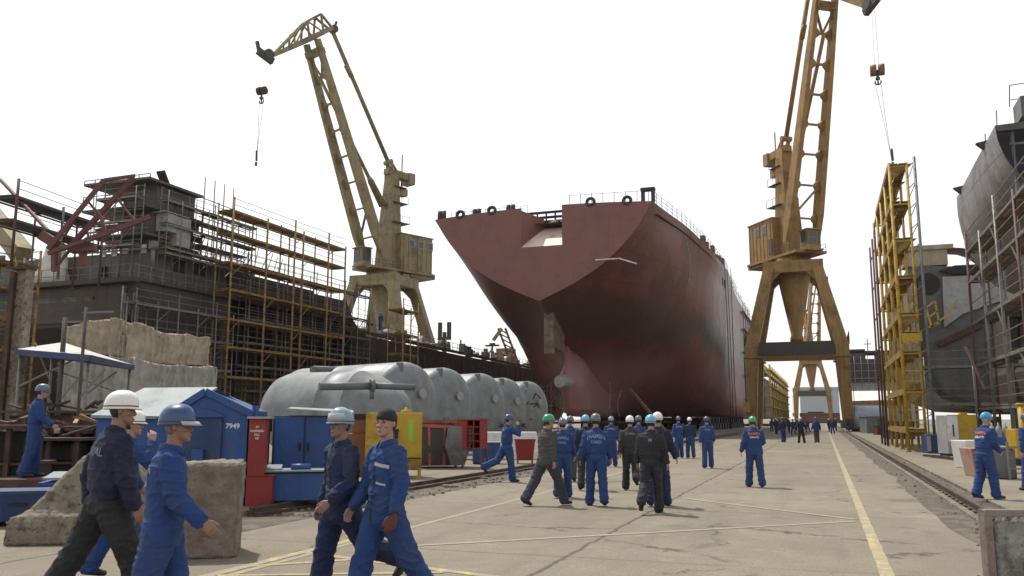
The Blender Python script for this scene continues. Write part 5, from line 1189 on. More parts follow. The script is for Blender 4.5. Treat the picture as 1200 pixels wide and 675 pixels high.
mt['bow'] = M('bow_grey_plate', (.20, .19, .185), .5, var=.15, scale=.5, c2=(.12, .10, .095), amt=.4, c2scale=.5, streak=.5, seams=(0, 3.3, 2.4, .05, .75), bump=.15, bscale=2)
mb.build('shell_plating', mt['bow'], bw)
mb = MB(); n0 = dens(near); mb.add([v+Vector((0, 1.2, 0)) for v in n0]+[Vector((n0[-1].x, 1.2, n0[0].z))], [tuple(range(len(n0)+1))]); mb.build('bulkhead', M('dark_blue_grey_plate', (.03, .038, .05), .6), bw)
mb = MB()
for k in range(6):
    x = n0[0].x+.9+k*.75; mb.bar((x, .4, n0[0].z), (x, .4, n0[0].z-4.5), .12, .3)
for z in (1.1, 2.3, 3.4): mb.bar((n0[0].x+.4+z*.3, .4, n0[0].z-z), (n0[-1].x, .4, n0[0].z-z), .2, .12)
mb.build('frame_rib', mt['gray_steel'], bw)
mb = MB(); mb.poly([n0[0]+Vector((0, -.0, 0)), n0[0]+Vector((6, 0, .25)), n0[0]+Vector((6, 0, -.35)), n0[0]+Vector((.1, 0, -.35))], .5, (0, 1, 0)); mb.box(n0[0]+Vector((2.6, 1, 1.0)), (2.4, 2, 1.2)); mb.build('deck_coaming', mt['gray_steel'], bw)
mb = MB()
for px, py, pt, Y in ((1164, 145, 130, 55), (1151, 172, 157, 57.5)): a_ = bp_(px, py+6, Y); b_ = bp_(px-1, pt, Y); mb.bar(a_+Vector((.2, 0, 0)), b_+Vector((.2, 0, 0)), .05)
a_ = bp_(1183, 125, 55); b_ = bp_(1183, 100, 55); mb.bar(a_, b_, .05); mb.bar(b_, b_+Vector((3, 0, .1)), .04); mb.bar(b_-Vector((0, 0, .9)), b_+Vector((3, 0, -.8)), .04)
mb.build('stanchion', mt['crane_dark'], bw)
for px, py, Y in ((1155, 172, 57.3), (1127, 224, 66)):
    a_ = bp_(px, py, Y); mb = MB(); mb.poly([a_+Vector((-.5, 0, .3)), a_+Vector((.35, 0, .45)), a_+Vector((.35, 0, -.5)), a_+Vector((-.1, 0, -.1))], .4, (0, 1, 0)); mb.build('lifting_lug', mt['crane_dark'], bw)
# posts that carry the raised section
for k, (x, y) in enumerate(((13.5, 56), (13.5, 64), (13.5, 72), (19, 56), (19, 66))):
    mb = MB(); mb.box((0, 0, 4.6), (.6, .6, 9.2)); mb.box((0, 0, .3), (1.4, 1.4, .6)); mb.box((0, 0, 9.3), (1.4, 1.2, .5)); mb.bar((0, 0, 2), (0, 3, 6), .2)
    o = mb.build('support_post', mt['dark_hull']); o.location = (x, y, .06); tag(o, 'dark steel post carrying the raised bow section', 'post', 'posts under the raised bow section')
# dark hull mass under and behind the scaffolding at the right edge
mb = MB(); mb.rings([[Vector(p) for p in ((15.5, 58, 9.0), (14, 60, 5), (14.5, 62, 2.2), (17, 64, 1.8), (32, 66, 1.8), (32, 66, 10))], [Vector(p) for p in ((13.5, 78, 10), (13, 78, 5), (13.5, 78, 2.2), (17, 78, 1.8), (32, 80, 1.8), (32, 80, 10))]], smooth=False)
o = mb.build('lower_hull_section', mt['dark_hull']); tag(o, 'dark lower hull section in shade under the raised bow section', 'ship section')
# grey scaffolding at the right edge
scaffold('grey_scaffold', 'grey and rusty tube scaffold rising along the right picture edge', (7.6, 34), (7.6, 50), .9, [2.2, 4.4, 6.6, 8.8, 10.4], 4.0, mt['galv'], mt['plank'], nrm=-1, r=.07, z0=.06, mats=[mt['galv'], mt['scaf_r'], mt['galv']])
mb = MB(); mb.bar(at(1131, 406, 40), at(1154, 456, 40), .16, .06); o = mb.build('loose_plank', mt['plank']); tag(o, 'pale plank leaning slantwise on the right hand grey scaffold', 'plank')
scaffold('grey_scaffold', 'low grey scaffold crossing under the far grey hull section', (6.2, 62), (15, 60), 1.6, [2.6, 5.0], 2.6, mt['galv'], mt['galv'], r=.06, z0=.06)
# cabinets, bins and drums at the right
o = rooted('blue_bin', 1093, 41, 10, 'blue steel bin at the foot of the yellow tower', 'bin', z=.06); mb = MB(); mb.box0(-.45, .5, -.5, .5, 0, .85); mb.build('body', mt['blue2'], o, bevel=.02); mb = MB(); mb.box0(-.46, -.30, -.52, -.5, .1, .8); mb.build('panel', mt['pale'], o)
o = rooted('white_yellow_cabinet', 1118, 38, 0, 'tall cabinet with white front and yellow side right of the yellow tower', 'cabinet', z=.06, )
mb = MB(); mb.box0(-.05, .78, -.4, .5, .1, 1.78); mb.build('body', mt['yellow'], o, bevel=.01); mb = MB(); mb.box0(-.56, -.05, -.42, .5, .1, 1.75); mb.build('side_unit', mt['pale'], o, bevel=.01)
mb = MB(); mb.box0(-.54, -.08, -.45, -.42, .62, 1.72); d_ = mb.build('door', mt['white'], o); mb = MB(); mb.box((-.3, -.46, 1.1), (.05, .04, .5)); mb.build('handle', mt['crane_dark'], d_); mb = MB(); mb.box((.4, 0, 1.83), (.3, .2, .1)); mb.build('lifting_eye', mt['yellow'], o)
mb = MB(); mb.box0(-.5, .7, -.35, .45, 0, .1); mb.build('skid', mt['dark'], o)
o = rooted('white_crate', 1133, 28.5, -10, 'off white crate behind the pink drum on the right', 'crate', z=.06); mb = MB(); mb.rings([[Vector(p) for p in rect(-.28, .55, -.3, .4, 0)], [Vector(p) for p in rect(-.38, .55, -.35, .4, .9)]], smooth=False); mb.build('body', mt['white'], o, bevel=.03)
o = rooted('pink_crate', 1146, 24.5, 5, 'faded pink tub with red smear in front of the white crate', 'tub', z=.06); mb = MB(); mb.rings([[Vector(p) for p in rect(-.3, .2, -.3, .4, 0)], [Vector(p) for p in rect(-.42, .28, -.38, .42, .78)]], smooth=False); mb.build('body', M('faded_pink_paint', (.36, .22, .17), .7, c2=(.3, .05, .04), amt=.3, c2scale=2), o, bevel=.02)
mb = MB(); mb.box((-.16, -.37, .66), (.3, .02, .16)); mb.build('red_patch', mt['red'], o)
o = rooted('grey_drum', 1168, 23.6, 5, 'squat grey green box behind the worker at the right', 'box', z=.06); mb = MB(); mb.box0(-.42, .28, -.3, .5, 0, .8); mb.build('body', mt['gray_steel'], o, bevel=.04); mb = MB(); mb.box((-.07, .1, .83), (.76, .86, .05)); mb.build('lid', mt['cloth_tan'], o)
for i, (px, d, lab) in enumerate(((1163, 33, 'pale gas bottle rack behind the worker on the right'), (1172, 33, 'blue drum behind the worker on the right'), (1188, 30, 'yellow box at the right edge behind the worker'))):
    o = rooted(['bottle_rack', 'blue_drum', 'yellow_box'][i], px, d, 0, lab, ['rack', 'drum', 'box'][i], z=.06)
    mb = MB()
    if i == 0:
        for k in range(4): mb.lathe([(.01, 0), (.12, 0), (.12, 1.1), (.08, 1.25), (.03, 1.3), (.03, 1.4), (.01, 1.4)], (-.3+k*.25, 0, .05), 10)
        mb.build('gas_bottle', mt['pale'], o); mb = MB(); mb.box((.08, 0, .7), (1.1, .3, .05)); mb.box((.08, .1, .03), (1.1, .5, .06)); mb.build('frame', mt['crane_dark'], o)
    elif i == 1: mb.lathe([(.01, 0), (.3, 0), (.3, .3), (.32, .32), (.3, .34), (.3, .6), (.32, .62), (.3, .64), (.3, .9), (.01, .9)], (0, 0, 0), 18); mb.build('body', mt['blue'], o); mb = MB(); mb.tube((.1, .1, .9), (.1, .1, .93), .04, 8); mb.build('bung', mt['dark'], o)
    else: mb.box((.3, 0, .75), (.9, .6, 1.0)); mb.build('body', mt['yellow'], o, bevel=.02); mb = MB(); mb.box((.3, 0, .12), (.7, .5, .25)); mb.build('stand', mt['dark'], o)
bench = rooted('steel_bench', 1185, 26, 5, 'low rusty steel bench right of the worker', 'bench', z=.06)
mb = MB(); mb.box((0, 0, .42), (1.3, .5, .05)); mb.build('seat', mt['rust'], bench)
for sx in (-.55, .55):
    mb = MB(); mb.box((sx, 0, .2), (.05, .45, .4)); mb.build('leg', mt['scaf_r'], bench)
gr = rooted('guard_barrier', 1193, 23, 0, 'grey tube barrier with three rails at the right picture edge', 'barrier', z=.06)
for k in range(3):
    mb = MB(); mb.bar((-.35, 0, .3+.28*k), (1.2, 0, .24+.28*k), .04); mb.build('rail', mt['galv'], gr)
mb = MB()
for x in (-.35, .5, 1.2): mb.bar((x, 0, 0), (x, 0, 1), .05)
mb.build('post', mt['galv'], gr)
yp = rooted('yellow_post', 1198, 26, 0, 'yellow painted post at the right picture edge', 'post', z=.06); mb = MB(); mb.tube((0, 0, 0), (0, 0, 2.0), .11, 12); mb.build('shaft', mt['yellow'], yp); mb = MB(); mb.tube((0, 0, 2.0), (0, 0, 2.06), .14, 12); mb.build('cap', mt['yellow'], yp)
mb = MB(); 
for k in range(5): mb.bar(stand(1080+k*9, 37-k*.8, .12), stand(1100+k*8, 35.5-k*.9, .14), .12, .08)
o = mb.build('loose_steel', mt['dark']); tag(o, 'dark loose steel sections on the ground by the yellow tower', 'steel sections', kind='stuff')
# concrete barrier at the right corner
br = empty('framed_barrier', stand(1143, 5.2), YAW-R(2), 'near concrete barrier in a rusty steel angle frame at the lower right corner', 'barrier')
rb = rough_block('concrete_infill', rect(.02, 1.0, -.015, .07, 0), rect(.02, 1.0, -.015, .07, 1.08), M('stained_concrete', (.26, .25, .23), .9, var=.35, scale=6, c2=(.06, .055, .05), amt=.42, c2scale=7, bump=1, bscale=25), None, 1143, 5.2, 2, amp=.012, cat=None)
for k in ('label', 'category'):
    if k in rb: del rb[k]
rb.parent = br; rb.location = (0, 0, 0); rb.rotation_euler = (0, 0, 0)
mb = MB(); mb.box0(-.012, .03, -.045, -.033, 0, 1.12); mb.box0(-.012, -.003, -.033, .04, 0, 1.12); mb.box0(-.012, 1.1, -.047, -.035, 1.085, 1.122); mb.box0(-.012, 1.1, -.035, .02, 1.112, 1.122); mb.build('angle_frame', M('dull_rusty_angle', (.24, .20, .17), .55, .3, c2=(.12, .07, .05), amt=.4, c2scale=6), br, bevel=.004)
mb = MB(); mb.box0(-.05, .05, -.075, -.062, 0, .74); mb.box0(-.05, -.038, -.062, .03, 0, .74); mb.build('corner_guard', mt['rust'], br)

# ------------------------------------------------------------------ far end of the yard
fb = empty('clad_hull_block', (-10.6, 195, 0), 0, 'far hull block wrapped in yellow scaffolding behind the brown crane leg', 'ship section')
mb = MB(); mb.box0(-16, -1.2, 1, 105, 1.6, 10.6); mb.build('hull', mt['gray_steel'], fb)
for y in [0]+[4+8*k for k in range(13)]:
    mb = MB(); mb.tube((0, y, 0), (0, y, 13.5), .16, 6); mb.build('post', mt['scaf_y'], fb)
for k in range(9):
    mb = MB(); mb.tube((-16+k*2, 0, 0), (-16+k*2, 0, 12.4), .12, 6); mb.build('post', mt['galv'] if k % 2 else mt['scaf_y'], fb)
for z in (2, 4.2, 6.4, 8.6, 10.8, 12.2):
    mb = MB(); mb.box((0, 52, z), (.9, 104, .2)); mb.box((-8, 0, z), (16, .9, .14)); mb.build('plank_deck', mt['scaf_y2'], fb)
mb = MB()
for k in range(8):
    for j in range(5): mb.bar((-16+k*2, -.3, 2+2.1*j), (-14+k*2, -.3, 4.1+2.1*j), .09)
mb.build('brace', mt['scaf_y'], fb)
mb = MB(); mb.rings([[Vector((x, y, z)) for x, z in ((-15, 12.3), (-15, 13.8), (-8, 15), (-1.5, 13.9), (-1.5, 12.3))] for y in (.5, 30)], smooth=False); mb.build('roof_frame', mt['scaf_y'], fb)
wh = empty('warehouse', (0, 420, 0), 0, 'pale blue grey workshop hall at the far end of the road', 'building')
xa = onY(938, 480, 420).x; xb = onY(984, 480, 420).x
mt['farwall'] = M('pale_sheet_wall', (.36, .40, .42), .7, var=.06, seams=(1.2, 0, 0, .06, .25), bump=0)
mb = MB(); mb.box0(xa, xb, 0, 30, 0, 15.2); mb.build('wall', mt['farwall'], wh); mb = MB(); mb.box0(xa-.5, xb+.5, -.4, 30, 15.2, 16.2); mb.build('roof', mt['farwall'], wh)
xd = onY(952, 488, 420).x; mb = MB(); mb.box0(xd-2, xd+5, -.15, .1, 0, 5); mb.build('gate', mt['dark'], wh)
mb = MB(); mb.box0(xa+1, xb-1, -60, -58.5, 0, 3.6); mb.box0(xa+1, xb-1, -60.4, -58, 3.6, 4.0); o = mb.build('brown_barrier', mt['primer_red']); o.location = (0, 420, 0); tag(o, 'low brown steel barrier in front of the far pale hall', 'barrier')
fs_ = empty('far_ship', (0, 250, 0), 0, 'far dark ship superstructure wrapped in scaffolding behind the right crane leg', 'ship')
a_ = onY(992, 448, 250); b_ = onY(1046, 410, 250)
mb = MB(); mb.box0(a_.x, b_.x+3, 0, 18, a_.z, onY(1000, 421, 250).z); mb.box0(a_.x+1, a_.x+5.2, 1, 12, a_.z, b_.z+.5); mb.box0(b_.x-4, b_.x-.5, 1, 12, a_.z, b_.z); mb.box0(a_.x+.5, b_.x-.5, 1, 12, b_.z-.6, b_.z); mb.build('superstructure', mt['dark_hull'], fs_)
mb = MB(); mb.box0(a_.x-.5, b_.x+4, 1, 60, 6, a_.z); mb.build('hull', mt['pale'], fs_)
for k in range(8):
    mb = MB(); x = a_.x+.5+k*(b_.x-a_.x)/7; mb.tube((x, -.6, 4), (x, -.6, a_.z+7), .09, 5); mb.build('post', mt['galv'], fs_)
mb = MB()
for z in (a_.z-1, a_.z+1, a_.z+3, a_.z+5): mb.bar((a_.x, -.6, z), (b_.x+1, -.6, z), .16)
mb.build('ledger', mt['galv'], fs_)
mb = MB(); mb.tube(((a_.x+b_.x)/2, 3, b_.z), ((a_.x+b_.x)/2, 3, b_.z+3.5), .12, 6); mb.box(((a_.x+b_.x)/2, 3, b_.z+2), (2, .2, .2)); mb.build('mast', mt['crane_dark'], fs_)
an = empty('open_shed', (0, 190, 0), 0, 'open shed with white roof and ochre eaves right of the crane leg', 'shed')
a_ = onY(1002, 474, 190); b_ = onY(1042, 458, 190)
mb = MB(); mb.add([(a_.x-.5, -1, a_.z+.7), (b_.x+1, -1, a_.z+.9), (b_.x+1, 9, b_.z+.3), (a_.x-.5, 9, b_.z+.3)], [(0, 1, 2, 3)]); mb.build('roof', mt['white'], an)
mb = MB(); mb.box0(a_.x-.6, b_.x+1.1, -1.3, -1.0, a_.z-.3, a_.z+.7); mb.build('eaves', mt['ochre'], an)
for k in range(4):
    mb = MB(); x = a_.x+k*(b_.x-a_.x)/3; mb.box0(x-.15, x+.15, -1, -.7, 0, a_.z-.3); mb.build('post', mt['ochre'], an)
mb = MB(); mb.box0(a_.x, b_.x+6, 8.5, 9, 0, b_.z); mb.build('back_wall', mt['pale'], an)
tk = empty('storage_tank', stand(1013, 112, .0), YAW, 'distant pale grey horizontal tank beside the right rail', 'tank')
mb = MB(); mb.lathe([(.01, -2.7), (1, -2.55), (1.5, -2.1), (1.62, -1.6), (1.62, 2.2), (1.4, 2.6), (.8, 2.9), (.01, 3)], (0.3, 0, 1.75), 24, Matrix.Rotation(R(90), 3, 'Y')); mb.build('shell', M('pale_tank_paint', (.33, .38, .42), .5), tk)
for x in (-1.2, 1.5):
    mb = MB(); mb.box((x, 0, .3), (.3, 2, .6)); mb.build('saddle', mt['rust'], tk)
cn = empty('site_box', stand(1023, 98), YAW, 'grey site box in front of the distant pale tank', 'site box'); mb = MB(); mb.box((0, 0, 1.0), (2.3, 2, 1.8)); mb.build('body', mt['tank'], cn); mb = MB(); mb.box((0, 0, 1.93), (2.45, 2.2, .08)); mb.build('roof', mt['pale'], cn); mb = MB(); mb.box((.4, -1.02, .9), (.7, .05, 1.5)); mb.build('door', mt['tank_d'], cn)
o = rooted('brown_crate', 1034, 88, 0, 'small red brown crate right of the grey site box', 'crate', z=0); mb = MB(); mb.box((0, 0, .5), (1.6, 1, .9)); mb.build('body', mt['primer_red'], o); mb = MB(); mb.box((0, 0, .98), (1.7, 1.1, .06)); mb.build('lid', mt['rust'], o)
for i, (px, d, m_) in enumerate(((1048, 80, 'rust'), (1052, 70, 'blue2'), (993, 150, 'dark'))):
    o = rooted('steel_crate', px, d, 5, ['rusty crate behind the foot of the yellow tower', 'dull blue crate just inside the foot of the yellow tower', 'dark crate beside the right crane leg'][i], 'crate', z=.03); mb = MB(); mb.box((0, 0, .7), (2.0, 1.5, 1.3)); mb.build('body', mt[m_], o); mb = MB(); mb.box((0, 0, 1.38), (2.1, 1.6, .07)); mb.build('lid', mt['rust'], o)
# dark clutter below the red hull: cradle beams and staging boxes behind the walking group
for i in range(9):
    px = 655+i*24; d = 92+i*6; o = rooted('steel_trestle', px, d, r_.uniform(-15, 15), None, None, z=.1)
    tag(o, 'dark steel trestle in the shade at the foot of the red hull', 'trestle', 'trestles at the foot of the red hull')
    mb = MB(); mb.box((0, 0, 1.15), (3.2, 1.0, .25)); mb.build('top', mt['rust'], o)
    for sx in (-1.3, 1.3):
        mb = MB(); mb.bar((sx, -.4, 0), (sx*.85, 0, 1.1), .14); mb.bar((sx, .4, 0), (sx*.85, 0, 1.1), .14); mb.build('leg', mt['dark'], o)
o = scaffold('grey_scaffold', 'grey tube scaffold under the stern of the red ship beside the last tank', (onY(622, 480, 92).x, 92), (onY(652, 480, 92).x, 94), 1.4, [1.6, 3.2, 4.8], 1.4, mt['galv'], mt['plank'], r=.06, z0=.1)
# ------------------------------------------------------------------ people
def cloth(name, c, dirt=.25): return M(name, c, .85, var=.16, scale=6, c2=tuple(x*.62+.024 for x in c), amt=dirt+.12, c2scale=3.5, bump=.25, bscale=220, sharp=.12)
mt['cv_blue'] = cloth('royal_blue_cotton', (.012, .043, .155)); mt['cv_blue2'] = cloth('washed_blue_cotton', (.013, .040, .135)); mt['cv_navy'] = cloth('navy_cotton', (.008, .012, .036)); mt['cv_navy2'] = cloth('dark_blue_cotton', (.007, .017, .062))
mt['cv_char'] = cloth('dark_charcoal_cotton', (.014, .014, .018)); mt['cv_grey'] = cloth('grey_jacket_cotton', (.060, .057, .049)); mt['cv_slate'] = cloth('slate_trouser_cotton', (.036, .038, .050)); mt['cv_coal'] = cloth('coal_grey_cotton', (.028, .026, .027))
mt['skin'] = M('skin', (.33, .19, .145), .55, var=.1, scale=14, bump=.1, bscale=120); mt['skin2'] = M('tanned_skin', (.24, .13, .095), .55, var=.12, scale=14, bump=.1, bscale=120)
mt['hair'] = M('dark_hair', (.018, .013, .010), .6, bump=.5, bscale=160); mt['hairg'] = M('greying_hair', (.13, .115, .10), .6, bump=.5, bscale=160)
mt['boot'] = M('black_leather', (.016, .014, .013), .55, var=.3, scale=12)
for k, c in dict(h_white=(.72, .71, .68), h_blue=(.03, .07, .17), h_light=(.14, .36, .52), h_green=(.04, .26, .12), h_grey=(.10, .13, .18), h_steel=(.20, .29, .36), h_bright=(.04, .28, .48)).items(): mt[k] = M(k[2:]+'_helmet_shell', c, .32, var=.06, scale=8, c2=tuple(x*.6 for x in c), amt=.2, c2scale=20, bump=.03)
mt['visor'] = M('frosted_visor', (.40, .44, .45), .2, bump=0); mt['beanie'] = M('black_knit', (.02, .019, .02), .95, bump=.6, bscale=120)
mt['glove'] = M('red_brown_work_glove', (.16, .035, .025), .9, c2=(.05, .045, .04), amt=.4, c2scale=9); mt['strip'] = M('reflective_strip', (.42, .42, .44), .4, bump=0); mt['eye'] = M('eye', (.05, .035, .03), .2, bump=0)
mt['lip'] = M('lip', (.26, .09, .075), .5, bump=0); mt['text_grey'] = M('faded_print', (.17, .18, .21), .8, bump=0); mt['text_blue'] = M('pale_blue_print', (.17, .24, .38), .8, bump=0); mt['lav'] = cloth('pale_lavender_shirt', (.35, .37, .50))

NSEG = 14
def loft(cs, rs, side=Vector((1, 0, 0)), n=NSEG, front=None):
    """closed rounded loft; cs centres, rs (rx, ry)"""
    cs = [Vector(c) for c in cs]; rings = []
    for i, c in enumerate(cs):
        a = cs[max(0, i-1)]; b = cs[min(len(cs)-1, i+1)]; t = (b-a).normalized()
        x = (side-t*side.dot(t))
        if x.length < .1: x = Vector((0, 1, 0))-t*t.y
        x.normalize(); y = t.cross(x); rx, ry = rs[i] if isinstance(rs[i], tuple) else (rs[i], rs[i])
        rings.append([c+x*rx*math.cos(2*math.pi*k/n)+y*ry*math.sin(2*math.pi*k/n) for k in range(n)])
    vs = []; fs = []
    t0 = (cs[1]-cs[0]).normalized(); t1 = (cs[-1]-cs[-2]).normalized()
    def mn(r): return min(r) if isinstance(r, tuple) else r
    # rounded caps
    def shr(ring, c, f, off): return [c+(p-c)*f+off for p in ring]
    rings = [shr(rings[0], cs[0], .55, -t0*mn(rs[0])*.45)]+rings+[shr(rings[-1], cs[-1], .55, t1*mn(rs[-1])*.45)]
    for r in rings: vs += r
    m_ = len(rings)
    for k in range(m_-1):
        for i in range(n): j = (i+1) % n; fs.append((k*n+i, k*n+j, (k+1)*n+j, (k+1)*n+i))
    fs.append(tuple(range(n))[::-1]); fs.append(tuple(range((m_-1)*n, m_*n))); return vs, fs
def ellipsoid(c, r, rot=None, n=12):
    vs = []; fs = []; c = Vector(c)
    for i in range(1, n//2+1):
        a = math.pi*i/(n//2+1)
        for k in range(n):
            b = 2*math.pi*k/n; v = Vector((r[0]*math.sin(a)*math.cos(b), r[1]*math.sin(a)*math.sin(b), r[2]*math.cos(a))); v = rot@v if rot else v; vs.append(c+v)
    m_ = n//2
    for i in range(m_-1):
        for k in range(n): j = (k+1) % n; fs.append((i*n+k, i*n+j, (i+1)*n+j, (i+1)*n+k))
    fs.append(tuple(range(n))[::-1]); fs.append(tuple(range((m_-1)*n, m_*n))); return vs, fs
def fuse(pieces, voxel, name, smooth=1, fold=0., anchors=(), seed=0.):
    vs = []; fs = []
    for v, f in pieces: b = len(vs); vs += v; fs += [tuple(b+i for i in q) for q in f]
    me = bpy.data.meshes.new(name); me.from_pydata([tuple(v) for v in vs], [], fs)
    o = bpy.data.objects.new(name, me); col.objects.link(o)
    m_ = o.modifiers.new('r', 'REMESH'); m_.mode = 'VOXEL'; m_.voxel_size = voxel; m_.use_smooth_shade = True
    if smooth: s_ = o.modifiers.new('s', 'SMOOTH'); s_.factor = .5; s_.iterations = smooth
    dg = bpy.context.evaluated_depsgraph_get(); out = bpy.data.meshes.new_from_object(o.evaluated_get(dg)); bpy.data.objects.remove(o); bpy.data.meshes.remove(me)
    if fold:
        off = Vector((seed*3.1, seed*1.7, seed)); 
        ns = [v.normal.copy() for v in out.vertices]
        for v, n_ in zip(out.vertices, ns):
            p = v.co
            k = .35
            for a, r_ in anchors:
                k = max(k, 1.25*math.exp(-((p-a).length/r_)**2))
            q = Vector((p.x*6.5+p.z*2.2, p.y*6.5, p.z*13))+off; q2 = Vector((p.x*13-p.z*6, p.y*13, p.z*24))+off
            f = 1.5*max(0., 1-abs(noise.noise(q))*3.2)**1.6; f2 = 1.3*max(0., 1-abs(noise.noise(q2))*3.0)**1.5
            v.co = p+n_*fold*k*(f-.35+.45*(f2-.4))+n_*fold*.5*noise.noise(p*4+off)
    for p in out.polygons: p.use_smooth = True
    out.name = name; return out
def rotx(a): return Matrix.Rotation(a, 3, 'X')
def roty(a): return Matrix.Rotation(a, 3, 'Y')
def rotz(a): return Matrix.Rotation(a, 3, 'Z')
def person(label, px, d, hv, h=1.74, zb=0., LL=(20, 5, 0, 3), RL=(-20, 18, 25, 3), LA=(-12, 8, 15, 0), RA=(14, 8, 20, 0), lean=3, head=(0, 0), jacket='short', cj='cv_blue', ct='cv_blue', hat=('helmet', 'h_white'), q=1,
           text=None, tmat='text_blue', skin='skin', hair='hair', group=None, extras=(), tscale=1., gloves=False, jx=1.):
    """LL/RL: (hip flex, knee bend, heel lift, abduction); LA/RA: (swing, abduction, elbow, inward)   q: 0 near, 1 mid, 2 far"""
    vx = (.0062, .010, .016)[q]; cvx = (.0095, .013, .02)[q]
    pv = Vector((0, 0, .94)); Tl = rotx(-R(lean))
    def T(v): return pv+Tl@(Vector(v)-pv)
    legs = []
    for sx, (f, k, hl, ab) in ((-1, LL), (1, RL)):
        hip = Vector((sx*.092, 0, .90)); dr = Vector((sx*math.sin(R(ab)), math.sin(R(f)), -math.cos(R(f)))).normalized(); kn = hip+dr*.43
        g_ = f-k; d2 = Vector((sx*math.sin(R(ab))*.6, math.sin(R(g_)), -math.cos(R(g_)))).normalized(); an = kn+d2*.415
        fp = R(-hl)+R(min(0, 0)); fd = Vector((sx*.12, math.cos(fp), math.sin(fp))).normalized()
        legs.append((hip, kn, an, fd, d2))
    low = 1e9
    for hip, kn, an, fd, d2 in legs:
        dn = Vector((0, fd.z, -abs(fd.y))).normalized()
        low = min(low, (an+dn*.085-fd*.06).z, (an+dn*.085+fd*.18).z)
    lift = -low
    def up(v): return Vector((v.x, v.y, v.z+lift))
    legs = [(up(a), up(b), up(c), f_, g_) for a, b, c, f_, g_ in legs]; pv = up(pv); 
    def T(v): return pv+Tl@(Vector((v[0], v[1], v[2]-.94)))
    arms = []
    for sx, (sw, ab, el_, inn) in ((-1, LA), (1, RA)):
        sh_ = T((sx*.185, -.005, 1.405)); m_ = Tl@rotx(R(sw))@roty(-sx*R(ab)); 
        m_ = Tl@rotx(R(sw))@roty(-sx*R(ab))
        ua = m_@Vector((0, 0, -1)); elb = sh_+ua*.285
        m2 = m_@rotz(sx*R(inn))@rotx(R(el_)); fa = m2@Vector((0, 0, -1)); wr = elb+fa*.25
        arms.append((sh_, elb, wr, fa, m2, sx))
    hm = Tl@rotz(-R(head[0]))@rotx(R(head[1])+R(lean)*.6); hj = T((0, .005, 1.50))
    def H(v): return hj+hm@Vector(v)+hm@Vector((0, .014, .026))
    # --- body: one continuous skin surface
    P_ = []
    P_.append(loft([T((0, 0, z)) for z in (.86, .95, 1.08, 1.22, 1.34, 1.42)], [(.15, .10), (.15, .10), (.135, .095), (.15, .10), (.15, .085), (.10, .06)]))
    P_.append(loft([T((0, -.005, 1.38)), T((0, 0, 1.46)), H((0, -.012, .03)), H((0, -.015, .10))], [.065, .058, .056, .06]))
    for hip, kn, an, fd, d2 in legs: P_.append(loft([hip+Vector((0, 0, .03)), hip.lerp(kn, .5), kn, kn.lerp(an, .35), an], [.075, .066, .052, .050, .036])); P_.append(loft([an-fd*.03, an+fd*.05-Vector((0, 0, .03)), an+fd*.13-Vector((0, 0, .05))], [.032, .035, .025]))
    hs = [(.0, .024, .080, .030), (.016, .041, .090, .005), (.034, .051, .091, -.03), (.055, .058, .088, -.058), (.078, .064, .085, -.075), (.10, .068, .081, -.085), (.122, .0705, .077, -.092), (.14, .073, .084, -.096), (.165, .074, .082, -.098), (.19, .070, .070, -.094), (.213, .056, .048, -.076), (.229, .034, .022, -.05), (.236, .012, .0, -.025)]
    n = 20; vs = []; fs = []
    for z, w_, yf, yb in hs:
        cy = (yf+yb)/2; ry = (yf-yb)/2
        for k in range(n):
            a = 2*math.pi*k/n; c_, s_ = math.cos(a), math.sin(a); c2_ = math.copysign(abs(c_)**.85, c_); vs.append(H((w_*c2_, cy+ry*s_, z)))
    for i in range(len(hs)-1):
        for k in range(n): j = (k+1) % n; fs.append((i*n+k, i*n+j, (i+1)*n+j, (i+1)*n+k))
    fs.append(tuple(range(n))[::-1]); fs.append(tuple(range((len(hs)-1)*n, len(hs)*n))); P_.append((vs, fs))
    sX = hm@Vector((1, 0, 0))
    P_.append(loft([H((0, .078, .134)), H((0, .092, .108)), H((0, .103, .088)), H((0, .094, .078))], [(.009, .008), (.011, .010), (.016, .012), (.015, .008)], sX, 8))
    for s in (-1, 1):
        P_.append(ellipsoid(H((s*.0745, -.012, .108)), (.011, .019, .031), hm)); P_.append(ellipsoid(H((s*.030, .081, .137)), (.024, .009, .007), hm)); P_.append(ellipsoid(H((s*.044, .058, .088)), (.02, .02, .016), hm))
    P_.append(ellipsoid(H((0, .090, .053)), (.022, .009, .0055), hm)); P_.append(ellipsoid(H((0, .089, .043)), (.019, .009, .006), hm)); P_.append(ellipsoid(H((0, .085, .014)), (.018, .013, .012), hm))
    hands = []
    for i_, (sh_, elb, wr, fa, m2, sx) in enumerate(arms):
        P_.append(loft([T((sx*.10, 0, 1.38)), sh_-Vector((0, 0, .015)), sh_.lerp(elb, .5), elb, elb.lerp(wr, .4), wr], [.045, .045, .042, .038, .038, (.029, .024)]))
        hp = []
        # palm normal faces the body; thumb forward
        nrm = m2@Vector((-sx, 0, 0)); th = m2@Vector((0, 1, 0)); kb = wr+fa*.088
        hp.append(loft([wr-fa*.02, wr+fa*.02, wr+fa*.05, kb], [(.026, .020), (.032, .019), (.040, .016), (.040, .0135)], th, 12))
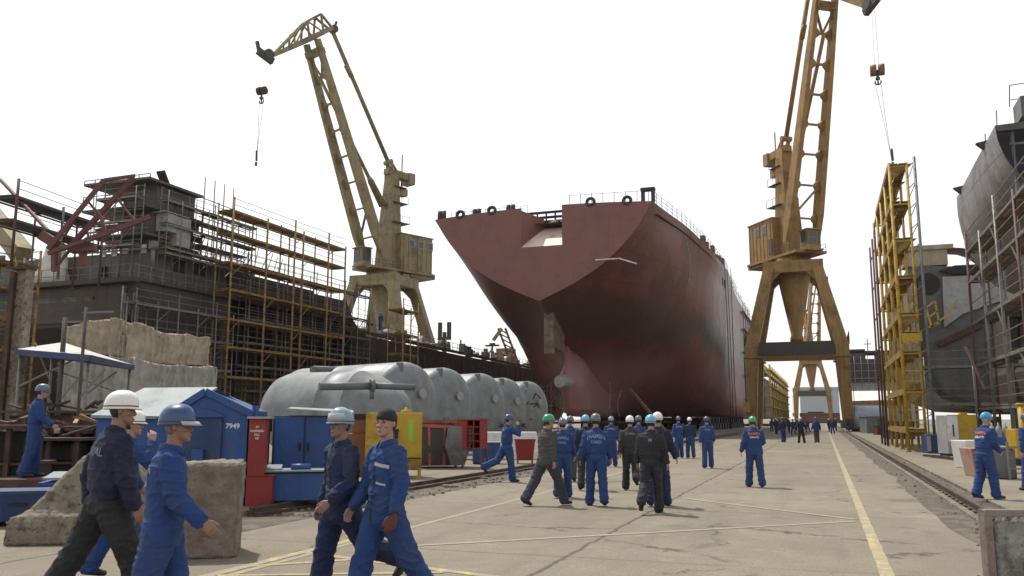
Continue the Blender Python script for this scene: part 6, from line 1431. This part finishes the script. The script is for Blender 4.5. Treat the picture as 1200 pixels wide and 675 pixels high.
        for j, (o_, ln, cu) in enumerate(((.030, .072, 20), (.010, .080, 24), (-.010, .075, 28), (-.029, .060, 34))):
            b_ = kb+th*o_-fa*.006; pts = [b_]; a = R(cu*.7); p = b_
            for sg, l_ in enumerate((.45, .3, .25)):
                dr = (fa*math.cos(a)+nrm*math.sin(a)).normalized(); p = p+dr*ln*l_; pts.append(p); a += R(cu*(1.2 if sg == 0 else 1))
            hp.append(loft(pts, [.0095, .0092, .0085, .0072] if q < 2 else [.012]*4, th, 8))
        b_ = wr+fa*.028+th*.026; d1_ = (fa*.75+th*.6+nrm*.25).normalized(); d2_ = (fa*.95+th*.15+nrm*.3).normalized()
        hp.append(loft([b_, b_+d1_*.035, b_+d1_*.035+d2_*.03, b_+d1_*.035+d2_*.055], [.0145, .0125, .011, .009], nrm, 8)); hands.append(hp); P_ += hp
    s_ = h/1.76
    pos, rz = place(px, d, hv, zb)
    root = empty('person', pos, rz, label, 'person', group); root.scale = (s_, s_, s_)
    body = link('body', fuse(P_, vx, 'body', 1), mt[skin], root)
    # --- jacket
    J = []
    if jacket == 'long': prof = [(.80, .192*jx, .132), (.83, .198*jx, .138), (.90, .196*jx, .138), (1.0, .186*jx, .130), (1.12, .186*jx, .130), (1.25, .202*jx, .136), (1.34, .205*jx, .130), (1.405, .185*jx, .108), (1.445, .13, .086), (1.475, .078, .074)]
    else: prof = [(.955, .172*jx, .122), (.98, .172*jx, .122), (1.0, .178*jx, .128), (1.02, .198*jx, .145), (1.08, .202*jx, .146), (1.18, .202*jx, .142), (1.28, .206*jx, .138), (1.36, .203*jx, .125), (1.415, .18*jx, .106), (1.45, .125, .085), (1.475, .078, .074)]
    J.append(loft([T((0, -.004-.012*(z > 1.1), z)) for z, _, _ in prof], [(a, b) for _, a, b in prof], n=24))
    J.append(loft([T((0, -.008, 1.44)), T((0, -.010, 1.462)), T((0, -.012, 1.474)), T((0, -.012, 1.482))], [.084, .080, .076, .074], n=16))
    anch = []
    for sh_, elb, wr, fa, m2, sx in arms:
        J.append(loft([T((sx*.09*jx, -.008, 1.385)), sh_+Vector((0, 0, -.012)), sh_.lerp(elb, .33), sh_.lerp(elb, .7), elb, elb.lerp(wr, .3), elb.lerp(wr, .65), elb.lerp(wr, .93), wr+fa*.0], [(.078, .078), (.079, .080), (.078, .080), (.075, .077), (.072, .074), (.073, .072), (.066, .064), (.056, .054), (.044, .042)]))
        anch += [(elb, .11), (wr, .07), (sh_, .07)]
    anch += [(T((0, 0, 1.0)), .12), (T((0, .1, 1.0)), .1)]
    fold = (.017, .018, .016)[q]
    jm = fuse(J, cvx, 'jacket', 2, fold, anch, seed=px*.37); jo = link('jacket', jm, mt[cj], root)
    mb = MB(); rs = []
    for dz, rx, ry, yo in ((1.462, .082, .080, -.006), (1.500, .076, .074, -.012), (1.506, .079, .077, -.012), (1.503, .084, .082, -.012), (1.458, .102, .097, -.004), (1.452, .098, .093, -.004)):
        rr_ = []
        for k in range(25):
            a = math.pi/2+R(16)+(2*math.pi-R(32))*k/24; fr = max(0, math.sin(a)); rr_.append(T((rx*math.cos(a), yo+ry*math.sin(a), dz-.030*fr**2)))
        rs.append(rr_)
    rs.append(rs[0]); mb.rings(rs, closed=False, caps=False); mb.build('collar', mt[cj], jo)
    # --- trousers
    Tr = [loft([T((0, 0, 1.03)), T((0, 0, .97)), up(Vector((0, -.008, .90))), up(Vector((0, -.008, .84)))], [(.155, .112), (.17, .122), (.183, .130), (.165, .118)], n=24)]
    anch = []
    for hip, kn, an, fd, d2 in legs:
        Tr.append(loft([hip+Vector((0, 0, .03)), hip.lerp(kn, .3), hip.lerp(kn, .65), kn, kn.lerp(an, .3), kn.lerp(an, .65), kn.lerp(an, .9), an+d2*.03], [(.104, .122), (.108, .122), (.100, .110), (.093, .100), (.092, .100), (.089, .096), (.092, .100), (.088, .098)]))
        anch += [(kn, .12), (an, .13), (hip, .12)]
    tm = fuse(Tr, cvx, 'trousers', 2, fold, anch, seed=px*.61+4); link('trousers', tm, mt[ct], root)
    for hip, kn, an, fd, d2 in legs:
        dn = Vector((0, fd.z, -abs(fd.y))).normalized() if abs(fd.z) > .01 else Vector((0, 0, -1)); sd = fd.cross(dn).normalized()
        B_ = [loft([an-fd*.055+dn*.038, an-fd*.02+dn*.035, an+fd*.06+dn*.04, an+fd*.13+dn*.048, an+fd*.185+dn*.052], [(.036, .044), (.041, .050), (.043, .046), (.048, .037), (.040, .030)], sd)]
        B_.append(loft([an+dn*.01, an-d2*.09], [.052, .050])); link('boot', fuse(B_, .010 if q < 2 else .016, 'boot', 1), mt['boot'], root)
    # --- hair, eyes, headgear
    hv_ = []; hsel = [(z, w_, yf, yb) for z, w_, yf, yb in hs if .05 < z < .2]
    hv2 = []; hf = []; n = 20
    for z, w_, yf, yb in hsel:
        yf2 = -.004 if z < .12 else .03; cy = (yf2+yb-.009)/2; ry = (yf2-yb+.009)/2
        for k in range(n): a = 2*math.pi*k/n; hv2.append(H(((w_+.006)*math.cos(a), cy+ry*math.sin(a), z)))
    for i in range(len(hsel)-1):
        for k in range(n): j = (k+1) % n; hf.append((i*n+k, i*n+j, (i+1)*n+j, (i+1)*n+k))
    hf.append(tuple(range(n))[::-1]); hf.append(tuple(range((len(hsel)-1)*n, len(hsel)*n))); mb = MB(); mb.add(hv2, hf, True); mb.build('hair', mt[hair], root)
    if q == 0:
        for s in (-1, 1):
            v, f = ellipsoid(H((s*.030, .0745, .119)), (.0125, .008, .0055), hm, 10); mb = MB(); mb.add(v, f, True); mb.build('eye', mt['eye'], root)
            v, f = ellipsoid(H((s*.031, .0885, .142)), (.019, .0045, .0035), hm, 10); mb = MB(); mb.add(v, f, True); mb.build('eyebrow', mt[hair], root)
        v, f = ellipsoid(H((0, .0965, .048)), (.020, .0045, .0065), hm, 10); mb = MB(); mb.add(v, f, True); mb.build('lips', mt['lip'], root)
    kind, hc = hat
    if kind == 'beanie':
        mb = MB(); rs = []; 
        for z, w_, yf, yb in [(.128, .079, .083, -.104), (.135, .086, .093, -.110), (.158, .087, .095, -.112), (.164, .083, .09, -.108), (.19, .080, .083, -.106), (.218, .068, .062, -.092), (.24, .045, .03, -.062), (.25, .015, -.01, -.03)]:
            cy = (yf+yb)/2; ry = (yf-yb)/2; tilt = .17
            rs.append([H((w_*math.cos(2*math.pi*k/22), cy+ry*math.sin(2*math.pi*k/22), z+tilt*(cy+ry*math.sin(2*math.pi*k/22))*(1 if z < .2 else .4))) for k in range(22)])
        mb.rings(rs); mb.build('beanie', mt['beanie'], root)
    else:
        mb = MB(); rs = []; n = 28; tl = .06; back = -.014
        for z, rx, ry in ((.128, .097, .124), (.121, .1015, .130), (.122, .1045, .133), (.130, .1055, .134), (.140, .1045, .132), (.170, .1035, .130), (.202, .098, .123), (.232, .085, .106), (.254, .064, .081), (.268, .037, .048), (.273, .012, .016)):
            r_ = []
            for k in range(n):
                a = 2*math.pi*k/n; x = rx*math.cos(a); y = back+ry*math.sin(a); zz = z
                if z < .135 and math.sin(a) > .3: e = ((math.sin(a)-.3)/.7)**1.2; y += .028*e; zz += .004-.010*e
                if z > .15: zz += .006*math.exp(-(x/.014)**2) 
                r_.append(H((x, y, zz+tl*y)))
            rs.append(r_)
        mb.rings(rs); hel = mb.build('helmet', mt[hc], root)
        mb = MB(); rs = [[H((r1*math.cos(2*math.pi*k/24), back+r2*math.sin(2*math.pi*k/24), z+tl*(back+r2*math.sin(2*math.pi*k/24)))) for k in range(24)] for z, r1, r2 in ((.141, .1055, .1335), (.147, .1058, .1335), (.152, .1052, .133))]; mb.rings(rs, caps=False)
        mb.build('helmet_band', mt['red'] if hc == 'h_white' and q == 0 else mt['crane_dark'], hel)
    for e_ in extras: e_(root, H, T, arms, hm, jo, fa)
    if gloves:
        hp = hands[0 if gloves == 'L' else 1]; g_ = []
        sh_, elb, wr, fa, m2, sx = arms[0 if gloves == 'L' else 1]
        for v, f in hp:
            c_ = sum((Vector(x) for x in v), Vector())/len(v); g_.append(([c_+(Vector(x)-c_)*1.0+(Vector(x)-c_).normalized()*.007 for x in v], f))
        g_.append(loft([wr-fa*.055, wr+fa*.01], [.047, .036])); link('glove', fuse(g_, .007, 'glove', 1), mt['glove'], root)
    if text:
        bvh = BVHTree.FromPolygons([v.co.copy() for v in jm.vertices], [tuple(p.vertices) for p in jm.polygons])
        for (s__, size, z, arc, mm) in text:
            me = text_mesh(s__, size*tscale); bm = bmesh.new(); bm.from_mesh(me)
            for _ in range(1): bmesh.ops.subdivide_edges(bm, edges=[e for e in bm.edges if e.calc_length() > .02], cuts=1)
            for v in bm.verts:
                x, y = v.co.x, v.co.y; zz = z+y-arc*x*x; o_ = T((x, -.5, zz)); dr = Tl@Vector((0, 1, 0)); hit = bvh.ray_cast(o_, dr)
                v.co = (hit[0]-dr*.005) if hit[0] else T((x, -.14, zz))
            bm.to_mesh(me); bm.free(); link('back_lettering', me, mt[mm], jo)
    return root
def patch(x, z, w_, hgt, mat, frm=(0, 1, 0), name='chest_strip', slope=0.):
    def fn(root, H, T, arms, hm, jo, fa):
        jm = jo.data; bvh = BVHTree.FromPolygons([v.co.copy() for v in jm.vertices], [tuple(p.vertices) for p in jm.polygons])
        n = 10; vs = []; fs = []; f = Vector(frm); sd = Vector((0, 0, 1)).cross(f).normalized()*-1
        for i in range(n+1):
            for j in range(9):
                u = x+w_*(i/n-.5); zz = z+hgt*(j/8-.5)+slope*(u-x); base = T((0, 0, zz)); o_ = base+sd*u*1.0+f*.6; hit = bvh.ray_cast(o_, -f)
                p = hit[0]+f*.005 if hit[0] else base+sd*u+f*.15; vs.append(p)
        for i in range(n):
            for j in range(8): k = i*9+j; fs.append((k, k+1, k+10, k+9))
        mb = MB(); mb.add(vs, fs, True); mb.build(name, mt[mat], jo)
    return fn
def goggles(mat, up_=.0):
    def fn(root, H, T, arms, hm, jo, fa):
        mb = MB(); rs = []
        for k in range(11):
            a = R(20+14*k); o_ = Vector((math.cos(a), math.sin(a), 0)); e_ = max(0, math.sin(a))
            if up_ > 0: lo = Vector((.114*math.cos(a), -.014+.145*math.sin(a), .150)); hi_ = Vector((.104*math.cos(a), -.014+.130*math.sin(a), .222))
            else: lo = Vector((.112*math.cos(a), -.014+.190*math.sin(a), .120+.0*e_)); hi_ = Vector((.109*math.cos(a), -.014+.155*math.sin(a), .150))
            rs.append([H(lo), H(hi_), H(hi_-o_*.006), H(lo-o_*.006)])
        mb.rings(rs); mb.build('visor', mt[mat], root)
    return fn
def phone(side):
    def fn(root, H, T, arms, hm, jo, fa):
        sh_, elb, wr, f_, m2, sx = arms[side]; mb = MB(); mb.box(wr+f_*.08+m2@Vector((-sx*.03, 0, 0)), (.02, .05, .12), m=m2); mb.build('held_phone', mt['black'], root)
    return fn
def held(side):
    def fn(root, H, T, arms, hm, jo, fa):
        sh_, elb, wr, f_, m2, sx = arms[side]; mb = MB(); c_ = wr+f_*.12; mb.lathe([(.01, -.05), (.05, -.05), (.055, .05), (.01, .05)], tuple(c_+Vector((0, 0, -.04))), 12); mb.build('held_can', mt['cloth_tan'], root)
    return fn
# near people
person('man in white helmet and dark navy work suit striding past the concrete block', 131, 7.4, 48, h=1.875, LL=(-24, 10, 22, 4), RL=(24, 8, 0, 3), LA=(-14, 14, 22, 5), RA=(8, 10, 18, 0), lean=5, head=(22, -2), cj='cv_navy', ct='cv_char', hat=('helmet', 'h_white'), q=0, skin='skin2', text=[('NAVAL', .085, 1.30, .3, 'text_grey')], jx=1.1)
person('man in blue overalls half hidden behind the white helmet man, hand at his face', 150, 9.3, 62, h=1.70, LL=(-14, 12, 10, 3), RL=(14, 6, 0, 3), LA=(10, 10, 30, 0), RA=(52, 16, 128, 18), lean=3, head=(5, -3), cj='cv_blue', ct='cv_blue', hat=('helmet', 'h_white'), q=0, extras=[phone(1), patch(.0, 1.27, .10, .09, 'orange', (1, 0, 0), 'sleeve_patch')])
person('stocky man in dark blue helmet with raised pale visor and blue jacket, arm swinging', 199, 6.2, 72, h=1.705, LL=(14, 8, 0, 3), RL=(-16, 22, 20, 3), LA=(-10, 8, 15, 0), RA=(16, 12, 36, -6), lean=4, head=(10, 0), jacket='long', cj='cv_blue', ct='cv_blue', hat=('helmet', 'h_blue'), hair='hairg', q=0, skin='skin2', extras=[goggles('visor', -.012)], text=[('DAMEN', .075, 1.32, .4, 'text_blue'), ('YARD', .075, 1.22, .2, 'text_blue')], jx=1.12)
person('man in pale blue helmet with goggles and dark blue work suit walking towards the left', 402, 7.8, -128, h=1.70, LL=(-32, 38, 38, 3), RL=(12, 4, 0, 3), LA=(4, 12, 52, 34), RA=(-4, 12, 24, 10), lean=1, head=(-14, 0), jacket='long', cj='cv_navy2', ct='cv_navy2', hat=('helmet', 'h_steel'), q=0, skin='skin2', extras=[goggles('visor', .012), patch(-.09, 1.06, .10, .014, 'cloth_tan', name='pocket_edge'), patch(0, 1.13, .014, .60, 'cv_navy', name='zip_placket')])
person('young man in black knit cap and bright blue jacket with grey chest strip, smiling', 453, 7.45, -128, h=1.735, LL=(-24, 12, 24, 3), RL=(18, 5, 0, 2), LA=(-2, 10, 20, 8), RA=(6, 12, 24, 6), lean=-1, head=(-24, 0), jacket='long', cj='cv_blue', ct='cv_blue', hat=('beanie', None), q=0, gloves='L', extras=[patch(-.09, 1.285, .17, .030, 'strip', slope=.15), patch(-.09, 1.13, .10, .018, 'strip', name='pocket_strip', slope=.15), patch(.0, 1.13, .016, .62, 'cv_navy2', name='zip_placket')], jx=1.04)
person('worker in blue overalls and grey blue helmet standing on rusty plates at the far left', 42, 16.5, 62, h=1.70, zb=.56, LL=(4, 3, 0, 4), RL=(-6, 8, 4, 4), LA=(5, 8, 20, 0), RA=(18, 10, 38, 0), lean=4, head=(0, -8), cj='cv_blue', ct='cv_blue', hat=('helmet', 'h_grey'), q=1, text=[('DAMEN', .06, 1.33, .5, 'text_blue')], extras=[held(1)])
G = 'workers walking towards the ships'
person('worker in blue overalls phoning as he strides over the left rail', 594, 23.2, 66, h=1.72, LL=(-34, 34, 40, 2), RL=(10, 4, 0, 2), LA=(10, 8, 15, 0), RA=(58, 14, 122, 16), head=(0, -6), cj='cv_blue', ct='cv_blue', hat=('helmet', 'h_blue'), group=G, text=[('DAMEN', .06, 1.36, .5, 'text_blue')], extras=[phone(1)])
person('man in grey jacket, slate trousers and green helmet taking a long stride', 640, 16.9, 52, h=1.74, LL=(-26, 8, 20, 4), RL=(28, 10, 0, 3), LA=(12, 8, 12, 0), RA=(-8, 8, 12, 0), lean=4, jacket='long', cj='cv_grey', ct='cv_slate', hat=('helmet', 'h_green'), group=G, head=(14, -4), jx=1.12)
person('blue overalled worker partly hidden right behind the grey jacket man', 659, 18.6, 8, h=1.62, LL=(-12, 10, 10, 2), RL=(10, 6, 0, 2), cj='cv_blue', ct='cv_blue', hat=('helmet', 'h_grey'), group=G, text=[('DAMEN', .085, 1.33, 1.2, 'text_blue'), ('YARD', .075, 1.22, .2, 'text_blue')])
person('worker in blue with grey blue helmet beyond the grey jacket man', 668, 23.4, 12, h=1.68, LL=(10, 6, 0, 2), RL=(-12, 14, 14, 2), cj='cv_blue2', ct='cv_slate', hat=('helmet', 'h_grey'), group=G)
person('worker in dark navy suit and light blue helmet beside the blue lettered one', 686, 20.6, 4, h=1.70, LL=(-14, 14, 16, 3), RL=(12, 5, 0, 2), cj='cv_navy', ct='cv_char', hat=('helmet', 'h_light'), group=G, jx=1.1)
person('worker seen squarely from behind in blue with two lines of lettering, grey helmet', 698, 16.9, 4, h=1.70, LL=(4, 4, 0, 4), RL=(-10, 12, 12, 4), LA=(-4, 14, 14, 0), RA=(4, 12, 16, 0), cj='cv_blue', ct='cv_blue', hat=('helmet', 'h_grey'), group=G, text=[('DAMEN', .105, 1.335, 1.6, 'text_blue'), ('YARD', .085, 1.215, .2, 'text_blue')], jx=1.16)
person('worker in faded blue beyond the square shouldered lettered one', 716, 30.5, 8, h=1.68, LL=(-8, 10, 8, 3), RL=(8, 4, 0, 3), cj='cv_blue2', ct='cv_blue2', hat=('helmet', 'h_steel'), group=G, q=2, text=[('DAMEN', .09, 1.34, 1.2, 'text_blue')], jx=1.15)
person('worker in coal grey suit and off white helmet striding ahead', 738, 20.6, 8, h=1.67, LL=(-8, 6, 6, 3), RL=(-18, 40, 34, 3), cj='cv_coal', ct='cv_char', hat=('helmet', 'h_white'), group=G, text=[('DAMEN', .07, 1.34, .6, 'text_grey')], jx=1.14)
person('worker in faded blue mostly hidden beyond the off white helmet', 748, 26.5, 10, h=1.70, LL=(8, 6, 0, 2), RL=(-12, 14, 14, 2), cj='cv_blue2', ct='cv_blue2', hat=('helmet', 'h_grey'), group=G, q=2, jx=1.1)
person('near worker in black navy suit and light blue helmet with one heel lifted', 762, 15.6, 16, h=1.67, LL=(-16, 30, 36, 5), RL=(6, 4, 0, 2), LA=(6, 10, 14, 0), RA=(-8, 12, 20, 0), cj='cv_char', ct='cv_char', hat=('helmet', 'h_light'), group=G, text=[('M', .09, 1.31, .2, 'text_grey')], jx=1.2)
person('worker in navy with white helmet just behind the near light blue helmet', 770, 16.8, 22, h=1.72, LL=(-8, 12, 10, 3), RL=(10, 5, 0, 3), LA=(0, 8, 10, 0), RA=(4, 16, 22, 0), cj='cv_navy', ct='cv_navy2', hat=('helmet', 'h_white'), group=G, jx=1.12)
person('worker in bright blue under the red hull, leftmost of three abreast', 795, 37, 0, h=1.70, LL=(-6, 6, 6, 2), RL=(6, 3, 0, 2), cj='cv_blue', ct='cv_blue', hat=('helmet', 'h_grey'), group=G, q=2, text=[('DAMEN', .09, 1.33, 1, 'text_blue')])
person('worker in dark blue and whitish helmet, middle of three abreast', 808, 37, 4, h=1.66, LL=(6, 3, 0, 2), RL=(-8, 8, 8, 2), cj='cv_navy2', ct='cv_blue2', hat=('helmet', 'h_white'), group=G, q=2, jx=1.1)
person('broad worker in royal blue, rightmost and nearest of three abreast', 828, 29.5, 4, h=1.67, LL=(-4, 4, 4, 3), RL=(5, 3, 0, 3), cj='cv_blue', ct='cv_blue', hat=('helmet', 'h_blue'), group=G, q=2, text=[('YARD', .08, 1.32, .5, 'text_blue')], jx=1.2)
person('lone worker in green helmet and blue jacket with orange and white print', 882, 21.4, 4, h=1.66, LL=(8, 3, 0, 4), RL=(-8, 8, 6, 4), LA=(-2, 14, 16, 0), RA=(10, 14, 70, 20), jacket='long', cj='cv_blue2', ct='cv_blue2', hat=('helmet', 'h_green'), group=G, text=[('DAMEN', .085, 1.335, .3, 'orange'), ('GALATI', .07, 1.245, .3, 'lettering')], jx=1.14)
person('far worker in dark blue walking on the left of three past the crane', 917, 62, 0, h=1.72, LL=(-10, 8, 6, 3), RL=(10, 4, 0, 3), cj='cv_navy2', ct='cv_blue', hat=('helmet', 'h_blue'), group=G, q=2)
person('far worker in near black with arms out between two others', 938, 60, 0, h=1.72, LL=(8, 4, 0, 5), RL=(-8, 8, 6, 5), LA=(0, 24, 30, 0), RA=(0, 24, 30, 0), cj='cv_navy', ct='cv_char', hat=('helmet', 'h_white'), group=G, q=2)
person('far worker in bright blue jacket and grey trousers beside the yellow line', 956, 61, 0, h=1.72, LL=(-6, 6, 6, 3), RL=(7, 4, 0, 3), LA=(0, 14, 20, 0), RA=(0, 14, 20, 0), jacket='long', cj='cv_blue', ct='cv_grey', hat=('helmet', 'h_blue'), group=G, q=2, jx=1.1)
person('worker in blue with bright blue helmet walking hunched at the right', 1150, 17.6, 74, h=1.68, zb=.06, LL=(-6, 14, 8, 1), RL=(10, 4, 0, 2), LA=(14, 8, 50, 20), RA=(8, 8, 56, 22), lean=9, head=(0, -8), cj='cv_blue', ct='cv_blue', hat=('helmet', 'h_bright'), text=[('DAMEN', .08, 1.33, .3, 'orange'), ('GALATI', .07, 1.24, .3, 'lettering')], jx=1.05, hair='lav')
person('worker in blue cut off by the right picture edge', 1204, 19.5, -10, h=1.66, zb=.06, LL=(6, 3, 0, 4), RL=(-6, 8, 6, 4), cj='cv_blue', ct='cv_blue', hat=('helmet', 'h_blue'), q=1, jx=1.1)
# tiny crowd under the cranes
rnd = random.Random(21)
tiny = [(904, 112), (909, 96), (913, 120), (924, 104), (929, 90), (934, 118), (946, 108), (971, 112), (975, 96), (979, 120)]
proto = [person('x', 904, 112, 0, h=1.72, cj='cv_blue', ct='cv_blue2', hat=('helmet', 'h_blue'), q=2), person('x', 909, 96, 5, h=1.72, LL=(-10, 10, 8, 3), RL=(10, 4, 0, 3), cj='cv_navy2', ct='cv_navy2', hat=('helmet', 'h_white'), q=2)]
where = ['leftmost of the distant crowd beneath the crane', 'second in the distant crowd beneath the crane', 'third in the distant crowd beneath the crane', 'just left of the dark three past the crane', 'behind the near black figure with arms out', 'right behind the near black figure', 'just left of the bright blue jacket', 'left of the pair at the right crane leg', 'nearer man at the foot of the right crane leg', 'close against the right crane leg']
for i, (px, d) in enumerate(tiny):
    o = proto[i % 2] if i < 2 else copy_tree(proto[i % 2]); o.location = stand(px, d); o.rotation_euler[2] = YAW+rnd.uniform(-.4, .4); s_ = rnd.uniform(.93, 1.02)*.98; o.scale = (s_, s_, s_)
    tag(o, ('tiny worker in blue, ' if i % 2 == 0 else 'tiny worker in dark clothes, ')+where[i], 'person', 'distant crowd under the crane')
p_ = at(443, 388, 84); 
person('worker in blue standing on the hull deck in front of the tan crane', 443, 84, 30, h=1.72, zb=10.35, LL=(2, 2, 0, 3), RL=(-2, 2, 0, 3), LA=(10, 8, 20, 0), RA=(10, 8, 20, 0), cj='cv_blue', ct='cv_blue', hat=('helmet', 'h_grey'), q=2)
# ------------------------------------------------------------------ air
if HAZE > 0:
    mb = MB(); mb.box0(-420, 420, -20, 620, -1, 75)
    hz = mb.build('haze', None); hz['kind'] = 'stuff'
    m = bpy.data.materials.new('haze_air'); m.use_nodes = True; t = m.node_tree; t.nodes.clear()
    o_ = t.nodes.new('ShaderNodeOutputMaterial'); v_ = t.nodes.new('ShaderNodeVolumePrincipled'); v_.inputs['Density'].default_value = HAZE; v_.inputs['Color'].default_value = (.95, .97, 1, 1); v_.inputs['Anisotropy'].default_value = .2
    t.links.new(v_.outputs[0], o_.inputs['Volume']); hz.data.materials.append(m)
